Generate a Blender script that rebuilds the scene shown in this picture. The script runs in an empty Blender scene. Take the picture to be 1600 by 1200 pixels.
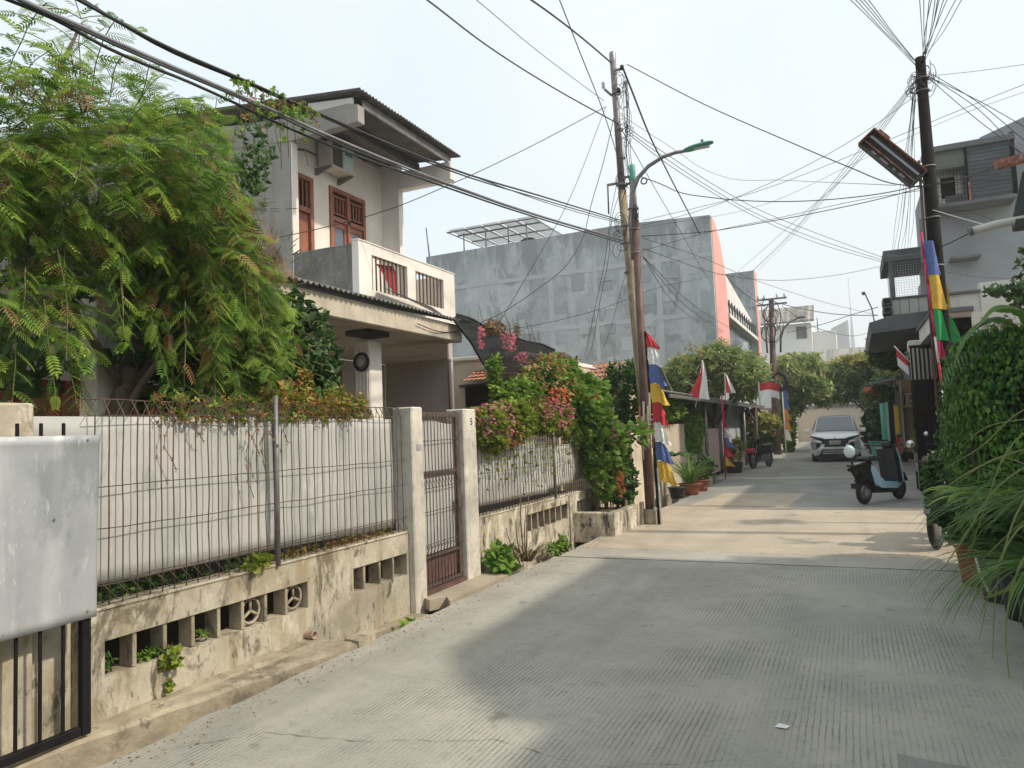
import bpy, math, random
import numpy as np
from mathutils import Vector, Matrix, Euler
# ---------------------------------------------------------------- camera, sky, sun, exposure
S = bpy.context.scene
COL = S.collection
cam_d = bpy.data.cameras.new("camera"); cam = bpy.data.objects.new("camera", cam_d); COL.objects.link(cam)
cam_d.sensor_width = 36.0; cam_d.lens = 36.0*1150/1600
cam_d.clip_start = 0.05; cam_d.clip_end = 3000
_R = ((0.90697029, 0.06252774, 0.41652752), (0.41944933, -0.04415256, -0.90670437), (-0.03830342, 0.99706611, -0.06627228))
cam.matrix_world = Matrix.Translation((0, 0, 1.55)) @ Matrix(_R).to_4x4()
S.camera = cam
W = bpy.data.worlds.new("World"); S.world = W; W.use_nodes = True
nt = W.node_tree; nt.nodes.clear()
sky = nt.nodes.new("ShaderNodeTexSky"); sky.sky_type = 'NISHITA'; sky.sun_disc = False
SUN_EL, SUN_AZ = math.radians(43), math.radians(87)       # sun over the right-hand houses
sky.sun_elevation = SUN_EL; sky.sun_rotation = SUN_AZ
sky.air_density = 1.1; sky.dust_density = 7.0; sky.ozone_density = 1.5
hz = nt.nodes.new("ShaderNodeMix"); hz.data_type = 'RGBA'; hz.inputs[0].default_value = 0.68
hz.inputs[7].default_value = (10.0, 10.5, 10.8, 1)            # even milky overcast veil in front of the blue
nt.links.new(sky.outputs[0], hz.inputs[6])
_tc = nt.nodes.new("ShaderNodeTexCoord"); _no = nt.nodes.new("ShaderNodeTexNoise"); _no.inputs["Scale"].default_value = 2.2; _no.inputs["Detail"].default_value = 4
_cr = nt.nodes.new("ShaderNodeValToRGB"); _cr.color_ramp.elements[0].position = 0.35; _cr.color_ramp.elements[1].position = 0.65
_cr.color_ramp.elements[0].color = (0.80, 0.93, 0.99, 1); _cr.color_ramp.elements[1].color = (0.93, 1.0, 1.01, 1)
_sc = nt.nodes.new("ShaderNodeVectorMath"); _sc.operation = 'SCALE'; _sc.inputs["Scale"].default_value = 10.4
nt.links.new(_tc.outputs["Generated"], _no.inputs["Vector"]); nt.links.new(_no.outputs["Fac"], _cr.inputs[0]); nt.links.new(_cr.outputs[0], _sc.inputs[0]); nt.links.new(_sc.outputs[0], hz.inputs[7])
bgn = nt.nodes.new("ShaderNodeBackground"); bgn.inputs[1].default_value = 0.117
wo = nt.nodes.new("ShaderNodeOutputWorld")
nt.links.new(hz.outputs[2], bgn.inputs[0]); nt.links.new(bgn.outputs[0], wo.inputs[0])
sd = bpy.data.lights.new("sun", 'SUN'); sun = bpy.data.objects.new("sun", sd); COL.objects.link(sun)
sd.energy = 3.4; sd.angle = math.radians(1.6); sd.color = (1.0, 0.89, 0.73)
_v = Vector((math.sin(SUN_AZ)*math.cos(SUN_EL), math.cos(SUN_AZ)*math.cos(SUN_EL), math.sin(SUN_EL)))
sun.rotation_euler = _v.to_track_quat('Z', 'Y').to_euler()
S.view_settings.view_transform = 'Standard'; S.view_settings.look = 'None'
S.view_settings.exposure = 0.15; S.view_settings.gamma = 1.0
S.view_settings.use_curve_mapping = False
try:
    S.cycles.max_bounces = 7; S.cycles.volume_bounces = 3; S.cycles.transparent_max_bounces = 12; S.cycles.use_denoising = True
except Exception: pass
rnd = random.Random(7)
PI = math.pi
# ---------------------------------------------------------------- materials
def _n(t, typ, **kw):
    n = t.nodes.new(typ)
    for k, v in kw.items(): setattr(n, k, v)
    return n
def c4(c): return (c[0], c[1], c[2], 1)
MATS = {}
def M(name, c1, c2=None, scale=4.0, rough=0.8, metal=0.0, bump=0.0, bscale=60.0, streak=None, mold=None, spec=0.4, alpha=None, mscale=None, mold2=None, top=None):
    """plain surface: two tones mixed by noise, optional vertical run-off streaks and patchy mould"""
    m = bpy.data.materials.new(name); m.use_nodes = True; MATS[name] = m
    t = m.node_tree; L = t.links.new
    b = t.nodes["Principled BSDF"]
    b.inputs["Roughness"].default_value = rough; b.inputs["Metallic"].default_value = metal
    b.inputs["Specular IOR Level"].default_value = spec
    tc = _n(t, "ShaderNodeTexCoord"); co = tc.outputs["Object"]
    c2 = c2 or tuple(x*0.78 for x in c1)
    no = _n(t, "ShaderNodeTexNoise"); no.inputs["Scale"].default_value = scale; no.inputs["Detail"].default_value = 7; no.inputs["Roughness"].default_value = 0.65
    L(co, no.inputs["Vector"])
    r = _n(t, "ShaderNodeValToRGB"); r.color_ramp.elements[0].position = 0.36; r.color_ramp.elements[1].position = 0.64
    r.color_ramp.elements[0].color = c4(c2); r.color_ramp.elements[1].color = c4(c1)
    L(no.outputs["Fac"], r.inputs[0]); out = r.outputs[0]
    def layer(fac, col, out):
        mx = _n(t, "ShaderNodeMix", data_type='RGBA'); L(fac, mx.inputs[0]); L(out, mx.inputs[6]); mx.inputs[7].default_value = c4(col)
        return mx.outputs[2]
    def thr(src, lo, hi, amt):
        mr = _n(t, "ShaderNodeMapRange"); mr.inputs[1].default_value = lo; mr.inputs[2].default_value = hi; mr.inputs[4].default_value = amt
        L(src, mr.inputs[0]); return mr.outputs[0]
    if streak:
        col, lo, amt = streak
        mp = _n(t, "ShaderNodeMapping"); mp.inputs["Scale"].default_value = mscale or (7, 7, 0.7); L(co, mp.inputs[0])
        n2 = _n(t, "ShaderNodeTexNoise"); n2.inputs["Scale"].default_value = 1.0; n2.inputs["Detail"].default_value = 5; L(mp.outputs[0], n2.inputs["Vector"])
        out = layer(thr(n2.outputs["Fac"], lo, lo+0.16, amt), col, out)
    if mold:
        col, lo, amt, sc = mold
        mp = _n(t, "ShaderNodeMapping"); mp.inputs["Scale"].default_value = (sc, sc, sc*0.55); L(co, mp.inputs[0])
        n3 = _n(t, "ShaderNodeTexNoise"); n3.inputs["Scale"].default_value = 1.0; n3.inputs["Detail"].default_value = 10; n3.inputs["Roughness"].default_value = 0.75; n3.inputs["Distortion"].default_value = 0.6
        L(mp.outputs[0], n3.inputs["Vector"])
        out = layer(thr(n3.outputs["Fac"], lo, lo+0.07, amt), col, out)
    if mold2:
        for col, lo, amt, sc, zs in mold2:
            mp = _n(t, "ShaderNodeMapping"); mp.inputs["Scale"].default_value = (sc, sc, sc*zs); mp.inputs["Location"].default_value = (3.1*sc, 1.7, .3); L(co, mp.inputs[0])
            n3 = _n(t, "ShaderNodeTexNoise"); n3.inputs["Scale"].default_value = 1.0; n3.inputs["Detail"].default_value = 9; n3.inputs["Roughness"].default_value = 0.7; n3.inputs["Distortion"].default_value = 0.3
            L(mp.outputs[0], n3.inputs["Vector"]); out = layer(thr(n3.outputs["Fac"], lo, lo+0.06, amt), col, out)
    if top:
        col, z0, z1, sc, amt = top          # rain streaks that fade downward from the wall's top edge
        sp = _n(t, "ShaderNodeSeparateXYZ"); L(co, sp.inputs[0]); g = thr(sp.outputs[2], z0, z1, 0.34)
        mp = _n(t, "ShaderNodeMapping"); mp.inputs["Scale"].default_value = (sc, sc, sc*.12); L(co, mp.inputs[0])
        n4 = _n(t, "ShaderNodeTexNoise"); n4.inputs["Scale"].default_value = 1.0; n4.inputs["Detail"].default_value = 6; n4.inputs["Distortion"].default_value = 0.5; L(mp.outputs[0], n4.inputs["Vector"])
        ad = _n(t, "ShaderNodeMath", operation='ADD'); L(n4.outputs["Fac"], ad.inputs[0]); L(g, ad.inputs[1])
        out = layer(thr(ad.outputs[0], 0.72, 0.82, amt), col, out)
    L(out, b.inputs["Base Color"])
    if bump:
        nb = _n(t, "ShaderNodeTexNoise"); nb.inputs["Scale"].default_value = bscale; nb.inputs["Detail"].default_value = 5; L(co, nb.inputs["Vector"])
        bp = _n(t, "ShaderNodeBump"); bp.inputs["Strength"].default_value = bump; bp.inputs["Distance"].default_value = 0.02
        L(nb.outputs["Fac"], bp.inputs["Height"]); L(bp.outputs[0], b.inputs["Normal"])
    if alpha is not None: b.inputs["Alpha"].default_value = alpha
    return m
def LEAF(name, stops, rough=0.5, trans=0.35):
    """leaf: tone varies from leaf to leaf, thin enough to let some light through"""
    m = bpy.data.materials.new(name); m.use_nodes = True; MATS[name] = m
    t = m.node_tree; L = t.links.new; b = t.nodes["Principled BSDF"]; b.inputs["Roughness"].default_value = rough
    b.inputs["Specular IOR Level"].default_value = 0.3
    oi = _n(t, "ShaderNodeObjectInfo"); geo = _n(t, "ShaderNodeNewGeometry")
    no = _n(t, "ShaderNodeTexNoise"); no.inputs["Scale"].default_value = 2.2; L(geo.outputs["Position"], no.inputs["Vector"])
    ad = _n(t, "ShaderNodeMath", operation='MULTIPLY_ADD'); L(oi.outputs["Random"], ad.inputs[0]); ad.inputs[1].default_value = 0.6
    mu = _n(t, "ShaderNodeMath", operation='MULTIPLY'); L(no.outputs["Fac"], mu.inputs[0]); mu.inputs[1].default_value = 0.4
    L(mu.outputs[0], ad.inputs[2])
    r = _n(t, "ShaderNodeValToRGB"); e = r.color_ramp.elements
    e[0].position, e[0].color = stops[0][0], c4(stops[0][1]); e[1].position, e[1].color = stops[-1][0], c4(stops[-1][1])
    for p, c in stops[1:-1]: x = e.new(p); x.color = c4(c)
    L(ad.outputs[0], r.inputs[0]); L(r.outputs[0], b.inputs["Base Color"])
    tr = _n(t, "ShaderNodeBsdfTranslucent"); L(r.outputs[0], tr.inputs[0])
    ms = _n(t, "ShaderNodeMixShader"); ms.inputs[0].default_value = trans
    L(b.outputs[0], ms.inputs[1]); L(tr.outputs[0], ms.inputs[2]); L(ms.outputs[0], t.nodes["Material Output"].inputs[0])
    return m
# ---------------------------------------------------------------- mesh building
class MB:
    def __init__(s): s.v = []; s.f = []; s.fl = set()
    def add(s, vs, fs, smooth=False):
        o = len(s.v); s.v += [tuple(v) for v in vs]
        if smooth: s.fl.update(range(len(s.f), len(s.f)+len(fs)))
        s.f += [tuple(o+i for i in f) for f in fs]; return s
    def box(s, x0, x1, y0, y1, z0, z1):
        vs = [(x, y, z) for z in (z0, z1) for y in (y0, y1) for x in (x0, x1)]
        return s.add(vs, [(0,2,3,1),(4,5,7,6),(0,1,5,4),(2,6,7,3),(0,4,6,2),(1,3,7,5)])
    def cbox(s, x0, x1, y0, y1, z0, z1, c=0.008):
        """box with chamfered edges"""
        X = (x0, x0+c, x1-c, x1); Y = (y0, y0+c, y1-c, y1); Z = (z0, z0+c, z1-c, z1)
        g = {}; vs = []
        def V(i, j, k):
            if (i, j, k) not in g: g[(i, j, k)] = len(vs); vs.append((X[i], Y[j], Z[k]))
            return g[(i, j, k)]
        fs = []
        for k in (0, 3): fs.append((V(1,1,k), V(2,1,k), V(2,2,k), V(1,2,k)))
        for j in (0, 3): fs.append((V(1,j,1), V(2,j,1), V(2,j,2), V(1,j,2)))
        for i in (0, 3): fs.append((V(i,1,1), V(i,2,1), V(i,2,2), V(i,1,2)))
        for j, J in ((1,0),(2,3)):
            for k, K in ((1,0),(2,3)): fs.append((V(1,J,k), V(2,J,k), V(2,j,K), V(1,j,K)))
            for i, I in ((1,0),(2,3)): fs.append((V(i,J,1), V(i,J,2), V(I,j,2), V(I,j,1)))
        for i, I in ((1,0),(2,3)):
            for k, K in ((1,0),(2,3)): fs.append((V(I,1,k), V(I,2,k), V(i,2,K), V(i,1,K)))
            for j, J in ((1,0),(2,3)):
                for k, K in ((1,0),(2,3)): fs.append((V(I,j,k), V(i,J,k), V(i,j,K)))
        return s.add(vs, fs)
    def tube(s, pts, r, n=8, cap=True, smooth=True):
        pts = [Vector(p) for p in pts]; R = r if isinstance(r, (list, tuple)) else [r]*len(pts)
        vs = []; up = Vector((0, 0, 1)); prev = None
        for i, p in enumerate(pts):
            d = (pts[min(i+1, len(pts)-1)] - pts[max(i-1, 0)])
            d = d.normalized() if d.length > 1e-9 else up
            if prev is None:
                a = d.cross(up)
                if a.length < 1e-3: a = d.cross(Vector((0, 1, 0)))
                a.normalize()
            else:
                a = prev - d*prev.dot(d)
                a = a.normalized() if a.length > 1e-6 else prev
            prev = a; b = d.cross(a)
            for k in range(n):
                t = 2*PI*k/n; vs.append(p + a*(math.cos(t)*R[i]) + b*(math.sin(t)*R[i]))
        fs = [(i*n+k, i*n+(k+1) % n, (i+1)*n+(k+1) % n, (i+1)*n+k) for i in range(len(pts)-1) for k in range(n)]
        s.add(vs, fs, smooth)
        if cap:
            o = len(s.v)-len(vs); s.f.append(tuple(o+k for k in range(n))[::-1]); s.f.append(tuple(o+(len(pts)-1)*n+k for k in range(n)))
        return s
    def lathe(s, prof, c=(0, 0, 0), n=16, axis='z'):
        vs = []; cx, cy, cz = c
        for r, z in prof:
            for k in range(n):
                t = 2*PI*k/n; a, b = r*math.cos(t), r*math.sin(t)
                vs.append({'z': (cx+a, cy+b, cz+z), 'x': (cx+z, cy+a, cz+b), 'y': (cx+a, cy+z, cz+b)}[axis])
        fs = [(i*n+k, i*n+(k+1) % n, (i+1)*n+(k+1) % n, (i+1)*n+k) for i in range(len(prof)-1) for k in range(n)]
        return s.add(vs, fs, True)
    def prism(s, poly, h, axis='x', at=0.0):
        """polygon (a,b) extruded by h along axis from at; x:(y,z) y:(x,z) z:(x,y)"""
        n = len(poly)
        def P(a, b, t): return {'x': (t, a, b), 'y': (a, t, b), 'z': (a, b, t)}[axis]
        vs = [P(a, b, at) for a, b in poly]+[P(a, b, at+h) for a, b in poly]
        return s.add(vs, [tuple(range(n))[::-1], tuple(range(n, 2*n))]+[(i, (i+1) % n, n+(i+1) % n, n+i) for i in range(n)])
    def torus(s, c, R, r, axis='x', n=24, m=8):
        pts = []
        for k in range(n+1):
            t = 2*PI*k/n; a, b = R*math.cos(t), R*math.sin(t)
            pts.append({'x': (c[0], c[1]+a, c[2]+b), 'y': (c[0]+a, c[1], c[2]+b), 'z': (c[0]+a, c[1]+b, c[2])}[axis])
        return s.tube(pts, r, m, cap=False)
    def grid(s, fn, nu, nv, smooth=True):
        vs = [fn(i/nu, j/nv) for i in range(nu+1) for j in range(nv+1)]
        return s.add(vs, [(i*(nv+1)+j, (i+1)*(nv+1)+j, (i+1)*(nv+1)+j+1, i*(nv+1)+j+1) for i in range(nu) for j in range(nv)], smooth)
    def mesh(s, name, off=(0, 0, 0)):
        me = bpy.data.meshes.new(name)
        me.from_pydata([(v[0]-off[0], v[1]-off[1], v[2]-off[2]) for v in s.v], [], s.f)
        if s.fl: me.polygons.foreach_set("use_smooth", [i in s.fl for i in range(len(s.f))])
        import bmesh
        bm = bmesh.new(); bm.from_mesh(me); bmesh.ops.recalc_face_normals(bm, faces=bm.faces); bm.to_mesh(me); bm.free()
        me.update(); return me
    def part(s, name, mat, parent=None, off=None, **kw):
        """link as one object; world coordinates unless off is given (local = v - off)"""
        if off is None: off = ROOT(parent) if parent else (0, 0, 0)
        me = s.mesh(name, off); me.materials.append(mat)
        return link(name, me, parent, **kw)
def ROOT(o):
    l = Vector((0, 0, 0))
    while o is not None: l += o.location; o = o.parent
    return l
def link(name, me, parent=None, loc=(0, 0, 0), rot=(0, 0, 0), scl=None, kind=None, label=None):
    o = bpy.data.objects.new(name, me); COL.objects.link(o)
    o.location = loc; o.rotation_euler = rot
    if scl: o.scale = scl
    if parent: o.parent = parent
    if kind: o["kind"] = kind
    if label: o["label"] = label
    return o
def tag(o, label, cat, group=None, kind=None):
    o["label"] = label; o["category"] = cat
    if group: o["group"] = group
    if kind: o["kind"] = kind
    return o
def thing(name, loc, label, cat, group=None, rotz=0):
    o = bpy.data.objects.new(name, None); COL.objects.link(o); o.location = loc; o.rotation_euler = (0, 0, rotz)
    o.empty_display_size = 0.2
    return tag(o, label, cat, group)
def struct(name, mb, mat, parent=None):
    o = mb.part(name, mat, parent)
    if parent is None: o["kind"] = "structure"
    return o
def copy_tree(o, parent=None):
    c = o.copy(); COL.objects.link(c); c.parent = parent
    for ch in list(o.children): copy_tree(ch, c)
    return c
def text(name, body, size, mat, parent, loc, rot, ext=0.002, label=None):
    cu = bpy.data.curves.new(name, 'FONT'); cu.body = body; cu.size = size; cu.align_x = 'CENTER'; cu.align_y = 'CENTER'; cu.extrude = ext
    cu.materials.append(mat)
    q = bpy.data.objects.new("lettering", cu); COL.objects.link(q); dg = bpy.context.evaluated_depsgraph_get()
    me = bpy.data.meshes.new_from_object(q.evaluated_get(dg)); COL.objects.unlink(q); bpy.data.objects.remove(q)
    if not me.materials: me.materials.append(mat)
    return link(name, me, parent, loc, rot)
# leaves spread with geometry nodes: one leaf mesh, thousands of places
_GN = {}
def scatter(name, leaf_me, pts, rots, scls, parent=None, **kw):
    root = ROOT(parent) if parent else Vector((0, 0, 0))
    me = bpy.data.meshes.new(name+"_points"); n = len(pts)
    P = np.array(pts, dtype=np.float32).reshape(n, 3) - np.array(root, dtype=np.float32)
    me.vertices.add(n); me.vertices.foreach_set("co", P.ravel())
    a = me.attributes.new("rot", 'FLOAT_VECTOR', 'POINT'); a.data.foreach_set("vector", np.array(rots, dtype=np.float32).ravel())
    a = me.attributes.new("scl", 'FLOAT', 'POINT'); a.data.foreach_set("value", np.array(scls, dtype=np.float32).ravel())
    o = link(name, me, parent, **kw); o['kind'] = 'stuff'
    key = leaf_me.name
    if key not in _GN:
        src = bpy.data.objects.new(key+"_leaf", leaf_me)
        g = bpy.data.node_groups.new("leaves_"+key, 'GeometryNodeTree')
        g.interface.new_socket("Geometry", in_out='INPUT', socket_type='NodeSocketGeometry'); g.interface.new_socket("Geometry", in_out='OUTPUT', socket_type='NodeSocketGeometry')
        gi = g.nodes.new("NodeGroupInput"); go = g.nodes.new("NodeGroupOutput")
        iop = g.nodes.new("GeometryNodeInstanceOnPoints"); ob = g.nodes.new("GeometryNodeObjectInfo"); ob.inputs["Object"].default_value = src
        ra = g.nodes.new("GeometryNodeInputNamedAttribute"); ra.data_type = 'FLOAT_VECTOR'; ra.inputs["Name"].default_value = "rot"
        sa = g.nodes.new("GeometryNodeInputNamedAttribute"); sa.data_type = 'FLOAT'; sa.inputs["Name"].default_value = "scl"
        er = g.nodes.new("FunctionNodeEulerToRotation")
        g.links.new(gi.outputs[0], iop.inputs["Points"]); g.links.new(ob.outputs["Geometry"], iop.inputs["Instance"])
        g.links.new(ra.outputs["Attribute"], er.inputs[0]); g.links.new(er.outputs[0], iop.inputs["Rotation"])
        g.links.new(sa.outputs["Attribute"], iop.inputs["Scale"]); g.links.new(iop.outputs[0], go.inputs[0])
        _GN[key] = g
    md = o.modifiers.new("leaves", 'NODES'); md.node_group = _GN[key]
    return o
def aim(d, roll):
    """euler that turns +X onto d, then rolls round it"""
    d = Vector(d).normalized()
    q = d.to_track_quat('X', 'Z')
    return tuple((q.to_matrix() @ Matrix.Rotation(roll, 3, 'X')).to_euler())
def leafmesh(name, mat, polys):
    me = bpy.data.meshes.new(name); vs = []; fs = []
    for p in polys:
        o = len(vs); vs += p; fs.append(tuple(range(o, o+len(p))))
    me.from_pydata(vs, [], fs); me.materials.append(mat); me.update(); return me
# ---------------------------------------------------------------- surfaces
MOLD = (0.055, 0.050, 0.040)
m_ground = M("bare_earth", (0.16, 0.13, 0.10), (0.09, 0.075, 0.055), 3, bump=0.4, bscale=25)
m_kerb = M("kerb_concrete", (0.42, 0.36, 0.26), (0.26, 0.22, 0.16), 5, bump=0.3, bscale=40, mold=(MOLD, 0.57, 0.7, 5), mold2=[((0.12, 0.10, 0.07), 0.55, 0.6, 3, 1)])
m_wall = M("stained_boundary_plaster", (0.50, 0.455, 0.365), (0.35, 0.305, 0.215), 3.2, bump=0.25, bscale=30, streak=((0.27, 0.20, 0.11), 0.52, 0.55), mold=((0.10, 0.085, 0.06), 0.545, 0.8, 2.4), mold2=[((0.60, 0.55, 0.44), 0.55, 0.7, 5, .5), ((0.07, 0.065, 0.045), 0.58, 0.85, 9, .45), ((0.20, 0.15, 0.08), 0.55, 0.5, 2.2, .35)])
m_wall2 = M("flaking_boundary_plaster", (0.56, 0.50, 0.40), (0.36, 0.31, 0.22), 4, bump=0.25, bscale=30, streak=((0.20, 0.17, 0.12), 0.50, 0.65), mold=(MOLD, 0.53, 0.85, 6), mold2=[((0.68, 0.62, 0.50), 0.52, 0.8, 4, .5), ((0.06, 0.055, 0.045), 0.56, 0.9, 14, .4)])
m_pillar = M("whitewashed_pillar", (0.66, 0.62, 0.54), (0.46, 0.43, 0.37), 5, bump=0.15, streak=((0.28, 0.24, 0.18), 0.57, 0.6), mold=(MOLD, 0.60, 0.7, 7), mold2=[((0.30, 0.27, 0.22), 0.56, 0.6, 14, .4)])
m_white = M("white_house_paint", (0.80, 0.76, 0.70), (0.68, 0.63, 0.57), 1.4, bump=0.08, streak=((0.42, 0.36, 0.30), 0.60, 0.5), mold=((0.2, 0.17, 0.14), 0.66, 0.5, 5))
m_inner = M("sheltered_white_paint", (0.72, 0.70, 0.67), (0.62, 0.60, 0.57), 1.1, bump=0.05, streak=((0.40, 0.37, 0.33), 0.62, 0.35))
m_grayplaster = M("bare_grey_plaster", (0.33, 0.31, 0.285), (0.22, 0.21, 0.195), 0.9, bump=0.15, streak=((0.18, 0.165, 0.14), 0.55, 0.65), mold=((0.10, 0.09, 0.075), 0.62, 0.55, 2.2))
m_darkplaster = M("mouldy_grey_plaster", (0.27, 0.26, 0.24), (0.13, 0.13, 0.12), 1.6, bump=0.25, streak=((0.07, 0.07, 0.065), 0.5, 0.6), mold=((0.42, 0.40, 0.36), 0.6, 0.7, 7))
m_beam = M("cream_fascia_plaster", (0.60, 0.53, 0.43), (0.42, 0.37, 0.29), 2.2, bump=0.15, streak=((0.13, 0.11, 0.09), 0.585, 0.75), mscale=(12, 12, 1.3))
m_asbestos = M("weathered_fibre_roof", (0.20, 0.19, 0.18), (0.09, 0.09, 0.09), 5, bump=0.2, mold=(MOLD, 0.58, 0.6, 6))
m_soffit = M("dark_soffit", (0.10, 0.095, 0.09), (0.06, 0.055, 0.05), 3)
m_teak = M("varnished_red_wood", (0.33, 0.13, 0.075), (0.22, 0.08, 0.045), 5, rough=0.5, streak=((0.12, 0.045, 0.03), 0.55, 0.5), mscale=(14, 14, 1))
m_glass = M("tinted_window_glass", (0.10, 0.13, 0.16), (0.07, 0.09, 0.11), 1, rough=0.12, spec=0.7)
m_dark = M("unlit_room_dark", (0.025, 0.014, 0.013), (0.015, 0.01, 0.01), 2, rough=0.8, spec=0.1)
m_purple = M("shade_mauve_wall", (0.47, 0.41, 0.41), (0.40, 0.35, 0.35), 0.8, streak=((0.24, 0.2, 0.2), 0.6, 0.35))  # mauve tint paints the carport's shade colour into this wall
m_bar = M("rusted_wire", (0.12, 0.085, 0.065), (0.055, 0.04, 0.035), 15, rough=0.75, bump=0.1)
m_blackpaint = M("black_iron_paint", (0.018, 0.016, 0.018), (0.010, 0.009, 0.010), 8, rough=0.7, spec=0.12)
m_sheet = M("pale_backing_sheet", (0.51, 0.495, 0.475), (0.42, 0.415, 0.395), 0.9, rough=0.55, bump=0.1, bscale=4, streak=((0.30, 0.33, 0.31), 0.52, 0.6), mscale=(3, 3, 0.9), mold2=[((0.22, 0.27, 0.23), 0.56, 0.55, 1.1, .5), ((0.62, 0.60, 0.57), 0.58, 0.6, 2.2, .3)])
m_zinc = M("dull_zinc_sheet", (0.46, 0.48, 0.50), (0.33, 0.35, 0.37), 1.6, rough=0.42, metal=0.25, bump=0.3, bscale=5, streak=((0.62, 0.64, 0.65), 0.53, 0.6), mscale=(6, 6, 0.5), mold2=[((0.24, 0.26, 0.28), 0.55, 0.6, 1.6, .4), ((0.30, 0.24, 0.18), 0.64, 0.5, 9, .5), ((0.66, 0.68, 0.70), 0.60, 0.5, 26, .3)])
m_redtile = M("red_floor_tile", (0.15, 0.08, 0.07), (0.09, 0.05, 0.045), 6, rough=0.6)
m_steelpole = M("rust_brown_pole_paint", (0.15, 0.085, 0.07), (0.09, 0.05, 0.045), 5, rough=0.55, bump=0.15, streak=((0.035, 0.03, 0.03), 0.55, 0.5))
m_conpole = M("lichened_concrete_pole", (0.40, 0.34, 0.23), (0.24, 0.19, 0.13), 7, bump=0.3, streak=((0.16, 0.10, 0.06), 0.53, 0.6), mscale=(25, 25, 1.2))
m_galv = M("grey_galvanised_steel", (0.24, 0.225, 0.23), (0.15, 0.14, 0.145), 8, rough=0.5, metal=0.4)
m_green = M("green_lamp_paint", (0.08, 0.36, 0.26), (0.06, 0.26, 0.19), 6, rough=0.4)
m_lens = M("lamp_lens", (0.55, 0.60, 0.58), (0.45, 0.5, 0.48), 5, rough=0.2)
m_cable = M("black_cable_sheath", (0.035, 0.035, 0.04), (0.02, 0.02, 0.022), 5, rough=0.55)
m_cablegrey = M("aluminium_cable", (0.32, 0.32, 0.34), (0.2, 0.2, 0.21), 5, rough=0.4, metal=0.5)
m_cablewhite = M("white_cable", (0.6, 0.6, 0.58), (0.5, 0.5, 0.48), 5)
m_bluegrey = M("grey_party_wall", (0.42, 0.46, 0.475), (0.30, 0.335, 0.35), 0.8, bump=0.1, bscale=8, streak=((0.50, 0.53, 0.54), 0.50, 0.75), mold=((0.22, 0.245, 0.255), 0.52, 0.7, 0.9), mscale=(1.3, 1.3, 0.22), mold2=[((0.24, 0.265, 0.275), 0.60, 0.6, 3.0, .6), ((0.55, 0.59, 0.60), 0.56, 0.5, 1.6, .6)], top=((0.24, 0.255, 0.26), 6.9, 8.9, 2.4, 0.75))
m_patch = M("darker_cement_patch", (0.24, 0.265, 0.275), (0.20, 0.22, 0.23), 2)
m_patch2 = M("paler_cement_patch", (0.45, 0.485, 0.50), (0.39, 0.425, 0.44), 2)
m_patch = M("darker_cement_patch", (0.33, 0.36, 0.375), (0.29, 0.32, 0.335), 2)
m_pink = M("salmon_pink_paint", (0.78, 0.38, 0.34), (0.70, 0.33, 0.30), 1, streak=((0.6, 0.25, 0.22), 0.6, 0.4))
m_tile = M("clay_roof_tile", (0.42, 0.17, 0.09), (0.24, 0.10, 0.06), 9, bump=0.2, mold=(MOLD, 0.6, 0.6, 9))
m_cream = M("cream_wall_paint", (0.62, 0.54, 0.42), (0.50, 0.43, 0.33), 1.5, bump=0.1, streak=((0.36, 0.30, 0.22), 0.57, 0.6))
m_yellow = M("yellow_ochre_stain", (0.5, 0.4, 0.2))
m_terra = M("terracotta", (0.34, 0.12, 0.07), (0.24, 0.085, 0.05), 8, rough=0.7)
m_blackpot = M("black_plastic_pot", (0.03, 0.033, 0.037), (0.02, 0.02, 0.022), 6, rough=0.45)
m_rubber = M("tyre_rubber", (0.022, 0.022, 0.024), (0.015, 0.015, 0.016), 10, rough=0.7)
m_red = M("red_cloth", (0.56, 0.045, 0.05), (0.42, 0.03, 0.04), 9, rough=0.75)
m_whitecloth = M("white_cloth", (0.78, 0.77, 0.76), (0.68, 0.67, 0.67), 6, rough=0.8)
m_blue = M("blue_cloth", (0.12, 0.18, 0.42), (0.08, 0.12, 0.31), 9, rough=0.75)
m_yellowc = M("yellow_cloth", (0.74, 0.48, 0.07), (0.60, 0.37, 0.05), 9, rough=0.75)
m_greenc = M("green_cloth", (0.03, 0.36, 0.10), (0.02, 0.28, 0.08), 6, rough=0.75)
m_magenta = M("crimson_cloth", (0.55, 0.04, 0.14), (0.45, 0.03, 0.1), 6, rough=0.75)
m_bark = M("bark", (0.16, 0.12, 0.085), (0.09, 0.07, 0.05), 14, bump=0.5, bscale=30)
m_twig = M("green_twig", (0.16, 0.15, 0.06), (0.10, 0.10, 0.045), 14)
# leaves
G_tree = LEAF("feathery_leaf", [(0.22, (0.05, 0.13, 0.025)), (0.5, (0.15, 0.29, 0.042)), (0.78, (0.36, 0.48, 0.075))], trans=0.45)
G_treelime = LEAF("sunlit_feathery_leaf", [(0.2, (0.18, 0.34, 0.045)), (0.8, (0.42, 0.56, 0.10))], trans=0.45)
G_dead = LEAF("dead_leaf", [(0.2, (0.20, 0.10, 0.04)), (0.8, (0.38, 0.20, 0.08))], trans=0.2)
G_vine = LEAF("vine_leaf", [(0.15, (0.07, 0.16, 0.03)), (0.55, (0.17, 0.31, 0.045)), (0.9, (0.34, 0.46, 0.08))], trans=0.42)
G_lime = LEAF("lime_leaf", [(0.1, (0.12, 0.20, 0.03)), (0.6, (0.26, 0.32, 0.04)), (0.95, (0.40, 0.40, 0.08))], trans=0.4)
G_darkleaf = LEAF("dark_glossy_leaf", [(0.1, (0.028, 0.068, 0.018)), (0.6, (0.06, 0.13, 0.032)), (0.95, (0.10, 0.18, 0.05))], trans=0.25, rough=0.4)
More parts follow.
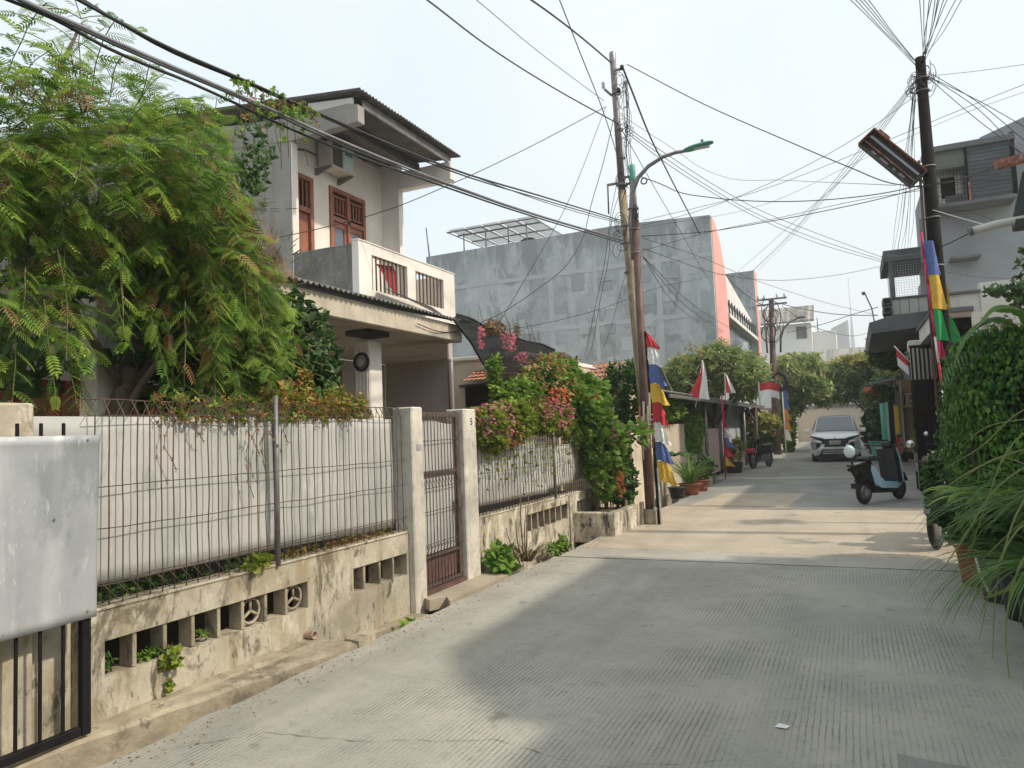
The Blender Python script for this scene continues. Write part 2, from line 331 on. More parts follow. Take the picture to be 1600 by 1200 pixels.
G_ficus = LEAF("creeping_fig_leaf", [(0.2, (0.03, 0.10, 0.022)), (0.55, (0.095, 0.23, 0.038)), (0.85, (0.23, 0.40, 0.065))], trans=0.3, rough=0.45)
G_mango = LEAF("olive_leaf", [(0.2, (0.11, 0.18, 0.06)), (0.5, (0.26, 0.34, 0.12)), (0.8, (0.50, 0.53, 0.22))], trans=0.5, rough=0.4)
G_croton = LEAF("croton_leaf", [(0.15, (0.12, 0.20, 0.03)), (0.5, (0.34, 0.30, 0.06)), (0.9, (0.50, 0.22, 0.08))], trans=0.3)
G_yellowbush = LEAF("yellow_leaf", [(0.1, (0.20, 0.26, 0.05)), (0.6, (0.42, 0.40, 0.12)), (0.95, (0.60, 0.50, 0.25))], trans=0.3)
G_blade = LEAF("grass_blade", [(0.1, (0.06, 0.14, 0.03)), (0.6, (0.13, 0.24, 0.05)), (0.9, (0.28, 0.36, 0.10))], trans=0.35)
G_fl_pink = LEAF("pink_bract", [(0.2, (0.60, 0.14, 0.22)), (0.8, (0.74, 0.34, 0.38))], trans=0.35)
G_fl_red = LEAF("orange_red_bract", [(0.2, (0.72, 0.13, 0.06)), (0.8, (0.85, 0.27, 0.14))], trans=0.35)
# road: brushed concrete with fine grooves running along the street
def road_material(name, c1, c2, groove):
    m = bpy.data.materials.new(name); m.use_nodes = True; t = m.node_tree; L = t.links.new; b = t.nodes["Principled BSDF"]
    b.inputs["Roughness"].default_value = 0.85; b.inputs["Specular IOR Level"].default_value = 0.3
    tc = _n(t, "ShaderNodeTexCoord"); co = tc.outputs["Object"]
    def noise(sc, det, rough=0.6, src=co, dist=0.0):
        n = _n(t, "ShaderNodeTexNoise"); n.inputs["Scale"].default_value = sc; n.inputs["Detail"].default_value = det; n.inputs["Roughness"].default_value = rough
        n.inputs["Distortion"].default_value = dist; L(src, n.inputs["Vector"]); return n.outputs["Fac"]
    def mr(src, a, bb, lo=0.0, hi=1.0):
        x = _n(t, "ShaderNodeMapRange"); x.inputs[1].default_value = a; x.inputs[2].default_value = bb; x.inputs[3].default_value = lo; x.inputs[4].default_value = hi; L(src, x.inputs[0]); return x.outputs[0]
    def mix(f, a, col):
        x = _n(t, "ShaderNodeMix", data_type='RGBA'); L(f, x.inputs[0]); L(a, x.inputs[6]); x.inputs[7].default_value = c4(col); return x.outputs[2]
    def math2(op, a, bb):
        x = _n(t, "ShaderNodeMath", operation=op)
        for i, q in enumerate((a, bb)):
            if isinstance(q, (int, float)): x.inputs[i].default_value = q
            else: L(q, x.inputs[i])
        return x.outputs[0]
    r = _n(t, "ShaderNodeValToRGB"); r.color_ramp.elements[0].position = 0.38; r.color_ramp.elements[1].position = 0.62
    r.color_ramp.elements[0].color = c4(c2); r.color_ramp.elements[1].color = c4(c1)
    L(noise(0.9, 8, 0.62), r.inputs[0]); col = r.outputs[0]
    mp = _n(t, "ShaderNodeMapping"); mp.inputs["Scale"].default_value = (1.5, 0.10, 1); L(co, mp.inputs[0])
    col = mix(mr(noise(1.3, 4, 0.6, mp.outputs[0]), 0.5, 0.75, 0, 0.45), col, tuple(x*0.62 for x in c2))
    col = mix(mr(noise(14, 6, 0.7), 0.52, 0.72, 0, 0.5), col, tuple(x*0.6 for x in c2))       # speckle
    col = mix(mr(noise(60, 3, 0.7), 0.55, 0.7, 0, 0.4), col, tuple(min(1, x*1.35) for x in c1))
    col = mix(mr(noise(2.3, 3, 0.5), 0.68, 0.74, 0, 0.5), col, (0.10, 0.095, 0.085))      # old oil and damp spots
    if groove:
        sp = _n(t, "ShaderNodeSeparateXYZ"); L(co, sp.inputs[0])
        wob = _n(t, "ShaderNodeMath", operation='MULTIPLY_ADD'); L(noise(3.0, 3), wob.inputs[0]); wob.inputs[1].default_value = 0.016; L(sp.outputs[0], wob.inputs[2])
        sn = math2('SINE', math2('MULTIPLY', wob.outputs[0], 2*PI/0.031), 0)
        wear = mr(noise(0.8, 7, 0.7, co, 0.6), 0.42, 0.60)
        g = math2('MULTIPLY', mr(sn, 0.45, 1.0), wear)
        brk = math2('MULTIPLY', g, mr(noise(9, 3, 0.6), 0.35, 0.6, 0.35, 1.0))
        col = mix(math2('MULTIPLY', brk, groove), col, (0.075, 0.075, 0.07))
        bp = _n(t, "ShaderNodeBump"); bp.inputs["Strength"].default_value = 0.5; bp.inputs["Distance"].default_value = 0.004; bp.invert = True
        L(brk, bp.inputs["Height"])
        b2 = _n(t, "ShaderNodeBump"); b2.inputs["Strength"].default_value = 0.25; b2.inputs["Distance"].default_value = 0.01
        L(noise(45, 5, 0.7), b2.inputs["Height"]); L(bp.outputs[0], b2.inputs["Normal"]); L(b2.outputs[0], b.inputs["Normal"])
    else:
        b2 = _n(t, "ShaderNodeBump"); b2.inputs["Strength"].default_value = 0.3; b2.inputs["Distance"].default_value = 0.012
        L(noise(35, 6, 0.7), b2.inputs["Height"]); L(b2.outputs[0], b.inputs["Normal"])
    L(col, b.inputs["Base Color"]); return m
m_road = road_material("tined_concrete", (0.40, 0.38, 0.33), (0.305, 0.295, 0.255), 0.70)
m_road2 = road_material("tined_concrete_beyond", (0.47, 0.405, 0.32), (0.385, 0.33, 0.26), 0.22)
m_road3 = road_material("worn_grey_concrete", (0.31, 0.305, 0.28), (0.245, 0.24, 0.22), 0.12)
m_strip = road_material("smooth_concrete_band", (0.43, 0.40, 0.345), (0.34, 0.32, 0.28), 0)
m_apron = road_material("rough_apron_concrete", (0.42, 0.36, 0.275), (0.31, 0.265, 0.20), 0)
m_crack = M("crack_dirt", (0.12, 0.11, 0.095), (0.06, 0.055, 0.05), 9)
# ================================================================ THE SETTING
struct("ground", MB().add([(-1500, -300, -0.5), (1500, -300, -0.5), (1500, 2500, -0.5), (-1500, 2500, -0.5)], [(0, 1, 2, 3)]), m_ground)
XL = -3.46
def slab(name, x0, x1, y0, y1, mat, z=0.0, jag=0.0, seed=1):
    r = random.Random(seed); n = int((y1-y0)/0.25)+1; mb = MB()
    L_ = [(x0 + (r.uniform(-jag, jag) if jag else 0), y0+(y1-y0)*i/n) for i in range(n+1)]
    poly = L_+[(x1, y1), (x1, y0)]
    mb.prism(poly, 0.45, 'z', z-0.45); return struct(name, mb, mat)
slab("road", XL, 3.4, -8, 8.60, m_road, 0, 0.03, 2)
slab("road", -3.40, 3.4, 8.615, 9.27, m_strip, 0.004, 0.02, 3)
slab("road", -3.42, 3.4, 9.285, 14.5, m_road2, 0, 0.02, 4)
slab("road", -3.40, 3.4, 14.512, 21.6, m_road3, 0, 0.02, 5)
slab("road", -3.7, 3.4, 21.612, 22.5, m_strip, 0.003, 0, 6)
slab("road", -3.9, 4.5, 22.512, 64, m_road3, 0, 0, 7)
slab("yard_ground", 3.41, 14, -8, 64, m_apron, 0.0)
slab("yard_ground", -18, -4.03, -3, 62, m_apron, -0.02)
# hairline cracks and worn repairs on the near slab
def crack(pts, w=0.006, seed=1):
    r = random.Random(seed); mb = MB(); P = []
    for (x0, y0), (x1, y1) in zip(pts, pts[1:]):
        n = max(2, int(math.hypot(x1-x0, y1-y0)/0.05))
        for i in range(n): P.append((x0+(x1-x0)*i/n+r.uniform(-.012, .012), y0+(y1-y0)*i/n+r.uniform(-.012, .012)))
    vs = []; fs = []
    for i, (x, y) in enumerate(P):
        ww = w*r.uniform(0.12, 1.0)**1.5; vs += [(x, y-ww/2, 0.0042), (x, y+ww/2, 0.0042)]
        if i: fs.append((2*i-2, 2*i, 2*i+1, 2*i-1))
    mb.add(vs, fs); return struct("road_crack", mb, m_crack)
crack([(-2.95, 3.10), (-2.4, 3.18), (-1.75, 3.42), (-1.2, 3.30), (-0.5, 3.62)], 0.006, 3)
crack([(-3.3, 2.75), (-2.95, 3.10)], 0.007, 4)
crack([(-3.4, 9.29), (-1.2, 9.275), (1.2, 9.285)], 0.020, 5)
crack([(-3.4, 8.61), (-1.2, 8.612), (1.2, 8.605)], 0.022, 6)
crack([(-3.3, 14.5), (0, 14.52), (2, 14.5)], 0.03, 8)
crack([(0.55, 9.3), (0.78, 11.0), (0.9, 12.4)], 0.012, 9)
def rpatch(pts, mat, z, seed):
    r = random.Random(seed); P = []
    for (a, b), (c, d) in zip(pts, pts[1:]+pts[:1]):
        for i in range(8): P.append((a+(c-a)*i/8+r.uniform(-.012, .012), b+(d-b)*i/8+r.uniform(-.012, .012), z))
    return struct("road_patch", MB().add(P, [tuple(range(len(P)))]), mat)
m_rpatch = road_material("darker_repair_concrete", (0.26, 0.255, 0.235), (0.21, 0.205, 0.19), 0.1)
rpatch([(.10, 3.9), (1.2, 3.75), (1.2, 2.7), (-.02, 2.7)], m_rpatch, .004, 1)
rpatch([(-3.0, 14.6), (-1.2, 14.6), (-1.0, 17.2), (-2.7, 17.3)], m_road2, .004, 4)
# kerb along the near wall
kb = MB()
def kx(y): return -3.80+.10*max(0, y-2.0) if y < 2.6 else (-3.74+.16*(y-2.6) if y < 3.4 else -3.612+.15*(y-3.4))
def kf(u, v):
    y = 1.2+3.36*u; xo = kx(y); w_ = xo+3.868
    pr = [(0, .050), (.30, .048), (.34, .030), (.40, .028), (.44, .042), (.85, .040), (1.0, .022), (1.02, -.2)]
    i = min(7, int(round(v*7))); return (-3.868+w_*pr[i][0], y, pr[i][1]+.004*math.sin(13*y+i)*(i < 7))
kb.grid(kf, 40, 7, False); kb.add([kf(1, i/7) for i in range(8)]+[(-3.868, 4.56, -.2)], [(8, 0, 1, 2, 3, 4, 5, 6, 7)])
k_ = struct("kerb", kb, m_kerb)
kb = MB(); kb.add([(-3.60, 4.565, -0.3), (-3.41, 4.565, -0.3), (-3.43, 4.565, 0.05), (-3.56, 4.565, 0.06),
                   (-3.60, 4.90, -0.3), (-3.42, 4.82, -0.3), (-3.45, 4.80, 0.045), (-3.57, 4.86, 0.055)],
                  [(0, 1, 2, 3), (4, 7, 6, 5), (1, 5, 6, 2), (2, 6, 7, 3), (0, 3, 7, 4)])
struct("kerb", kb, m_kerb)
# apron in front of the small gate, with its broken corner over the drain
ap = MB(); ap.prism([(-3.868, 6.14), (-3.70, 6.02), (-3.62, 6.20), (-3.50, 6.05), (XL-0.045, 6.22), (XL-0.045, 7.35), (-3.60, 7.55), (-3.868, 7.42)], 0.10, 'z', -0.085)
struct("gate_apron", ap, m_apron)
ap = MB(); ap.prism([(-3.868, 4.95), (-3.80, 5.1), (-3.72, 5.75), (-3.60, 5.95), (-3.80, 5.98), (-3.868, 6.0)], 0.10, 'z', -0.20)
struct("broken_drain_cover", ap, m_kerb)
ap = MB(); ap.prism([(-3.93, 6.17), (-3.805, 6.17), (-3.805, 6.96), (-3.93, 6.96)], 0.05, 'z', 0.0); struct("gate_threshold", ap, m_redtile)
# ================================================================ NEAR LEFT BOUNDARY
XF, XB = -3.87, -4.02
def bwall(name, y0, y1, ztop, holes, mat, label, mull, rings=(), zb=-0.42):
    t = thing(name, (-3.945, (y0+y1)/2, 0), label, "wall")
    mb = MB(); ys = [y0]
    for a, b, z0, z1 in holes:
        mb.box(XB, XF, ys[-1], a, zb, ztop); mb.box(XB, XF, a, b, zb, z0); mb.box(XB, XF, a, b, z1, ztop); ys.append(b)
    mb.box(XB, XF, ys[-1], y1, zb, ztop)
    mb.part("wall", mat, t)
    cp = MB(); cp.cbox(XB-0.012, XF+0.010, y0+0.002, y1-0.002, ztop+0.001, ztop+0.022, 0.006); cp.part("coping", mat, t)
    for y, z0, z1 in mull:
        MB().cbox(XB+0.02, XF-0.012, y-0.014, y+0.014, z0+0.001, z1-0.001, 0.004).part("vent_post", m_kerb, t)
    for y, zc, rr in rings:
        g = MB().torus((XF-0.05, y, zc), rr, 0.011, 'x', 22, 6)
        for a in (90, 210, 330):
            a = math.radians(a); g.tube([(XF-0.05, y, zc), (XF-0.05, y+rr*math.cos(a), zc+rr*math.sin(a))], 0.011, 6)
        g.part("vent_ring", m_kerb, t)
    return t
w1 = bwall("boundary_wall", 2.70, 5.945, 0.645, [(2.84, 4.53, 0.275, 0.475), (5.10, 5.915, 0.265, 0.465)], m_wall,
      "yellow stained low boundary wall under the wire fence, with ring shaped vent blocks",
      [(3.04, .275, .475), (3.25, .275, .475), (3.46, .275, .475), (3.67, .275, .475), (3.88, .275, .475), (4.10, .275, .475), (4.31, .275, .475),
       (5.27, .265, .465), (5.50, .265, .465), (5.71, .265, .465)], [(3.985, .375, .085), (4.42, .375, .085)])
w2 = bwall("boundary_wall", 7.285, 11.75, 0.60, [(8.70, 10.20, 0.27, 0.49), (10.62, 11.40, 0.26, 0.48)], m_wall2,
      "flaking mouldy low wall under the flowering hedge beyond the small gate",
      [(8.9+0.215*i, .27, .49) for i in range(6)] + [(10.78+0.155*i, .26, .48) for i in range(4)])
MB().cbox(XF+0.001, XF+0.03, 10.25, 10.42, -0.4, 0.60, .006).part("pier", m_wall2, w2)
MB().cbox(XF+0.001, XF+0.03, 7.9, 8.0, -0.4, 0.0, .006).part("pier", m_wall2, w2)
# drain pipe stub
t = thing("drain_pipe", (XF, 4.50, 0.085), "short pinkish pipe stub poking from the stained wall below its last ring vent", "pipe")
mb = MB(); mb.lathe([(0.030, 0), (0.030, 0.075), (0.034, 0.077), (0.034, 0.085), (0.026, 0.085), (0.026, 0.0)], (XF, 4.50, 0.085), 16, 'x'); mb.part("pipe", M("old_pvc", (0.5, 0.36, 0.3), (0.34, 0.25, 0.2), 20), t)
MB().lathe([(0.0, 0.02), (0.0258, 0.02)], (XF, 4.50, 0.085), 16, 'x').part("bore", m_dark, t)
def wirefence(y0, y1, n, posts, label, zb=0.67, zt=1.83, x=-3.875, skip=None):
    t = thing("wire_fence", (x, (y0+y1)/2, zb), label, "fence")
    r = random.Random(int(y0*10)); cx, cy = x, (y0+y1)/2
    variants = []
    for k in range(4):
        b = MB(); pts = [(0, 0, 0.0)]
        for i in range(1, 7): pts.append((r.uniform(-.004, .004), r.uniform(-.006, .006), (zt-zb-.08)*i/6))
        pts += [(-0.05, 0.0, zt-zb)]
        b.tube(pts, 0.0042, 5); me = b.mesh("bar"); me.materials.append(m_bar); variants.append(me)
    for i in range(n):
        y = y0+(y1-y0)*(i+0.5)/n
        if skip and skip(y): continue
        link("bar", variants[r.randrange(4)], t, (0, y-cy+r.uniform(-.006, .006), 0), (r.uniform(-.012, .012), 0, 0))
    for z, rr in ((zb+.02, .0035), (zb+.115, .0035), (zb+.135, .003), (1.10, .0032), (1.335, .0032), (zt-.09, .003)):
        pts = [(x+.005, y0+(y1-y0)*i/14, z+r.uniform(-.005, .005)) for i in range(15)]
        MB().tube(pts, rr, 5).part("rail", m_bar, t)
    pts = [(x-.05, y0+(y1-y0)*i/14, zt+r.uniform(-.006, .006)) for i in range(15)]; MB().tube(pts, .0042, 5).part("rail", m_bar, t)
    tr = MB(); trt = MB()
    for i in range(n):
        a = y0+(y1-y0)*i/n; b = y0+(y1-y0)*(i+1)/n
        tr.tube([(x+.006, a, zb+.12), (x+.012, b, zb+.02)], .003, 4)
        trt.tube([(x-.002, a, zt-.09), (x-.05, b, zt)], .003, 4)
    tr.part("truss_wire", m_bar, t, kind="stuff"); trt.part("truss_wire", m_bar, t, kind="stuff")
    for y in posts: MB().tube([(x+.02, y, zb-.02), (x+.022, y-.002, zt+.06)], .018, 10).part("post", m_galv, t)
    return t
wirefence(2.74, 5.93, 36, [4.20], "rusty wire mesh fence of thin bars on the yellow stained wall")
wirefence(7.30, 11.7, 50, [9.72], "wire mesh fence half hidden by blossoms beyond the small gate", zb=0.625, zt=1.72)
# pale sheets behind the bars
def wavy_sheet(name, y0, y1, z0, z1, x, label, cat, mat, group=None, tilt=0.0, amp=0.006, zb2=None, zt2=None):
    r = random.Random(int(y0*100)); ph = r.uniform(0, 6)
    def fn(u, v):
        zb = z0+((zb2 if zb2 is not None else z0)-z0)*u; zt = z1+((zt2 if zt2 is not None else z1)-z1)*u
        return (x+amp*math.sin(9*u+ph)+amp*.7*math.sin(5*v+ph+3*u)+tilt*v, y0+(y1-y0)*u, zb+(zt-zb)*v)
    mb = MB().grid(fn, 24, 10); o = mb.part(name, mat); 
    md = o.modifiers.new("thickness", 'SOLIDIFY'); md.thickness = 0.003
    return tag(o, label, cat, group)
wavy_sheet("backing_sheet", 2.30, 4.28, 0.79, 1.735, -3.935, "pale stained flat sheet behind the wire fence bars, next to the zinc sheet", "sheet", m_sheet, zb2=.76)
wavy_sheet("backing_sheet", 4.25, 5.80, 0.76, 1.73, -3.922, "pale flat sheet behind the wire fence, reaching the white gate pillar", "sheet", m_sheet, zb2=.72, zt2=1.72)
wavy_sheet("backing_sheet", 7.38, 9.6, 0.72, 1.45, -3.95, "whitish sheet behind the far wire fence under the pink blossoms", "sheet", m_sheet, zb2=.70, amp=.02)
wavy_sheet("backing_sheet", 9.62, 11.5, 0.72, 1.35, -3.955, "curled whitish sheet behind the far wire fence by the leafy climber", "sheet", m_sheet, zb2=.8, amp=.03)
# gate pillars
def pillar(y0, y1, x0, x1, z, label, mat=m_pillar):
    t = thing("gate_pillar", ((x0+x1)/2, (y0+y1)/2, 0), label, "pillar")
    MB().cbox(x0, x1, y0, y1, -0.3, z, 0.012).part("shaft", mat, t)
    return t
p1 = pillar(5.955, 6.155, -4.02, -3.80, 1.835, "whitewashed square pillar left of the narrow barred gate")
p2 = pillar(6.985, 7.275, -4.02, -3.80, 1.83, "whitewashed square pillar with a faded 5, right of the narrow barred gate")
m_ink = M("faded_black_ink", (0.03, 0.03, 0.035), (0.05, 0.05, 0.055), 20)
text("house_number", "5", 0.11, m_ink, p2, (0.1125, 0.03, 1.69), (PI/2, 0, PI/2))
MB().cbox(-3.799, -3.792, 6.03, 6.09, 1.42, 1.48, .002).part("meter_tag", m_zinc, p1)
p3 = pillar(2.06, 2.44, -4.22, -3.86, 1.80, "blotchy concrete gate pillar behind the top of the zinc sheet", m_wall)
# narrow gate
g = thing("small_gate", (-3.87, 6.57, 0), "narrow wire bar gate with white sheet behind it between whitewashed pillars", "gate")
gb = MB().tube([(0, 0, 0), (0.002, 0.003, 0.9), (0, 0, 1.72)], .0045, 5).mesh("bar"); gb.materials.append(m_bar)
for i in range(12): link("bar", gb, g, (0.012, -0.36+0.064*i, 0.075), (0, 0, 0))
for z0, z1 in ((0.06, 0.095), (0.345, 0.375), (1.165, 1.20), (1.74, 1.79)): MB().cbox(-3.885, -3.858, 6.17, 6.965, z0, z1, .004).part("frame_rail", m_bar, g)
for y0, y1 in ((6.165, 6.19), (6.905, 6.97)): MB().cbox(-3.89, -3.853, y0, y1, 0.055, 1.80, .004).part("frame_stile", m_bar, g)
for z in (0.48, 0.80, 1.03, 1.50): MB().tube([(-3.855, 6.18, z), (-3.853, 6.95, z+.01)], .004, 5).part("rail", m_bar, g)
z_ = MB()
for i in range(12):
    a, b = 6.18+.064*i, 6.18+.064*(i+1)
    z_.tube([(-3.852, a, 1.16), (-3.84, b, 1.04)], .003, 4).tube([(-3.852, a, .40), (-3.83, b, .50)], .003, 4).tube([(-3.852, a, 1.73), (-3.86, b, 1.79)], .003, 4)
z_.part("truss_wire", m_bar, g, kind="stuff")
MB().grid(lambda u, v: (-3.90+.004*math.sin(7*u+4*v), 6.20+.70*u, 1.19+(.50+.02*math.sin(5*u))*v), 8, 6).part("white_sheet", m_sheet, g)
MB().grid(lambda u, v: (-3.90+.004*math.sin(5*u+3*v), 6.20+.70*u, .38+.75*v), 8, 6).part("white_sheet", m_sheet, g)
MB().box(-3.90, -3.895, 6.195, 6.90, 0.10, 0.34).part("kick_plate", m_redtile, g)
MB().cbox(-3.85, -3.83, 6.87, 6.95, .78, .90, .003).part("latch", m_bar, g)
# sliding gate with its zinc sheet at the left edge
g = thing("sliding_gate", (-3.75, 1.4, 0), "black barred sliding gate with a dented zinc sheet, at the end of the stained wall", "gate")
MB().cbox(-3.775, -3.735, 2.615, 2.665, 0.06, 1.60, .004).part("frame_post", m_blackpaint, g)
MB().cbox(-3.775, -3.735, 0.2, 2.61, 0.065, 0.11, .004).part("frame_rail", m_blackpaint, g)
MB().cbox(-3.775, -3.735, 0.2, 2.61, 1.52, 1.56, .004).part("frame_rail", m_blackpaint, g)
bm_ = MB().cbox(-.006, .006, -.008, .008, 0, 1.58, .002).mesh("bar"); bm_.materials.append(m_blackpaint)
for i in range(18): link("bar", bm_, g, (0, 2.52-0.118*i-1.4, 0.111))
def zf(u, v):
    y = 0.2+2.485*u; z = 0.66+.965*v
    return (-3.722+.006*math.sin(3*y+2*z)+.005*math.sin(8*y)*math.cos(4*z)+.004*math.exp(-((y*4.2) % 1-.5)**2*60)+(.012 if v > .97 else 0), y+.02*v*(u > .99), z+.0*u)
zs = MB().grid(zf, 160, 20).part("zinc_sheet", m_zinc, g)
zs.modifiers.new("thickness", 'SOLIDIFY').thickness = 0.002
for y, z in ((2.63, 1.60), (2.1, 1.585), (2.63, .70), (2.2, .69), (2.45, 1.2), (2.1, 1.2)): MB().lathe([(0, .008), (.005, .006), (.006, 0)], (-3.716, y, z), 8, 'x').part("screw", m_galv, g)
sp = thing("garden_wall", (-4.0, 1.3, 0), "streaked ochre wall panel behind the black sliding gate", "wall")
MB().box(-4.05, -3.95, -1.5, 2.699, -0.3, 1.62).part("wall", m_wall, sp)
# rusted iron spikes on top of the panel
for y in (2.30, 2.42, 2.54, 2.64): MB().cbox(-3.99, -3.978, y, y+.012, 1.62, 1.74, .002).part("spike", m_blackpaint, sp)
# planter kerb at the pole
bed = thing("vent_dark_fill", (-4.5, 5, 0), "added dark mass that makes the vents of the stained wall read as shaded", "filler")  # added block, near black so the wall vents look shaded inside
MB().box(-5.2, -4.10, 2.5, 5.95, -.3, .60).box(-5.2, -4.10, 7.3, 11.6, -.3, .55).part("soil", M("vent_shade_colour", (.035, .03, .024), (.02, .017, .014), 9), bed, kind="stuff")
pl = MB(); pl.cbox(-3.34, -3.20, 10.5, 11.66, -.1, .335, .012); pl.cbox(-3.86, -3.345, 10.35, 10.49, -.1, .34, .012); pl.cbox(-3.34, -3.2, 10.35, 10.495, -.1, .333, .012)
t = thing("planter_wall", (-3.4, 11, 0), "low stained concrete planter edge beside the brown lamp post", "planter"); pl.part("edge", m_wall2, t)
MB().box(-3.86, -3.345, 10.5, 11.66, -.1, .28).part("soil", m_ground, t)
MB().cbox(-3.20, -3.15, 11.69, 11.80, -.1, .36, .01).part("end_post", m_kerb, t)
# ================================================================ THE GREY HOUSE WITH THE BALCONY
H = thing("balcony_house", (-7.5, 9.0, 0), "two storey grey and white house with a balcony and corrugated carport roof", "house")
YS, YN = 8.87, 11.62
def part(name, mb, mat, **kw): return mb.part(name, mat, H, **kw)
part("side_wall", MB().prism([(-7.76, 3.2), (-16, 3.2), (-16, 7.55), (-7.76, 6.64)], .15, 'y', YS), m_grayplaster)
part("side_wall", MB().prism([(-7.56, 3.2), (-16, 3.2), (-16, 7.75), (-7.56, 6.85)], .15, 'y', YN), m_inner)
part("corner_strip", MB().cbox(-7.757, -7.735, YS+.01, YS+.148, 3.5, 6.30, .003), m_white)
# recessed front wall with door and window openings
XW = -7.95
fw = MB(); zt = 6.70
for y0, y1, z0, z1 in ((9.021, 9.03, 3.5, zt), (9.03, 9.62, 5.92, zt), (9.62, 10.04, 3.5, zt), (10.04, 11.06, 5.94, zt), (10.04, 11.06, 3.5, 4.30), (11.06, YN-.001, 3.5, zt)): fw.box(XW-.12, XW, y0, y1, z0, z1)
part("front_wall", fw, m_white)
part("back_room_dark", MB().box(XW-.6, XW-.5, 9.1, 11.5, 3.5, 6.5), m_dark)
# door
d = part("door_frame", MB().cbox(XW-.10, XW+.03, 9.53, 9.615, 3.6, 5.915, .006).cbox(XW-.10, XW+.03, 9.031, 9.529, 5.84, 5.915, .006).cbox(XW-.10, XW+.03, 9.031, 9.529, 5.30, 5.38, .006), m_teak)
MB().cbox(XW-.07, XW-.03, 9.035, 9.525, 3.6, 5.295, .004).part("door_leaf", m_teak, d)
for z0, z1 in ((4.55, 5.15), (3.8, 4.4)): MB().cbox(XW-.029, XW-.012, 9.14, 9.45, z0, z1, .006).part("door_panel", m_teak, d)
bl = MB().cbox(-.015, .015, -.012, .012, 0, .44, .003).mesh("baluster"); bl.materials.append(m_teak)
for i in range(5): link("baluster", bl, d, (XW-.02+7.5, 9.10+.095*i-9.0, 5.39))
# window
w = part("window_frame", MB().cbox(XW-.08, XW+.035, 10.045, 10.12, 4.305, 5.935, .006).cbox(XW-.08, XW+.035, 10.98, 11.055, 4.305, 5.935, .006)
         .cbox(XW-.08, XW+.035, 10.121, 10.979, 5.86, 5.935, .006).cbox(XW-.08, XW+.035, 10.121, 10.979, 5.34, 5.42, .006).cbox(XW-.08, XW+.035, 10.515, 10.585, 4.305, 5.859, .006), m_teak)
for y0 in (10.125, 10.59):
    MB().cbox(XW-.05, XW+.0, y0, y0+.06, 4.31, 5.335, .004).cbox(XW-.05, XW+.0, y0+.325, y0+.385, 4.31, 5.335, .004).cbox(XW-.05, XW+.0, y0+.061, y0+.324, 5.24, 5.335, .004).cbox(XW-.05, XW, y0+.061, y0+.324, 4.31, 4.42, .004).part("sash", m_teak, w)
    MB().box(XW-.03, XW-.02, y0+.061, y0+.324, 4.42, 5.24).part("pane", m_glass, w)
    MB().box(XW-.07, XW-.06, y0, y0+.385, 5.42, 5.86).part("pane", m_dark, w)
    MB().cbox(XW-.04, XW+.0, y0, y0+.385, 5.47, 5.50, .003).cbox(XW-.04, XW, y0, y0+.385, 5.78, 5.81, .003).part("transom_rail", m_teak, w)
    for i in range(4): 
        MB().cbox(XW-.035, XW-.005, y0+.05+.085*i, y0+.075+.085*i, 5.501, 5.779, .003).part("baluster", m_teak, w)
# roof beams, soffit, fascia, corrugated roof
part("roof_beam", MB().prism([(-6.44, 6.30), (-6.44, 6.56), (-6.62, 6.61), (-7.755, 6.63), (-16, 7.5), (-16, 7.1), (-7.755, 6.26)], .16, 'y', YS-.012), m_grayplaster)
part("roof_beam", MB().cbox(-7.555, -6.40, YN-.02, YN+.15, 6.22, 6.58, .02), m_inner)
part("gable_board", MB().prism([(-6.55, 6.60), (-6.55, 6.70), (-7.4, 6.80), (-7.4, 6.64)], .03, 'y', YS+.02), m_inner)
part("soffit", MB().prism([(-6.50, 6.60), (-6.50, 6.615), (-7.94, 6.76), (-7.94, 6.745)], YN-YS-.2, 'y', YS+.16), m_soffit)
part("soffit_beam", MB().cbox(-7.2, -7.05, YS+.16, YN-.03, 6.50, 6.64, .01), m_soffit)
part("fascia_board", MB().cbox(-6.49, -6.455, YS+.15, YN+.10, 6.56, 6.70, .006), m_asbestos)
def corrugated(x0, z0, x1, z1, y0, y1, pitch, amp, nx=10, sheets=1, sag=None):
    out = []
    Ls = (y1-y0)/sheets
    for s_ in range(sheets):
        a = y0+Ls*s_; n = max(6, int(Ls/pitch*8))
        def fn(u, v, a=a):
            y = a+(Ls+.03)*v; x = x0+(x1-x0)*u; z = z0+(z1-z0)*u+amp*math.sin(2*PI*y/pitch)+.004*(s_ % 2)
            if sag: z += sag(x, y)
            return (x, y, z)
        out.append(MB().grid(fn, nx, n))
    return out
for mb in corrugated(-6.33, 6.745, -16.5, 7.93, YS-.09, YN+.24, .085, .016, 3, 3):
    o = part("roof_sheet", mb, m_asbestos); o.modifiers.new("thickness", 'SOLIDIFY').thickness = .008
# balcony
part("balcony_floor", MB().box(-7.94, -6.61, YS+.13, YN+.10, 3.42, 3.60), m_inner)
part("balcony_side", MB().cbox(-7.73, -6.622, YS, YS+.12, 3.45, 4.47, .01), m_darkplaster)
bf = MB(); bx0, bx1 = -6.62, -6.50
for y0, y1, z0, z1 in ((YS, 9.20, 3.40, 4.50), (9.20, 10.19, 3.40, 3.80), (9.20, 10.19, 4.345, 4.50), (10.19, 10.44, 3.4, 4.50), (10.44, 11.37, 3.4, 3.80), (10.44, 11.37, 4.33, 4.5), (11.37, 11.78, 3.4, 4.50)): bf.box(bx0, bx1, y0, y1, z0, z1)
part("balcony_front", bf, m_white)
part("balcony_coping", MB().cbox(bx0-.012, bx1+.012, YS-.008, 11.79, 4.501, 4.525, .006), m_white)
part("balcony_return", MB().cbox(-7.55, -6.621, 11.68, 11.78, 3.4, 4.49, .01), m_white)
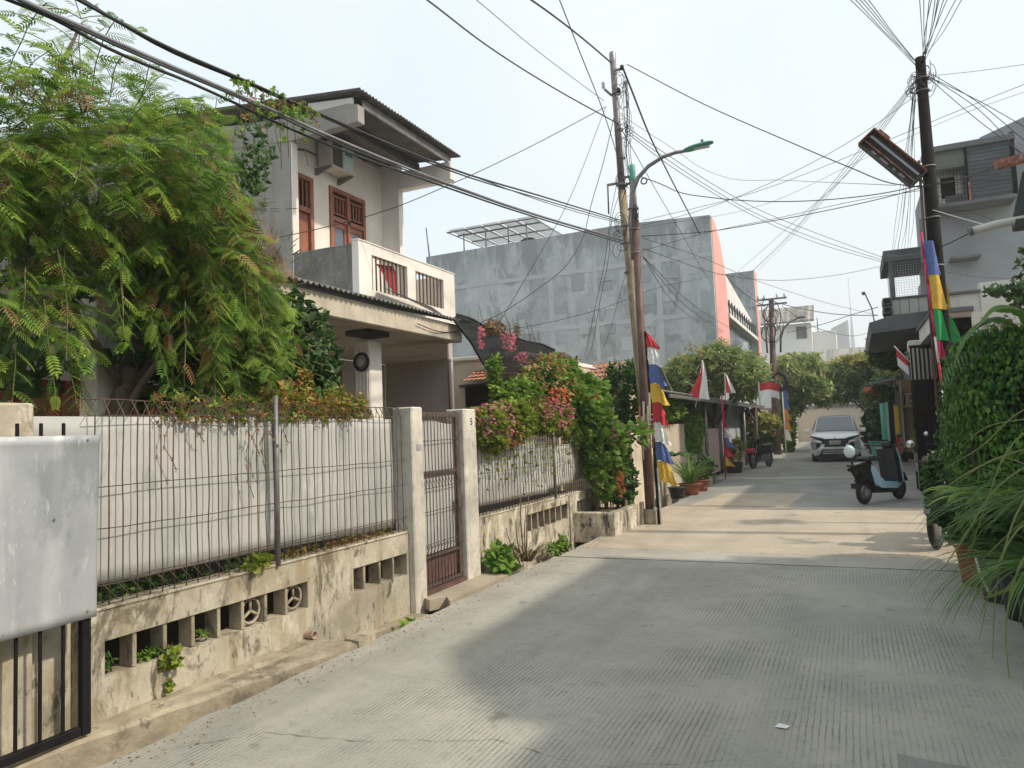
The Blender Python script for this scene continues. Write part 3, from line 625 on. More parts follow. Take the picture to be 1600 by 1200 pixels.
rb = MB().cbox(-.009, .009, -.013, .013, 0, .545, .002).mesh("balcony_bar"); rb.materials.append(m_bar)
for i in range(9): link("balcony_bar", rb, H, (bx1-.03+7.5, 9.24+.112*i-9.0, 3.80))
for i in range(8): link("balcony_bar", rb, H, (bx1-.03+7.5, 10.49+.118*i-9.0, 3.79))
# carport: eave beam, ceiling, corrugated sheets, column
part("carport_beam", MB().cbox(-5.16, -5.0, 3.4, 9.24, 2.87, 3.11, .012), m_beam)
part("carport_beam", MB().cbox(-6.6, -5.17, 9.10, 9.235, 2.87, 3.11, .012), m_beam)
part("carport_ceiling", MB().prism([(-5.165, 3.4), (-5.165, 9.095), (-6.6, 11.6), (-7.94, 11.6), (-7.94, 3.4)], .03, 'z', 2.93), M("stained_ceiling", (0.60, 0.55, 0.49), (0.45, 0.40, 0.35), 2, mold=((0.22, 0.17, 0.13), 0.58, 0.6, 3)))
for k, mb in enumerate(corrugated(-4.90, 3.155, -6.62, 3.62, 3.3, 9.32, .088, .015, 6, 5, sag=lambda x, y: -.02*math.sin((y-3.3)*.52)*0)):
    o = part("carport_roof_sheet", mb, m_asbestos); o.modifiers.new("thickness", 'SOLIDIFY').thickness = .008
part("column", MB().cbox(-5.74, -5.50, 7.68, 7.96, -.02, 2.80, .015), m_white)
part("column_capital", MB().cbox(-5.80, -5.44, 7.58, 8.06, 2.86, 2.925, .01), m_soffit)
for i in range(4): part("column_flute", MB().cbox(-5.715+.052*i, -5.69+.052*i, 7.672, 7.6795, .1, 2.65, .002), m_white)
# rear wall of the carport with the two dark openings, and side wall
cw = MB()
for y0, y1, z0, z1 in ((3.4, 4.35, 0, 2.93), (4.35, 6.7, 2.35, 2.93), (6.7, 9.05, 0, 2.93), (9.05, 10.32, 0, .9), (9.05, 10.32, 2.75, 2.93), (10.32, 10.66, 0, 2.93), (10.66, 11.3, 2.75, 2.93), (10.66, 11.3, 0, .9), (11.3, 11.6, 0, 2.93)): cw.box(-8.1, -7.96, y0, y1, z0-.02, z1)
part("carport_rear_wall", cw, m_inner)
for y0, y1 in ((9.05, 10.32), (10.66, 11.3)):
    f = part("window_opening", MB().box(-8.09, -8.05, y0, y1, .88, 2.75), m_dark)
    MB().cbox(-8.04, -7.97, y0, y0+.05, .88, 2.75, .004).cbox(-8.04, -7.97, y1-.05, y1, .88, 2.75, .004).cbox(-8.04, -7.97, y0+.051, y1-.051, 2.69, 2.75, .004).cbox(-8.04, -7.97, (y0+y1)/2-.03, (y0+y1)/2+.03, .88, 2.69, .004).part("frame", m_teak, f)
rd = part("garage_door", MB().cbox(-8.09, -8.0, 4.36, 6.69, -.02, 2.345, .01), M("dark_red_door_paint", (0.26, 0.05, 0.03), (0.16, 0.03, 0.02), 2))
for i in range(5): MB().cbox(-7.999, -7.985, 4.45+.45*i, 4.80+.45*i, .2, 2.2, .006).part("door_panel", m_teak, rd)
part("carport_side_wall", MB().box(-7.955, -6.57, 11.605, 11.75, -.02, 3.38), m_purple)
part("side_wall_lower", MB().box(-16, -8.101, 8.9, 9.05, -.02, 3.2), m_inner)
part("downpipe", MB().tube([(-6.53, 11.55, 0), (-6.53, 11.55, 2.92)], .03, 8), m_soffit)
part("carport_post", MB().cbox(-5.4, -5.2, 3.75, 3.95, -.02, 2.92, .01), m_white)
# coil hung on the column
t = thing("hose_coil", (-5.6, 7.64, 2.55), "black ring of coiled hose hanging high on the white carport column", "hose")
MB().torus((-5.60, 7.645, 2.52), .105, .018, 'y', 26, 8).part("coil", m_rubber, t)
MB().torus((-5.605, 7.635, 2.53), .085, .005, 'y', 20, 5).torus((-5.60, 7.63, 2.51), .06, .004, 'y', 18, 5).part("wire", m_cable, t)
# split air conditioner outside unit
t = thing("ac_unit", (-7.9, 10.0, 6.1), "beige air conditioner box on brackets under the eaves above the upper window", "air conditioner")
m_ac = M("aged_beige_enamel", (0.56, 0.52, 0.45), (0.46, 0.42, 0.36), 3, rough=.5)
MB().cbox(-7.90, -7.60, 9.70, 10.30, 6.12, 6.56, .015).part("casing", m_ac, t)
MB().cbox(-7.599, -7.592, 9.72, 9.98, 6.14, 6.54, .002).part("fan_grille", m_soffit, t)
MB().box(-7.5985, -7.594, 10.02, 10.28, 6.15, 6.53).part("front_panel", M("pale_green_panel", (0.50, 0.62, 0.60), (0.45, 0.56, 0.55), 3), t)
MB().cbox(-7.593, -7.588, 10.05, 10.25, 6.40, 6.50, .002).part("label_plate", M("teal_plate", (0.08, 0.3, 0.33)), t)
for y in (9.68, 10.27):
    MB().prism([(-7.945, 6.0), (-7.945, 6.115), (-7.60, 6.115), (-7.60, 6.09), (-7.90, 6.0)], .03, 'y', y).part("bracket", m_galv, t)
MB().tube([(-7.85, 9.6, 6.3), (-7.9, 9.4, 6.33), (-7.93, 9.2, 6.28), (-7.94, 9.04, 6.18)], .015, 6).part("pipe", m_cable, t)
# red cloth behind the balcony bars
o = MB().add([(-6.635, 9.50, 4.28), (-6.635, 9.98, 4.33), (-6.64, 10.05, 4.25), (-6.635, 10.06, 3.84), (-6.64, 9.85, 4.0), (-6.63, 9.62, 4.20)], [(0, 1, 4, 5), (1, 2, 3, 4)]).part("red_cloth", m_red)
o.modifiers.new("thickness", 'SOLIDIFY').thickness = .004
tag(o, "red triangular cloth hanging behind the first set of balcony bars", "cloth")
# ================================================================ SMALL TILED HOUSE BEHIND THE NET
t = thing("small_tiled_house", (-7, 15, 0), "small cream house with clay tiles behind the black shade net", "house")
MB().box(-9.5, -5.65, 13.0, 18, -.02, 3.02).part("wall", m_cream, t)
MB().box(-7.0, -5.75, 12.975, 12.998, 2.10, 2.50).part("opening", m_dark, t)
MB().cbox(-7.1, -5.5, 12.90, 12.998, 2.50, 2.55, .01).part("lintel", m_soffit, t)
MB().cbox(-9.6, -5.6, 12.92, 18.1, 3.021, 3.10, .01).part("parapet", m_white, t)
tm = MB().grid(lambda u, v: (.10*(u-.5), .26*v, .022*math.sin(PI*u)+.02-.03*v), 4, 1).mesh("tile"); tm.materials.append(m_tile)
r = random.Random(4)
for i in range(11):
    for j in range(4): link("tile", tm, t, (-6.75+.098*i+7+r.uniform(-.006, .006), 12.42+.19*j-15, 2.56+.075*j), (.36+r.uniform(-.04, .04), 0, r.uniform(-.05, .05)), (1, 1, 1))
t = thing("tiled_roof_ridge", (-4.0, 13.4, 0), "scrap of orange clay tile roof above the climber beside the concrete pole", "roof")
MB().box(-4.9, -3.7, 13.2, 14.6, 0, 2.30).part("wall", m_cream, t)
for i in range(8):
    for j in range(5): link("tile", tm, t, (-4.50+.105*i+4+r.uniform(-.008, .008), 12.85+.18*j-13.4, 2.33+.095*j+r.uniform(0, .012)), (.45+r.uniform(-.05, .05), 0, r.uniform(-.06, .06)))
# ================================================================ BIG GREY PARTY WALL BUILDING
t = thing("grey_shophouse", (-9.5, 28, 0), "large blank blue grey party wall with a pink street front edge", "building")
YG = 25.6
MB().prism([(-15.4, -.3), (-4.02, -.3), (-4.02, 8.78), (-7.1, 8.93), (-15.4, 8.86)], .2, 'y', YG).part("party_wall", m_bluegrey, t)
MB().box(-15.4, -4.3, YG+.2, 38.5, -.3, 6.8).part("body", m_bluegrey, t)
MB().box(-15.0, -4.6, YG+.2, 38, 6.8, 6.9).part("roof_slab", m_grayplaster, t)
MB().prism([(YG+.202, 4.3), (YG+.202, 8.78), (YG+.9, 8.75), (YG+1.9, 8.2), (YG+2.6, 7.4), (YG+2.9, 6.6), (YG+2.95, 4.3)], .16, 'x', -4.16).part("pink_fin", m_pink, t)
MB().prism([(YG+12.6, 4.5), (YG+12.6, 9.2), (YG+13.6, 9.2), (YG+13.9, 4.5)], .16, 'x', -4.16).part("pink_fin", m_pink, t)
MB().box(-6.3, -4.0, YG+12.4, YG+12.58, 4.5, 9.15).part("party_wall", m_bluegrey, t)
MB().prism([(YG+2.96, 6.45), (YG+2.96, 7.6), (YG+12.3, 6.6), (YG+12.3, 6.45)], .3, 'x', -4.5).part("sloping_parapet", m_inner, t)
MB().box(-4.29, -3.95, YG+3, YG+12.3, 5.6, 5.75).part("balcony_slab", m_inner, t)
for i in range(12): MB().box(-4.02, -3.98, YG+3.2+.75*i, YG+3.25+.75*i, 5.75, 6.3).part("balcony_bar", m_blackpaint, t)
MB().box(-4.27, -4.24, YG+3.4, YG+12, 3.1, 5.4).part("shop_window", m_glass, t)
r = random.Random(12)
k = 0
for i in range(9):
    for j in range(5):
        x = -11.6+.85*i+r.uniform(-.12, .12); z = 3.4+.85*j+r.uniform(-.1, .1); w_, h_ = r.uniform(.3, .62), r.uniform(.25, .6); k += 1
        if r.random() < .45: continue
        MB().box(x, x+w_, YG-.004-.0004*k, YG+.01, z, z+h_).part("cement_patch", m_patch if k % 3 else m_patch2, t)
for i, (x, w_) in enumerate(((-12.9, .16), (-10.1, .22), (-8.3, .14), (-6.0, .20), (-4.6, .12))): MB().box(x, x+w_, YG-.012-.0005*i, YG+.01, 2.6, 8.0+.1*(i % 2)).part("column_band", m_patch2, t)
for i, (z, x0) in enumerate(((7.35, -15.3), (5.3, -12.4), (3.6, -11))): MB().box(x0, -4.05, YG-.016-.0006*i, YG+.01, z, z+.16).part("beam_band", m_patch2, t)
for i, (x, z) in enumerate(((-8.0, 6.6), (-7.95, 5.0), (-5.6, 6.2))):
    MB().box(x, x+.38, YG-.022-.001*i, YG+.01, z, z+.34).part("blocked_vent", m_patch, t); MB().cbox(x-.03, x+.41, YG-.05, YG+.01, z+.345, z+.38, .005).part("vent_drip", m_patch2, t)
def FR(u, v, w=.05): return MB().tube([u, v], w/2, 4)
# steel canopy frame and black tank on its roof
t = thing("rooftop_canopy", (-14, 27, 8.9), "open steel canopy with translucent sheets on top of the grey party wall", "canopy")
x0, x1, ya, yb = -14.5, -10.7, 26.1, 29.0
for x in (-13.9, -12.9, -11.9, -11.1):
    for y in (ya, yb): FR((x, y, 8.8), (x, y, 9.75), .06).part("post", m_galv, t)
for y, z in ((ya-.3, 9.78), (ya+.6, 9.85), (28, 9.9), (yb, 9.8)): FR((x0, y, z), (x1, y, z), .07).part("purlin", m_galv, t)
for i in range(6): FR((x0+.76*i, ya-.3, 9.80), (x0+.76*i, yb, 9.86), .05).part("rafter", m_galv, t)
m_poly = M("cloudy_polycarbonate", (0.7, 0.72, 0.74), (0.62, 0.64, 0.66), 2, rough=.3, alpha=.45)
for i in range(5): MB().box(x0+.76*i+.03, x0+.76*(i+1)-.03, ya-.25, yb, 9.89, 9.90).part("roof_panel", m_poly, t)
o = MB().lathe([(0, 0), (.45, 0), (.47, .3), (.45, .7), (.2, .85), (0, .86)], (-11.9, 28.2, 8.85), 16).part("water_tank", m_rubber); tag(o, "dark water tank under the rooftop steel canopy", "tank")
o = MB().grid(lambda u, v: (-10.2+2.4*u, 27+2.5*v, 8.75+.55*math.sin(PI*u)), 16, 2).part("arched_roof", m_poly); o.modifiers.new("thickness", 'SOLIDIFY').thickness = .03; tag(o, "low arched pale roof behind the top edge of the grey party wall", "roof")
for i, (x, y, h_) in enumerate(((-15.3, 25.7, 1.3),)): o = MB().tube([(x, y, 8.8), (x-.12, y, 8.8+h_)], .03, 5).part("antenna_rod", m_galv); tag(o, "thin bent rod standing on the far end of the grey party wall", "rod")
# grey lean-to at the foot of the party wall
t = thing("grey_lean_to", (-4.6, 17.5, 0), "bluish lean-to gable behind the first red and white flag", "shed")
MB().prism([(15.5, 0), (15.5, 2.3), (17.6, 3.15), (19.5, 2.2), (19.5, 0)], 1.6, 'x', -6.0).part("wall", m_bluegrey, t)
MB().prism([(15.4, 2.36), (17.6, 3.25), (17.6, 3.20), (15.4, 2.31)], 1.9, 'x', -6.1).part("roof_sheet", m_asbestos, t)
MB().prism([(19.7, 2.2), (17.61, 3.25), (17.61, 3.20), (19.7, 2.15)], 1.9, 'x', -6.1).part("roof_sheet", m_asbestos, t)
# ================================================================ LEFT HOUSES BEYOND THE POLES
t = thing("cream_front_wall", (-4.1, 18.6, 0), "cream boundary wall behind the potted palms, draped with a creeper", "wall")
MB().cbox(-4.2, -4.05, 12.2, 20.6, -.3, 1.62, .02).part("wall", m_cream, t)
MB().cbox(-4.0, -3.55, 19.6, 20.6, -.3, .62, .02).part("low_pier", m_wall2, t)
MB().cbox(-4.25, -4.0, 20.61, 20.9, -.3, 1.75, .02).part("pier", m_cream, t)
t = thing("bamboo_screen", (-3.75, 13.2, 0), "short row of pale upright bamboo stakes beside the banner pole", "screen")
r = random.Random(3)
for i in range(14): MB().tube([(-3.85+r.uniform(-.02, .02), 12.3+.11*i, -.2), (-3.86, 12.3+.11*i+r.uniform(-.03, .03), .75+r.uniform(-.1, .2))], .022, 6).part("stake", m_cream, t)
t = thing("picket_gate", (-3.85, 22, 0), "faded pinkish picket gate between the creeper and the carport", "gate")
m_picket = M("faded_pink_paint", (0.62, 0.47, 0.42), (0.5, 0.36, 0.32), 4)
for i in range(22): MB().cbox(-3.87, -3.83, 20.95+.125*i, 21.02+.125*i, .12, 1.45, .004).part("picket", m_picket, t)
for z in (.35, 1.2): MB().cbox(-3.90, -3.871, 20.9, 23.7, z, z+.06, .004).part("rail", m_picket, t)
t = thing("front_canopy", (-4.5, 24, 0), "long grey corrugated canopy over the left hand house fronts", "canopy")
for k, mb in enumerate(corrugated(-3.45, 2.28, -7.0, 2.95, 15.6, 34, .16, .02, 4, 6)):
    o = mb.part("roof_sheet", m_asbestos, t); o.modifiers.new("thickness", 'SOLIDIFY').thickness = .01
MB().cbox(-3.52, -3.46, 15.6, 34, 2.17, 2.25, .01).part("fascia", m_galv, t)
for y in (20.8, 24.6, 28.8, 33.5): MB().tube([(-3.7, y, -.1), (-3.7, y, 2.25)], .05, 8).part("post", m_galv, t)
t = thing("left_terrace_house", (-7, 26, 0), "shadowed low house front under the long grey canopy", "house")
MB().box(-9, -5.4, 14.7, 25.5, -.3, 2.9).part("wall", m_cream, t)
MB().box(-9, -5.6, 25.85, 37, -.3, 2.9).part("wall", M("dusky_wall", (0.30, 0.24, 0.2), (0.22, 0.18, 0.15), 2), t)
for y in (21.5, 24.0, 27.0, 30.5): MB().box(-5.59, -5.38, y, y+1.1, .0, 2.0).part("door", m_dark, t)
t = thing("left_garden_wall", (-3.9, 45, 0), "greenish garden wall on the left beyond the black motorbike", "wall")
MB().box(-4.3, -3.95, 36, 61.5, -.3, 2.2).part("wall", m_cream, t)
MB().box(-3.95, -3.6, 25.0, 27.6, -.3, .55).part("planter_box", m_cream, t)
WIRES = [
('lowest black service cable running from the concrete pole over the tree to the upper left', None, 0.0115, 'm_cable', [(-3.3, -5.04, 2.33), (-3.3, 1.93, 3.56), (-3.3, 2.15, 3.58), (-3.3, 2.44, 3.57), (-3.3, 2.97, 3.61), (-3.3, 3.76, 3.64), (-3.3, 5.92, 3.86), (-3.3, 11.91, 4.65)]),
('thick shiny grey cable just above the lowest one, crossing in front of the balcony house', None, 0.0135, 'm_cablegrey', [(-3.28, -5.02, 2.56), (-3.28, 1.97, 3.58), (-3.28, 2.47, 3.61), (-3.28, 3.39, 3.68), (-3.28, 4.06, 3.72), (-3.28, 5.92, 3.89), (-3.28, 11.93, 4.7)]),
('thin black cable twisted beside the thick shiny grey cable', None, 0.008, 'm_cable', [(-3.26, -5.03, 2.68), (-3.26, 1.96, 3.56), (-3.26, 2.46, 3.58), (-3.26, 3.37, 3.65), (-3.26, 4.04, 3.68), (-3.26, 5.88, 3.86), (-3.26, 11.85, 4.66)]),
('thick black cable with creeper on it, just below the corrugated eaves', None, 0.0125, 'm_cable', [(-3.3, -4.75, 3.14), (-3.3, 2.25, 3.74), (-3.3, 2.71, 3.74), (-3.3, 3.36, 3.8), (-3.3, 3.92, 3.85), (-3.3, 5.93, 4.06), (-3.3, 8.14, 4.42), (-3.3, 11.86, 5.03)]),
('thinner black cable hugging the creeper laden cable below the eaves', None, 0.009, 'm_cable', [(-3.32, -4.7, 3.64), (-3.32, 2.28, 3.77), (-3.32, 2.73, 3.74), (-3.32, 3.38, 3.8), (-3.32, 3.94, 3.85), (-3.32, 5.96, 4.05), (-3.32, 8.19, 4.4), (-3.32, 11.93, 5.02)]),
('slender black cable parallel to the creeper laden cable, slightly lower on the right', None, 0.006, 'm_cable', [(-3.3, 3.92, 3.83), (-3.3, 4.54, 3.9), (-3.3, 6.18, 4.1), (-3.3, 8.34, 4.39), (-3.3, 11.85, 4.97)]),
("thick black cable rising left from the concrete pole's top to the picture's top edge", None, 0.017, 'm_cable', [(-3.18, 1.8, 4.56), (-3.48, 8.5, 7.17), (-3.53, 9.6, 7.5), (-3.5, 10.8, 7.74), (-3.42, 12.1, 7.91)]),
('black cable from mid sky at the top edge down to the concrete pole', None, 0.013, 'm_cable', [(-4.14, 0.05, 5.08), (-4.14, 7.0, 6.55), (-4.14, 8.6, 6.75), (-3.86, 10.5, 6.86), (-3.33, 12.1, 6.79)]),
('thin black cable from the top edge, between the two thicker ones left of the pole', None, 0.006, 'm_cable', [(-3.77, 0.57, 5.16), (-3.77, 7.5, 6.72), (-3.77, 9.3, 6.97), (-3.58, 12.1, 7.26)]),
("steep black cable from the top edge crossing behind the pole's insulator arm", None, 0.009, 'm_cable', [(-1.74, 1.1, 5.87), (-2.87, 8.0, 6.72), (-3.1, 9.4, 6.77), (-3.26, 11.0, 6.51), (-3.39, 12.1, 6.23)]),
('long black cable from the roof of the grey house up to the concrete pole', None, 0.008, 'm_cable', [(-7.5, 7.96, 4.43), (-7.0, 8.47, 4.63), (-6.0, 9.0, 4.92), (-5.2, 9.33, 5.23), (-4.4, 10.4, 5.98), (-3.45, 11.67, 6.95)]),
('thick black cable swooping from the pole top down to the far cross arm pole', None, 0.022, 'm_cable', [(-3.23, 12.1, 7.8), (-3.34, 13.0, 7.85), (-3.55, 15.0, 7.84), (-3.94, 18.5, 8.17), (-4.27, 23.0, 8.27), (-4.45, 28.0, 8.02), (-4.24, 33.0, 7.53), (-3.58, 38.3, 7.3)]),
("black cable from the concrete pole's top to the rusty light box", None, 0.01, 'm_cable', [(-3.14, 12.1, 7.81), (-1.88, 12.0, 6.78), (-0.64, 11.8, 5.84), (0.21, 11.5, 5.16), (0.69, 11.3, 4.79), (1.01, 11.2, 4.65)]),
('uppermost of three parallel cables from the concrete pole sloping down to the caged balcony', None, 0.008, 'm_cable', [(-3.24, 12.1, 6.74), (-2.91, 14.0, 6.79), (-2.46, 16.0, 6.77), (-1.77, 18.0, 6.63), (-0.33, 20.5, 6.3), (1.08, 22.0, 5.84)]),
('second of three parallel cables from the concrete pole sloping down to the caged balcony', None, 0.008, 'm_cable', [(-3.24, 12.1, 6.69), (-2.91, 14.0, 6.69), (-2.47, 16.0, 6.66), (-1.78, 18.0, 6.51), (-0.34, 20.5, 6.16), (1.08, 22.0, 5.77)]),
('third of three parallel cables from the concrete pole sloping down to the caged balcony', None, 0.008, 'm_cable', [(-3.24, 12.1, 6.65), (-2.92, 14.0, 6.61), (-2.47, 16.0, 6.58), (-1.78, 18.0, 6.42), (-0.35, 20.5, 6.06), (1.07, 22.0, 5.72)]),
('faint thin cable above the three parallel ones, from concrete pole to caged balcony', None, 0.005, 'm_cable', [(-3.3, 12.1, 6.95), (-2.72, 14.0, 6.82), (-2.48, 15.0, 6.79), (-2.24, 15.5, 6.75), (-0.77, 13.5, 5.76), (0.75, 11.3, 4.75)]),
('black cable with a wound coil, sagging from the lamp bracket to the right hand pole', None, 0.009, 'm_cable', [(-2.96, 11.86, 5.73), (-2.59, 11.8, 5.51), (-2.33, 11.8, 5.34), (-1.81, 11.7, 5.13), (-1.14, 11.6, 4.93), (-0.07, 11.4, 4.72), (0.68, 11.3, 4.67), (1.03, 11.2, 4.67)]),
('black cable rising gently from the lamp post to just below the light box', None, 0.008, 'm_cable', [(-3.0, 11.9, 4.73), (-1.86, 11.8, 4.62), (-0.98, 11.7, 4.61), (-0.08, 11.5, 4.6), (0.58, 11.3, 4.6), (1.01, 11.2, 4.63)]),
('thin black cable just under the gently rising one between the two poles', None, 0.005, 'm_cable', [(-3.0, 11.9, 4.48), (-1.96, 11.8, 4.6), (-0.79, 11.6, 4.62), (0.34, 11.4, 4.65), (1.01, 11.2, 4.6)]),
('sagging cable from the lamp post to the caged balcony corner, lowest in mid span', None, 0.007, 'm_cable', [(-2.99, 11.9, 4.53), (-2.63, 13.0, 4.48), (-2.21, 14.5, 4.48), (-1.45, 16.5, 4.6), (-0.37, 19.0, 4.99), (1.07, 22.0, 5.65)]),
('straight cable falling from the lamp post to the awning on the right', None, 0.006, 'm_cable', [(-2.98, 11.9, 4.7), (-2.49, 13.5, 4.7), (-1.77, 17.0, 4.73), (-0.44, 20.5, 4.59), (0.84, 23.0, 4.45)]),
('steep cable from mid pole down past the pink fin to the far tree', None, 0.008, 'm_cable', [(-3.28, 12.1, 6.66), (-3.42, 14.5, 6.57), (-3.72, 19.0, 6.54), (-4.03, 25.0, 6.35), (-3.93, 32.0, 5.91), (-3.43, 38.3, 5.68)]),
('left of three thin cables dropping from the lamp post towards the round tree', None, 0.007, 'm_cable', [(-2.99, 11.9, 4.4), (-3.55, 16.0, 4.48), (-4.56, 27.0, 5.05)]),
('middle of three thin cables dropping from the lamp post towards the round tree', None, 0.007, 'm_cable', [(-2.97, 11.9, 4.37), (-3.36, 16.0, 4.41), (-4.0, 27.0, 4.88)]),
('right of three thin cables dropping from the lamp post towards the round tree', None, 0.007, 'm_cable', [(-2.95, 11.9, 4.35), (-3.14, 16.0, 4.33), (-3.35, 27.0, 4.71)]),
('thin cable dropping steeply from the concrete pole to the carport corner', None, 0.006, 'm_cable', [(-3.55, 12.1, 7.17), (-3.98, 11.0, 5.15), (-4.29, 10.2, 4.03), (-4.65, 9.6, 3.06)]),
("black cable looping from the concrete pole to the carport's cream beam", None, 0.008, 'm_cable', [(-3.41, 12.1, 6.97), (-3.56, 11.9, 6.19), (-3.75, 11.6, 5.29), (-3.81, 11.2, 4.6), (-4.0, 10.8, 4.1), (-4.28, 10.4, 3.75), (-4.49, 10.0, 3.47), (-4.63, 9.5, 3.23), (-4.97, 9.05, 3.01), (-4.97, 8.43, 2.95), (-4.97, 7.99, 2.99)]),
('thin black cable hanging almost straight from mid pole into the climber', None, 0.006, 'm_cable', [(-3.41, 12.1, 6.99), (-3.39, 12.0, 5.8), (-3.49, 11.9, 5.24), (-3.65, 11.9, 4.38), (-3.82, 11.8, 3.61), (-3.97, 11.7, 2.91)]),
('second near vertical cable beside the first, ending in the climber', None, 0.006, 'm_cable', [(-3.38, 12.1, 5.61), (-3.53, 12.0, 5.1), (-3.57, 11.9, 4.48), (-3.73, 11.8, 3.71), (-3.89, 11.7, 2.87)]),
("pale thin cable from the pole down left to the climber's dry top", None, 0.004, 'm_cable', [(-3.27, 12.1, 4.37), (-3.35, 12.0, 4.08), (-3.56, 11.8, 3.26), (-3.68, 11.7, 2.89)]),
('slack black cable crossing behind both poles above the net to the pink fin building', None, 0.006, 'm_cable', [(-4.73, 10.0, 3.1), (-4.44, 11.0, 3.3), (-3.99, 12.3, 3.64), (-3.6, 14.5, 4.29), (-3.56, 20.0, 5.5), (-4.08, 37.75, 9.07)]),
('thin dark cable from the net to the clay tile scrap, just above the shade net', None, 0.004, 'm_cable', [(-5.11, 9.0, 2.59), (-5.39, 11.0, 2.8), (-5.41, 13.0, 3.01)]),
('white cable hanging in a loop from the lamp post over the left hand tree', None, 0.007, 'm_cablewhite', [(-3.49, 18.0, 4.05), (-3.48, 20.0, 3.77), (-3.28, 23.0, 3.4), (-3.21, 28.0, 3.46), (-3.36, 38.1, 4.46)]),
('thin cable in the sheaf fanning up from the top of the right hand pole', 'cables fanning up from the right hand pole', 0.0045, 'm_cable', [(-0.0, -0.11, 2.07), (0.69, 6.5, 4.87), (0.91, 8.6, 5.57), (1.18, 11.2, 6.36)]),
('thin cable in the sheaf fanning up from the top of the right hand pole', 'cables fanning up from the right hand pole', 0.0045, 'm_cable', [(0.06, -0.1, 2.03), (0.72, 6.5, 4.86), (0.93, 8.6, 5.57), (1.2, 11.2, 6.36)]),
('thin cable in the sheaf fanning up from the top of the right hand pole', 'cables fanning up from the right hand pole', 0.0045, 'm_cable', [(0.16, -0.11, 2.02), (0.76, 6.5, 4.85), (0.95, 8.6, 5.56), (1.2, 11.2, 6.36)]),
('thin cable in the sheaf fanning up from the top of the right hand pole', 'cables fanning up from the right hand pole', 0.0045, 'm_cable', [(0.28, -0.11, 2.01), (0.78, 6.5, 4.85), (0.94, 8.6, 5.56), (1.16, 11.2, 6.36)]),
('thin cable in the sheaf fanning up from the top of the right hand pole', 'cables fanning up from the right hand pole', 0.0045, 'm_cable', [(0.2, -0.11, 2.01), (0.8, 6.5, 4.84), (0.99, 8.6, 5.55), (1.18, 11.2, 6.36)]),
('thin cable in the sheaf fanning up from the top of the right hand pole', 'cables fanning up from the right hand pole', 0.0045, 'm_cable', [(0.25, -0.11, 2.01), (0.82, 6.5, 4.84), (1.0, 8.6, 5.55), (1.14, 11.2, 6.37)]),
('thin cable in the sheaf fanning up from the top of the right hand pole', 'cables fanning up from the right hand pole', 0.0045, 'm_cable', [(0.3, -0.1, 1.97), (0.83, 6.5, 4.83), (1.0, 8.6, 5.55), (1.15, 11.2, 6.37)]),
('thin cable in the sheaf fanning up from the top of the right hand pole', 'cables fanning up from the right hand pole', 0.0045, 'm_cable', [(0.36, -0.1, 1.96), (0.86, 6.5, 4.82), (1.02, 8.6, 5.54), (1.17, 11.2, 6.36)]),
('thin cable in the sheaf fanning up from the top of the right hand pole', 'cables fanning up from the right hand pole', 0.0045, 'm_cable', [(0.48, -0.11, 1.95), (0.89, 6.5, 4.82), (1.02, 8.6, 5.54), (1.15, 11.2, 6.37)]),
('thin cable in the sheaf fanning up from the top of the right hand pole', 'cables fanning up from the right hand pole', 0.0045, 'm_cable', [(0.57, -0.1, 1.9), (0.95, 6.5, 4.8), (1.07, 8.6, 5.53), (1.19, 11.2, 6.36)]),
('thin cable in the sheaf fanning up from the top of the right hand pole', 'cables fanning up from the right hand pole', 0.0045, 'm_cable', [(0.61, -0.1, 1.89), (0.99, 6.5, 4.79), (1.11, 8.6, 5.52), (1.14, 11.2, 6.37)]),
("thin cable from the right hand pole's collar to the top edge, left of the sheaf", 'cables from the right hand pole to the upper left', 0.0045, 'm_cable', [(-1.03, -0.11, 2.45), (0.17, 6.5, 5.03), (0.55, 8.6, 5.66), (1.08, 11.2, 6.33)]),
("thin cable from the right hand pole's collar to the top edge, left of the sheaf", 'cables from the right hand pole to the upper left', 0.0045, 'm_cable', [(-0.92, -0.12, 2.44), (0.21, 6.5, 5.02), (0.57, 8.6, 5.65), (1.09, 11.2, 6.37)]),
("thin cable from the right hand pole's collar to the top edge, left of the sheaf", 'cables from the right hand pole to the upper left', 0.0045, 'm_cable', [(-0.85, -0.11, 2.38), (0.25, 6.5, 5.0), (0.6, 8.6, 5.64), (1.08, 11.2, 6.34)]),
("thin cable from the right hand pole's collar to the top edge, left of the sheaf", 'cables from the right hand pole to the upper left', 0.0045, 'm_cable', [(-0.79, -0.11, 2.34), (0.28, 6.5, 4.99), (0.62, 8.6, 5.64), (1.09, 11.2, 6.37)]),
("thin cable from the right hand pole's collar to the top edge, left of the sheaf", 'cables from the right hand pole to the upper left', 0.0045, 'm_cable', [(-0.73, -0.12, 2.37), (0.31, 6.5, 4.99), (0.64, 8.6, 5.63), (1.09, 11.2, 6.38)]),
('thin slack cable in the bunch hanging down beside the right hand pole', 'cables hanging beside the right hand pole', 0.0045, 'm_cable', [(1.08, 11.2, 6.14), (1.0, 13.0, 5.62), (1.24, 21.95, 5.96)]),
('thin slack cable in the bunch hanging down beside the right hand pole', 'cables hanging beside the right hand pole', 0.0045, 'm_cable', [(1.04, 11.2, 6.07), (1.03, 13.0, 5.61), (1.29, 21.95, 6.02)]),
('thin slack cable in the bunch hanging down beside the right hand pole', 'cables hanging beside the right hand pole', 0.0045, 'm_cable', [(1.08, 11.2, 6.09), (1.07, 13.0, 5.6), (1.37, 21.95, 6.0)]),
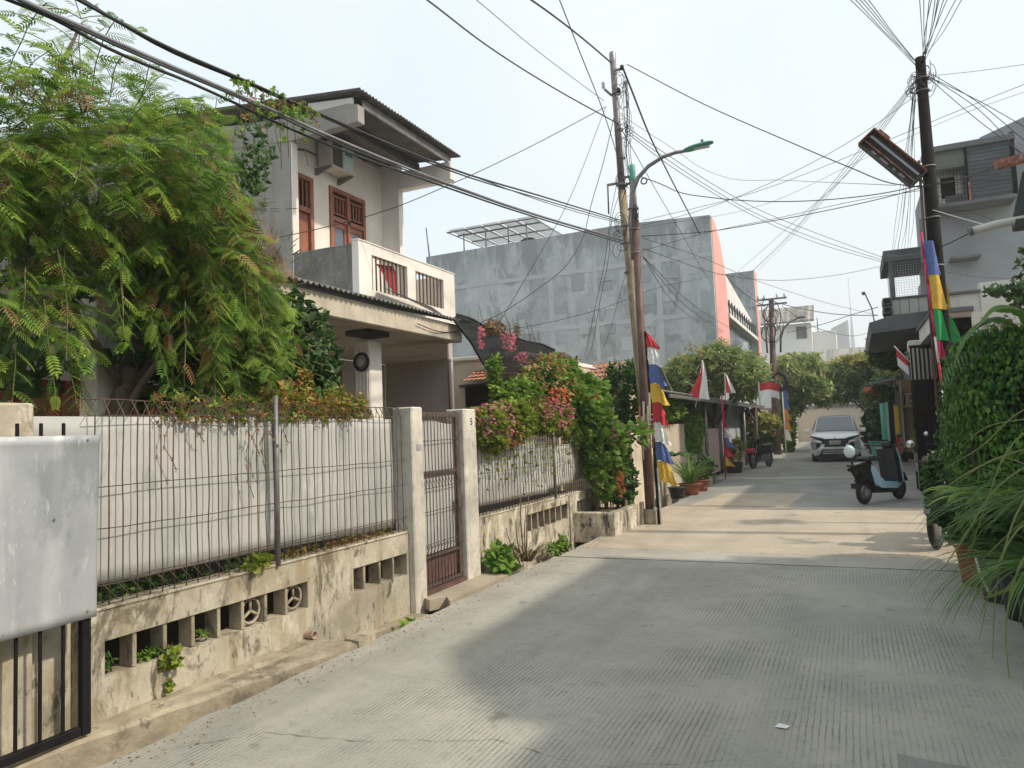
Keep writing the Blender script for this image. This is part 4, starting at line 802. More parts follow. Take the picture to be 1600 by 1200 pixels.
('thin slack cable in the bunch hanging down beside the right hand pole', 'cables hanging beside the right hand pole', 0.0045, 'm_cable', [(1.05, 11.2, 6.16), (1.05, 13.0, 5.61), (1.38, 21.95, 6.0)]),
('thin slack cable in the bunch hanging down beside the right hand pole', 'cables hanging beside the right hand pole', 0.0045, 'm_cable', [(1.07, 11.2, 6.17), (1.1, 13.0, 5.6), (1.46, 21.95, 5.99)]),
('thin slack cable in the bunch hanging down beside the right hand pole', 'cables hanging beside the right hand pole', 0.0045, 'm_cable', [(1.08, 11.2, 6.11), (1.1, 13.0, 5.6), (1.53, 21.95, 5.94)]),
('thin slack cable in the bunch hanging down beside the right hand pole', 'cables hanging beside the right hand pole', 0.0045, 'm_cable', [(1.03, 11.2, 6.07), (1.1, 13.0, 5.6), (1.6, 21.95, 5.91)]),
('thin slack cable in the bunch hanging down beside the right hand pole', 'cables hanging beside the right hand pole', 0.0045, 'm_cable', [(1.03, 11.2, 6.09), (1.14, 13.0, 5.59), (1.66, 21.95, 5.99)]),
("long thin cable from the right hand pole's collar descending far to the left", 'long cables from the right hand pole to the left', 0.006, 'm_cable', [(1.05, 11.2, 6.11), (0.48, 14.0, 6.33), (-0.9, 20.0, 6.63), (-4.08, 31.75, 7.33)]),
("long thin cable from the right hand pole's collar descending far to the left", 'long cables from the right hand pole to the left', 0.006, 'm_cable', [(1.04, 11.2, 6.08), (0.48, 14.0, 6.26), (-0.73, 20.0, 6.76), (-4.08, 37.14, 8.83)]),
("long thin cable from the right hand pole's collar descending far to the left", 'long cables from the right hand pole to the left', 0.006, 'm_cable', [(1.04, 11.2, 6.05), (0.47, 14.0, 6.19), (-0.64, 20.0, 6.78), (-4.08, 40.76, 9.63)]),
("long thin cable from the right hand pole's collar descending far to the left", 'long cables from the right hand pole to the left', 0.006, 'm_cable', [(1.04, 11.2, 6.03), (0.47, 14.0, 6.13), (-0.99, 20.0, 6.72), (-4.08, 29.59, 7.2)]),
("thin cable from light box level running level to the left hand pole's clamp", None, 0.005, 'm_cable', [(1.05, 11.2, 5.91), (0.36, 11.3, 5.55), (-0.93, 11.5, 5.13), (-2.12, 11.7, 4.93), (-2.97, 11.9, 4.91)]),
("cable from the right hand pole's collar sloping down to the right edge", 'cables from the right hand pole to the right edge', 0.006, 'm_cable', [(1.22, 11.2, 6.15), (1.67, 10.6, 5.34), (2.04, 10.0, 4.34), (4.16, 6.57, -1.98)]),
("cable from the right hand pole's collar sloping down to the right edge", 'cables from the right hand pole to the right edge', 0.006, 'm_cable', [(1.22, 11.2, 6.21), (1.68, 10.6, 5.42), (2.05, 10.0, 4.59), (4.43, 6.14, -1.35)]),
("cable from the right hand pole's collar sloping down to the right edge", 'cables from the right hand pole to the right edge', 0.006, 'm_cable', [(1.22, 11.2, 6.14), (1.68, 10.6, 5.45), (2.07, 10.0, 4.76), (4.82, 5.77, -0.7)]),
("cable from the right hand pole's collar sloping down to the right edge", 'cables from the right hand pole to the right edge', 0.006, 'm_cable', [(1.22, 11.2, 6.12), (1.66, 10.6, 5.2), (2.04, 10.0, 4.43), (4.58, 5.99, -1.32)]),
('almost level thin cable from the right hand pole to the right edge near its top', None, 0.004, 'm_cable', [(1.25, 11.2, 6.14), (1.67, 10.8, 5.92), (2.11, 10.0, 5.55), (5.24, 4.32, 2.32)]),
('thin cable rising from behind the light box to the right edge, upper one', None, 0.005, 'm_cable', [(-2.96, 11.9, 4.99), (-1.21, 12.4, 5.31), (0.77, 12.0, 5.65), (1.58, 11.4, 5.67), (2.26, 10.8, 5.64), (7.51, 6.17, 4.81)]),
('thin cable rising from behind the light box to the right edge, lower one', None, 0.0035, 'm_cable', [(-2.97, 11.9, 4.87), (-1.04, 12.6, 5.15), (0.42, 12.5, 5.59), (1.59, 11.5, 5.64), (2.25, 10.8, 5.54), (7.03, 5.73, 4.22)]),
('black cable from the light box to the rusty gutter end', None, 0.012, 'm_cable', [(1.01, 11.2, 4.65), (1.27, 10.6, 4.49), (1.45, 9.9, 4.33), (1.53, 9.0, 4.15)]),
('thin level cable crossing in front of the barred balcony', None, 0.005, 'm_cable', [(1.04, 11.2, 4.66), (1.53, 11.0, 4.57), (2.01, 10.6, 4.39)]),
('white cable sagging from the right hand pole to the white roof pipe', None, 0.008, 'm_cablewhite', [(1.12, 11.2, 4.33), (1.35, 10.4, 3.97), (1.48, 9.4, 3.61)]),
("thick black cable from the right hand pole up to the white roof pipe's end", None, 0.01, 'm_cable', [(0.9, 20.0, 5.52), (1.11, 15.0, 4.49), (1.21, 11.2, 3.8), (1.25, 9.2, 3.5)]),
('thin black cable from the right hand pole to the dark blind', None, 0.005, 'm_cable', [(1.19, 11.2, 4.41), (1.41, 10.3, 4.02), (1.55, 9.2, 3.59)]),
('thin cable from the right hand pole across the grey wall to the cream parapet', None, 0.004, 'm_cable', [(1.27, 11.3, 3.47), (1.8, 12.5, 3.55), (2.62, 14.0, 3.69)]),
('long thin cable from the cross arm pole rising over the street to the cage', None, 0.02, 'm_cable', [(-3.73, 38.3, 7.77), (-1.86, 36.0, 6.74), (-0.02, 34.0, 5.99), (1.2, 33.0, 5.71)]),
('faint cable from the cross arm pole down to the distant roof', None, 0.02, 'm_cable', [(-2.8, 38.3, 7.28), (-1.72, 45.0, 6.94), (0.26, 52.0, 6.94), (1.38, 58.0, 7.69)]),
('cable from the curved lamp arm to the awning on the right', None, 0.018, 'm_cable', [(-2.64, 38.3, 5.93), (-1.1, 36.0, 5.89), (0.22, 33.0, 5.83), (1.11, 30.0, 5.64)]),
('slack cable from the cross arm pole to the pink fin building', None, 0.015, 'm_cable', [(-3.74, 38.3, 7.58), (-4.05, 36.0, 6.97), (-4.41, 34.0, 7.08)]),
]
# ================================================================ POLES AND LAMPS
t = thing("lamp_post", (-3.07, 11.86, 0), "rust brown street lamp post with a green cap and green lamp head", "lamp post")
MB().tube([(-3.07, 11.86, -.1), (-3.072, 11.86, 2.6), (-3.075, 11.86, 5.0)], [.078, .070, .062], 14).part("pole", m_steelpole, t)
MB().tube([(-3.075, 11.86, 5.0), (-3.08, 11.86, 5.72)], .045, 12).part("upper_tube", m_galv, t)
MB().lathe([(.115, -.2), (.115, .20), (.10, .235), (.078, .24)], (-3.07, 11.86, 0), 14).part("footing", m_kerb, t)
MB().lathe([(.048, 0), (.05, .01), (.05, .26), (.045, .27), (0, .27)], (-3.08, 11.86, 5.68), 14).part("cap", m_green, t)
arm = [(-3.14, 11.85, 4.35), (-3.15, 11.84, 5.0), (-3.10, 11.83, 5.45), (-2.98, 11.82, 5.70), (-2.80, 11.82, 5.86), (-2.55, 11.82, 5.97), (-2.35, 11.82, 6.0), (-2.2, 11.82, 6.0)]
MB().tube(arm, [.04, .04, .036, .034, .032, .03, .028, .028], 10).part("arm", m_galv, t)
lh = MB()
def lam(u, v):
    x = -2.20+.46*u; w_ = .035+.075*math.sin(PI*min(1, .15+u*.8))**.7; a = 2*PI*v
    return (x, 11.82+w_*math.cos(a), 6.0+.055*u+(.045 if math.sin(a) > 0 else .03)*math.sin(a)*(1-.25*u)*(.3+.7*min(1, (1-u)*6))*(.4+.6*min(1, u*5)))
lh.grid(lam, 12, 14); lo = lh.part("lamp_head", m_green, t)
MB().box(-2.10, -1.80, 11.77, 11.87, 5.992, 6.0).part("lens", m_lens, lo)
MB().cbox(-1.93, -1.89, 11.80, 11.84, 6.09, 6.13, .004).part("sensor", m_galv, lo)
for z in (4.45, 4.85, 5.2): MB().torus((-3.1, 11.86, z), .085, .012, 'z', 14, 5).part("clamp", m_galv, t)
# utility pole
t = thing("utility_pole", (-3.16, 12.12, 0), "tall lichened concrete and grey steel utility pole behind the lamp post", "pole")
MB().tube([(-3.12, 12.12, -.2), (-3.165, 12.12, 1.85), (-3.28, 12.12, 4.4), (-3.345, 12.12, 5.62)], [.082, .078, .075, .075], 14).part("lower_pole", m_conpole, t)
MB().tube([(-3.345, 12.12, 5.62), (-3.40, 12.12, 8.06)], [.062, .052], 14).part("upper_pole", m_galv, t)
MB().lathe([(.056, 0), (.058, .01), (.058, .16), (.05, .18), (0, .18)], (-3.40, 12.12, 7.92), 12).part("pole_cap", m_cablegrey, t)
MB().torus((-3.335, 12.12, 5.72), .078, .02, 'z', 16, 6).part("collar", m_galv, t)
MB().cbox(-3.60, -3.34, 12.07, 12.10, 5.74, 5.78, .004).cbox(-3.30, -3.14, 12.07, 12.10, 5.82, 5.86, .004).cbox(-3.30, -3.10, 12.07, 12.10, 5.70, 5.74, .004).part("cross_bracket", m_galv, t)
MB().tube([(-3.585, 12.08, 5.76), (-3.59, 12.08, 5.25)], .014, 6).part("hanger", m_galv, t)
MB().tube([(-3.395, 12.12, 7.30), (-3.47, 12.1, 7.36), (-3.56, 12.08, 7.46)], .022, 6).part("insulator_arm", m_galv, t)
for (x, z) in ((-3.58, 7.50),): MB().lathe([(.018, -.02), (.03, 0), (.03, .02), (.02, .03), (.03, .05), (.03, .08), (.012, .1), (0, .1)], (x, 12.08, z), 10).part("insulator", m_lens, t)
MB().cbox(-3.36, -3.20, 12.05, 12.08, 7.72, 7.76, .004).part("top_bracket", m_galv, t)
for x, z in ((-3.22, 7.74), (-3.30, 7.35)): MB().lathe([(.02, -.03), (.035, -.02), (.035, .04), (.02, .05), (0, .05)], (x, 12.04, z), 10).part("insulator", m_rubber, t)
for z in (7.35, 6.7, 6.2, 5.0, 4.7, 4.2): MB().torus((-3.30-.022*(z-4.4), 12.12, z), .07+.01*(z < 5.6), .012, 'z', 14, 5).part("strap", m_galv, t)
tg = MB(); r = random.Random(9)
def tangle(mb, c, R, n, rr=.004, seed=1):
    q = random.Random(seed)
    for _ in range(n):
        pts = []; a0 = q.uniform(0, 6); cx, cy, cz = (c[0]+q.uniform(-.5, .5)*R, c[1]+q.uniform(-.5, .5)*R*.5, c[2]+q.uniform(-1, 1)*R*1.5)
        ra, rb_ = R*q.uniform(.4, 1), R*q.uniform(.6, 1.6)
        for k in range(12):
            a = a0+.55*k; pts.append((cx+ra*math.cos(a), cy+.5*ra*math.sin(a*.7), cz+rb_*math.sin(a)+.01*k))
        mb.tube(pts, rr, 4)
tangle(tg, (-3.27, 12.02, 7.25), .12, 9, seed=2); tangle(tg, (-3.22, 12.02, 6.65), .13, 8, seed=3); tangle(tg, (-3.28, 12.02, 5.6), .12, 5, seed=4)
tangle(tg, (-3.40, 12.0, 4.75), .14, 8, .005, seed=5); tangle(tg, (-3.05, 11.8, 5.0), .07, 6, seed=6)
tg.part("wire_tangle", m_cable, t, kind="stuff")
st = MB(); q = random.Random(8)
for i in range(7):
    x = -3.27+.012*i; st.tube([(x+.06, 12.03, 7.5), (x+.08+q.uniform(-.04, .05), 12.0, 6.9), (x+.03+q.uniform(-.04, .04), 12.0, 6.2), (x+.1, 12.0, 5.6), (x+.06+q.uniform(-.03, .03), 12.0, 5.0), (x+.14, 11.98, 4.3)], .005, 4)
st.part("down_leads", m_cable, t, kind="stuff")
# banner pole with the long pennant string
t = thing("pennant_banner", (-2.93, 11.78, 0), "long red, white, blue and yellow pennant string on a black pole by the lamp post", "banner")
MB().tube([(-2.91, 11.78, -.05), (-2.93, 11.78, 1.2), (-2.985, 11.78, 3.12)], [.028, .026, .020], 8).part("pole", m_blackpaint, t)
MB().tube([(-2.872, 11.74, -.02), (-2.885, 11.74, .9)], .013, 6).part("white_pipe", m_cablewhite, t)
cols = [m_red, m_whitecloth, m_blue, m_yellowc, m_red, m_whitecloth, m_blue, m_yellowc]
left = [(-2.98, 3.10), (-2.975, 2.84), (-2.96, 2.57), (-2.955, 2.26), (-2.94, 1.95), (-2.93, 1.63), (-2.92, 1.32), (-2.91, 1.01), (-2.90, .68)]
right = [-2.96, -2.79, -2.73, -2.71, -2.69, -2.72, -2.70, -2.67, -2.62]
for i in range(8):
    (xa, za), (xb, zb) = left[i], left[i+1]
    ra = right[i] if i == 0 else left[i][0]+(right[i]-left[i][0])*.62; rbx = right[i+1]+.04
    def fn(u, v, xa=xa, za=za, xb=xb, zb=zb, ra=ra, rbx=rbx, i=i):
        x = (xa+(ra-xa)*u)*(1-v)+(xb+(rbx-xb)*u)*v; z = za*(1-v)+zb*v-.05*u*v*(1 if i else .3)+.02*math.sin(6*u)*v
        return (x+.012, 11.76-.03*i*0+.03*math.sin(7*u+3*v+i)*u-.012*v, z)
    MB().grid(lambda u, v: (lambda p: (p[0]+.006*math.sin(23*u+9*v), p[1]+.022*math.sin(17*u+5*v+2*i)*u+.008*math.sin(31*u-11*v), p[2]+.006*math.sin(13*u+i)))(fn(u, v)), 16, 14).part("pennant", cols[i], t)
for z in (.25, 1.6, 1.68, 1.76): MB().torus((-2.95, 11.80, z), .045, .012, 'z', 12, 5).part("tie", m_cablewhite, t)
t = thing("pole_wrap_sticks", (-3.1, 11.70, 1.5), "bundle of short brown bamboo pieces tied to the lamp post above the climber", "bamboo")
q = random.Random(2)
for i in range(7):
    x = -3.15+.035*i; z = 1.0+q.uniform(0, .5); MB().tube([(x, 11.74+q.uniform(-.02, .02), z), (x+.02, 11.75, z+q.uniform(.4, .8))], .018, 7).part("stick", m_cream if i % 3 else m_tile, t)
for z in (1.35, 1.5, 1.6): MB().torus((-3.06, 11.80, z), .12, .01, 'z', 16, 5).part("tie", m_cablewhite, t)
# Indonesian style two band flags
def flag(name, base, top, poly_fn, label, bands=(m_red, m_whitecloth), pole=m_cablewhite):
    t = thing(name, base, label, "flag")
    MB().tube([base, top], .014, 6).part("staff", pole, t)
    for k, m in enumerate(bands):
        o = MB().grid(lambda u, v: poly_fn(u, (k+v)/2), 10, 5).part("band", m, t)
    return t
def hang(top, w, h, lean, seed):
    # limp cloth: hoist edge on the staff, fly edge fallen down and gathered
    def fn(u, v):
        z = top[2]-h*.10-h*.75*u-.30*h*v*(1-u); x = top[0]+lean*u+w*v*(.25+.75*(1-u*.4))
        return (x+.02*math.sin(9*v+4*u+seed), top[1]-.04+.035*math.sin(8*v+seed), z)
    return fn
flag("national_flag", (-3.42, 18.0, 2.0), (-3.19, 18.0, 3.12), lambda u, v: (-3.19-.36*u*(1-v)+(.02+.12*u)*v+.02*math.sin(5*u), 17.97+.03*math.sin(9*v+3*u), 3.08-.82*u-.10*v*(u)), "larger limp red and white flag above the creeper, in front of the bluish lean-to")
flag("national_flag", (-3.38, 22.5, 2.2), (-3.36, 22.5, 3.08), lambda u, v: (-3.36+.02+.24*v*u+.04*v, 22.47+.03*math.sin(8*v+3*u), 3.04-.55*u-.02*v), "small limp red and white flag over the grey canopy edge")
flag("national_flag", (-2.36, 22.0, 1.9), (-2.36, 22.0, 2.74), lambda u, v: (-2.35+.52*u, 22+.05*math.sin(6*u+2*v), 2.68-.42*v-.05*u*1.0+.05*math.sin(3.2*u)), "red and white flag flying flat beside the tyre hung on the far pole")
t = thing("pennant_banner", (-3.40, 21.8, 0), "short faded red, white and dark pennant string beside the picket gate", "banner")
MB().tube([(-3.40, 21.8, -.05), (-3.38, 21.8, 2.4)], .022, 7).part("pole", m_magenta, t)
for i, m in enumerate([m_magenta, m_magenta, m_whitecloth, m_blue, m_red, m_yellowc]):
    z0 = 2.0-.27*i; w0 = .05+.01*i
    MB().grid(lambda u, v: (-3.37+(.04+(.26 if i > 1 else .06)*v)*u, 21.78+.03*math.sin(5*u+i), z0-.27*v-.05*u*v), 5, 4).part("pennant", m, t)
t = thing("pennant_banner", (-3.05, 38.0, 0), "tall thin blue and orange pennant string on the far side of the tyre pole", "banner")
MB().tube([(-3.0, 38.0, -.05), (-3.02, 38.0, 3.4)], .03, 7).part("pole", m_cablewhite, t)
for i, m in enumerate([m_blue, m_blue, M("orange_cloth", (.75, .25, .05)), MATS["orange_cloth"], m_whitecloth]):
    MB().grid(lambda u, v: (-2.98+(.14+.14*v)*u, 37.98, 3.2-.5*i-.5*v-.06*u*v), 4, 3).part("pennant", m, t)
# far pole with cross arm, lamp and tyre
t = thing("utility_pole", (-3.43, 38.3, 0), "far brown pole with cross arm and curved lamp arm, a tyre hung on it", "pole")
MB().tube([(-3.43, 38.3, -.1), (-3.40, 38.3, 4), (-3.28, 38.3, 7.7)], [.19, .15, .12], 12).part("pole", m_steelpole, t)
for z in (7.62, 7.36): MB().cbox(-3.95, -2.55, 38.2, 38.27, z, z+.09, .01).part("cross_arm", m_galv, t)
for x in (-3.9, -3.6, -3.0, -2.65): MB().lathe([(.05, 0), (.06, .1), (.03, .2), (0, .2)], (x, 38.23, 7.72), 8).part("insulator", m_lens, t)
MB().tube([(-3.0, 38.3, 5.0), (-2.95, 38.3, 5.7), (-2.8, 38.3, 6.15), (-2.5, 38.3, 6.45), (-2.1, 38.3, 6.62)], .05, 8).part("lamp_arm", m_galv, t)
MB().cbox(-2.15, -1.75, 38.2, 38.4, 6.58, 6.70, .03).part("lamp_head", m_galv, t)
MB().tube([(-3.6, 38.1, 5.0), (-3.62, 38.1, 7.2)], .05, 6).part("conduit", m_galv, t)
q = MB(); tangle(q, (-3.3, 38.0, 6.6), .5, 8, .02, 7); q.part("wire_tangle", m_cable, t, kind="stuff")
t = thing("tyre", (-3.2, 37.95, 3.55), "black tyre hung high on the far brown pole", "tyre")
MB().torus((-3.18, 37.95, 3.55), .42, .11, 'y', 26, 10).part("tyre", m_rubber, t)
# right hand pole with its rusty light box
t = thing("utility_pole", (1.14, 11.2, 0), "dark tapering pole on the right bearing a rusty tilted light box", "pole")
MB().tube([(1.16, 11.2, -.2), (1.145, 11.2, 3.0), (1.14, 11.2, 6.42)], [.105, .095, .062], 16).part("pole", M("dark_grey_pole", (.020, .017, .017), (.011, .010, .010), 6, rough=.85, bump=.1, spec=.1), t)
for z in (6.12, 5.95, 4.9, 4.2, 3.55, 3.0): MB().torus((1.142, 11.2, z), .075+.006*(6.4-z), .012, 'z', 14, 5).part("strap", m_galv, t)
MB().tube([(1.03, 11.16, 5.0), (1.02, 11.16, 3.2), (1.03, 11.16, 1.6)], .018, 6).part("conduit", m_steelpole, t)
MB().cbox(.975, 1.02, 11.12, 11.2, 3.6, 4.2, .008).part("slim_box", m_galv, t)
q = MB(); tangle(q, (1.05, 11.15, 6.0), .09, 12, .004, 11); tangle(q, (1.22, 11.15, 6.05), .08, 8, .004, 12); q.part("wire_tangle", m_cable, t, kind="stuff")
m_rusty = M("rusty_orange_enamel", (0.36, 0.12, 0.07), (0.15, 0.08, 0.06), 9, rough=.7, mold=((.42, .36, .31), .52, .7, 14), mold2=[((.06, .05, .045), .56, .8, 20, 1)])
lb = thing("light_box", (1.02, 11.1, 4.72), "rusty orange open fluorescent light box sticking up left from the right hand pole", "light fixture")
ang = math.atan2(.74, -.62)
def LB(a0, a1, b0, b1, y0, y1):
    c, s = math.cos(ang), math.sin(ang); mb = MB()
    mb.box(a0, a1, y0, y1, b0, b1); mb.v = [(1.02+c*a-s*b, y, 4.72+s*a+c*b) for a, y, b in mb.v]; return mb
LB(0.03, .93, -.125, .125, 11.20, 11.215).part("back_shell", m_rusty, lb)
LB(0.03, .93, -.14, -.1255, 11.06, 11.215).part("side_shell", m_rusty, lb)
LB(0.03, .93, .1255, .135, 11.08, 11.215).part("side_shell", m_soffit, lb)
LB(0.9305, .945, -.14, .135, 11.06, 11.215).part("end_shell", m_rusty, lb)
LB(0.015, .0295, -.14, .135, 11.06, 11.215).part("end_shell", m_soffit, lb)
LB(0.035, .925, -.12, .12, 11.185, 11.199).part("reflector", M("dark_reflector", (.10, .095, .09), (.05, .045, .042), 12), lb)  # dark grey brown inner face of the box
LB(0.06, .90, -.055, -.025, 11.10, 11.13).part("tube_lamp", m_cablegrey, lb)
LB(0.035, .925, .03, .05, 11.14, 11.184).part("ballast_rail", m_rusty, lb)
for a, w_ in ((.18, .10), (.33, .05), (.47, .14), (.68, .08)): LB(a, a+w_, .065, .095, 11.180, 11.184).part("flaked_print", m_cablegrey, lb)
LB(.70, .88, -.18, -.141, 11.1, 11.16).part("rust_bracket", m_rusty, lb)
MB().tube([(1.0, 11.15, 4.77), (1.10, 11.18, 4.66)], .02, 6).part("bracket", m_galv, lb)
# pennant on a red and white pole leaning on it
t = thing("pennant_banner", (1.03, 11.05, 1.6), "blue, yellow and green pennant on a red and white pole beside the right hand pole", "banner")
P0, P1 = Vector((1.12, 11.05, 1.2)), Vector((0.98, 11.05, 4.0))
for i in range(8): MB().tube([P0.lerp(P1, i/8), P0.lerp(P1, (i+1)/8-.002)], .016, 7).part("pole_band", (m_magenta if i in (7, 6, 5, 4, 0) else m_whitecloth if i in (1, 3) else m_red), t)
for i, (m, z0, z1, w_) in enumerate([(m_blue, 3.88, 3.42, .15), (m_yellowc, 3.42, 2.96, .17), (m_greenc, 2.96, 2.55, .14), (m_magenta, 2.55, 2.3, .08)]):
    def fn(u, v):
        z = z0+(z1-z0)*v; s = (4.0-z)/2.8; x = .98+.14*s+.012
        return (x+w_*u*(.75+.25*v), 11.03+.025*math.sin(6*u+2*v+i), z-.02*u)
    MB().grid(fn, 6, 6).part("pennant", m, t)
MB().add([(1.235, 11.29, 3.32), (1.27, 11.29, 3.25), (1.28, 11.29, 3.0), (1.24, 11.29, 2.96), (1.16, 11.29, 3.05), (1.235, 11.29, 3.08)], [(0, 1, 2, 3, 4, 5)]).part("pennant", m_yellowc, t)
MB().add([(1.25, 11.29, 2.9), (1.30, 11.29, 2.82), (1.36, 11.29, 2.62), (1.37, 11.29, 2.5), (1.25, 11.29, 2.52)], [(0, 1, 2, 3, 4)]).part("pennant", m_greenc, t)
# ================================================================ CABLES
def smooth_path(P, n=5):
    P = [Vector(p) for p in P]; out = []; h = [max(1e-6, (b-a).length) for a, b in zip(P, P[1:])]; m = []
    for i in range(len(P)):
        if i == 0: m.append((P[1]-P[0])/h[0])
        elif i == len(P)-1: m.append((P[-1]-P[-2])/h[-1])
        else: a, b = (P[i]-P[i-1])/h[i-1], (P[i+1]-P[i])/h[i]; m.append((a*h[i]+b*h[i-1])/(h[i]+h[i-1]))
    for i in range(len(P)-1):
        for k in range(n):
            t = k/n; t2, t3 = t*t, t*t*t
            out.append(P[i]*(2*t3-3*t2+1)+m[i]*(h[i]*(t3-2*t2+t))+P[i+1]*(3*t2-2*t3)+m[i+1]*(h[i]*(t3-t2)))
    out.append(P[-1]); return out
for lab, grp, r_, mat, P in WIRES:
    o = MB().tube(smooth_path(P), r_*0.8, 5).part("cable", globals()[mat]); tag(o, lab, "cable", grp)
o = MB().torus((-2.88, 11.8, 5.62), .05, .012, 'y', 14, 5).part("cable_coil", m_cable); tag(o, "small wound cable coil hanging on the wire right of the lamp post", "cable coil")
# ================================================================ LEAVES
def bent(L, w, n=4, droop=.25, fold=.15, x0=0, ang=0, z0=0, y0=0):
    """one lance leaf as a short strip of quads along +X (turned by ang)"""
    ca, sa = math.cos(ang), math.sin(ang); out = []; prev = None
    for i in range(n+1):
        t = i/n; hw = w/2*math.sin(PI*(.08+.90*t))**.8; x = L*t; z = -droop*L*t*t
        row = [(x, hw, z-fold*hw), (x, 0, z), (x, -hw, z-fold*hw)]
        row = [(x0+a*ca-b*sa, y0+a*sa+b*ca, z0+c) for a, b, c in row]
        if prev: out += [[prev[0], prev[1], row[1], row[0]], [prev[1], prev[2], row[2], row[1]]]
        prev = row
    return out
def feather(L=.23, pairs=10, pl=.085, w=.0105):
    P = []
    for i in range(pairs):
        t = (i+.7)/pairs; z = -.25*L*t*t; l = pl*math.sin(PI*(.22+.62*t))**.6
        for s in (1, -1): P += [f for f in bent(l, w, 3, .30, 0, L*t, math.radians(66-22*t)*s, z)]
    P.append([(0, .0013, 0), (0, -.0013, 0), (L, -.001, -.25*L), (L, .001, -.25*L)])
    return P
def bipinnate(L=.25, pairs=7, nl=9):
    P = []
    for i in range(pairs):
        t = (i+.6)/pairs; x = L*t; z = -.22*L*t*t; pl = .10*math.sin(PI*(.2+.65*t))**.6
        for s in (1, -1):
            a = math.radians(62-18*t)*s; ca, sa = math.cos(a), math.sin(a)
            for j in range(nl):
                q = (j+.7)/nl; bx, by, bz = x+pl*q*ca, pl*q*sa, z-.25*pl*q*q
                for s2 in (1, -1):
                    b = a+s2*math.radians(68); l = .0125*(1-.3*q); w = .0042
                    dx, dy = math.cos(b)*l, math.sin(b)*l; nx, ny = -math.sin(b)*w/2, math.cos(b)*w/2
                    P.append([(bx-nx, by-ny, bz), (bx+dx-nx*.6, by+dy-ny*.6, bz-.003), (bx+dx+nx*.6, by+dy+ny*.6, bz-.003), (bx+nx, by+ny, bz)])
            P.append([(x, 0, z), (x+pl*ca, pl*sa, z-.25*pl), (x+pl*ca+.0015, pl*sa+.001, z-.25*pl), (x+.0015, .001, z)])
    P.append([(0, .0012, 0), (0, -.0012, 0), (L, -.001, -.22*L), (L, .001, -.22*L)])
    return P
def pinnate(L=.18, pairs=6, l=.05, w=.018):
    P = []
    for i in range(pairs):
        t = (i+.8)/pairs
        for s in (1, -1): P += bent(l*(1-.3*abs(t-.5)), w, 2, .2, .1, L*t, math.radians(60)*s, -.2*L*t*t)
    return P+bent(l, w, 2, .2, .1, L, 0, -.2*L)
def cluster(n, L, w, seed, up=.2, nseg=3, droop=.3):
    """n leaves round a twig tip"""
    r = random.Random(seed); P = []
    for k in range(n):
        a = 2*PI*k/n+r.uniform(-.4, .4); e = r.uniform(-.5, .7)+up; l = L*r.uniform(.7, 1.15)
        m = Matrix.Rotation(a, 3, 'Z') @ Matrix.Rotation(-e, 3, 'Y') @ Matrix.Rotation(r.uniform(-.5, .5), 3, 'X')
        o = Vector((r.uniform(-.3, .3)*L, r.uniform(-.3, .3)*L, r.uniform(-.4, .4)*L))
        for f in bent(l, w, nseg, droop): P.append([tuple(m @ Vector(v) + o) for v in f])
    return P
lf_leuc = leafmesh("feathery_leaf", G_tree, feather(.17, 9, .060, .0085))
lf_leucl = leafmesh("sunlit_feathery_leaf", G_treelime, feather(.15, 8, .055, .0085))
lf_leucdead = leafmesh("dead_feathery_leaf", G_dead, feather(.18, 7, .07, .010))
lf_pin = leafmesh("pinnate_leaf", G_tree, pinnate(.13, 6, .045, .017))
lf_vine = leafmesh("vine_leaf_cluster", G_vine, cluster(6, .07, .045, 1))
lf_lime = leafmesh("lime_leaf_cluster", G_lime, cluster(7, .035, .022, 2))
lf_deadsm = leafmesh("dry_leaf_cluster", G_dead, cluster(4, .035, .018, 3))
lf_dark = leafmesh("dark_leaf_cluster", G_darkleaf, cluster(6, .09, .05, 4))
lf_mango = leafmesh("mango_leaf_cluster", G_mango, cluster(7, .17, .055, 5, up=-.1))
lf_long = leafmesh("long_leaf_cluster", G_mango, cluster(8, .26, .07, 6, up=-.5))
lf_croton = leafmesh("croton_leaf_cluster", G_croton, cluster(7, .055, .026, 7, up=.4))
lf_yel = leafmesh("yellow_leaf_cluster", G_yellowbush, cluster(6, .11, .05, 8))
lf_ficus = leafmesh("fig_leaf", G_ficus, bent(.055, .040, 3, .35, .25))
lf_fig2 = leafmesh("fig_leaf_dark", G_darkleaf, bent(.05, .038, 3, .35, .25))
lf_pinkf = leafmesh("pink_flower_cluster", G_fl_pink, cluster(6, .026, .022, 9, up=.3, nseg=2))
lf_redf = leafmesh("red_flower_cluster", G_fl_red, cluster(6, .026, .022, 10, up=.3, nseg=2))
lf_vineleaf_big = leafmesh("broad_leaf", G_vine, cluster(3, .13, .085, 13, up=0))
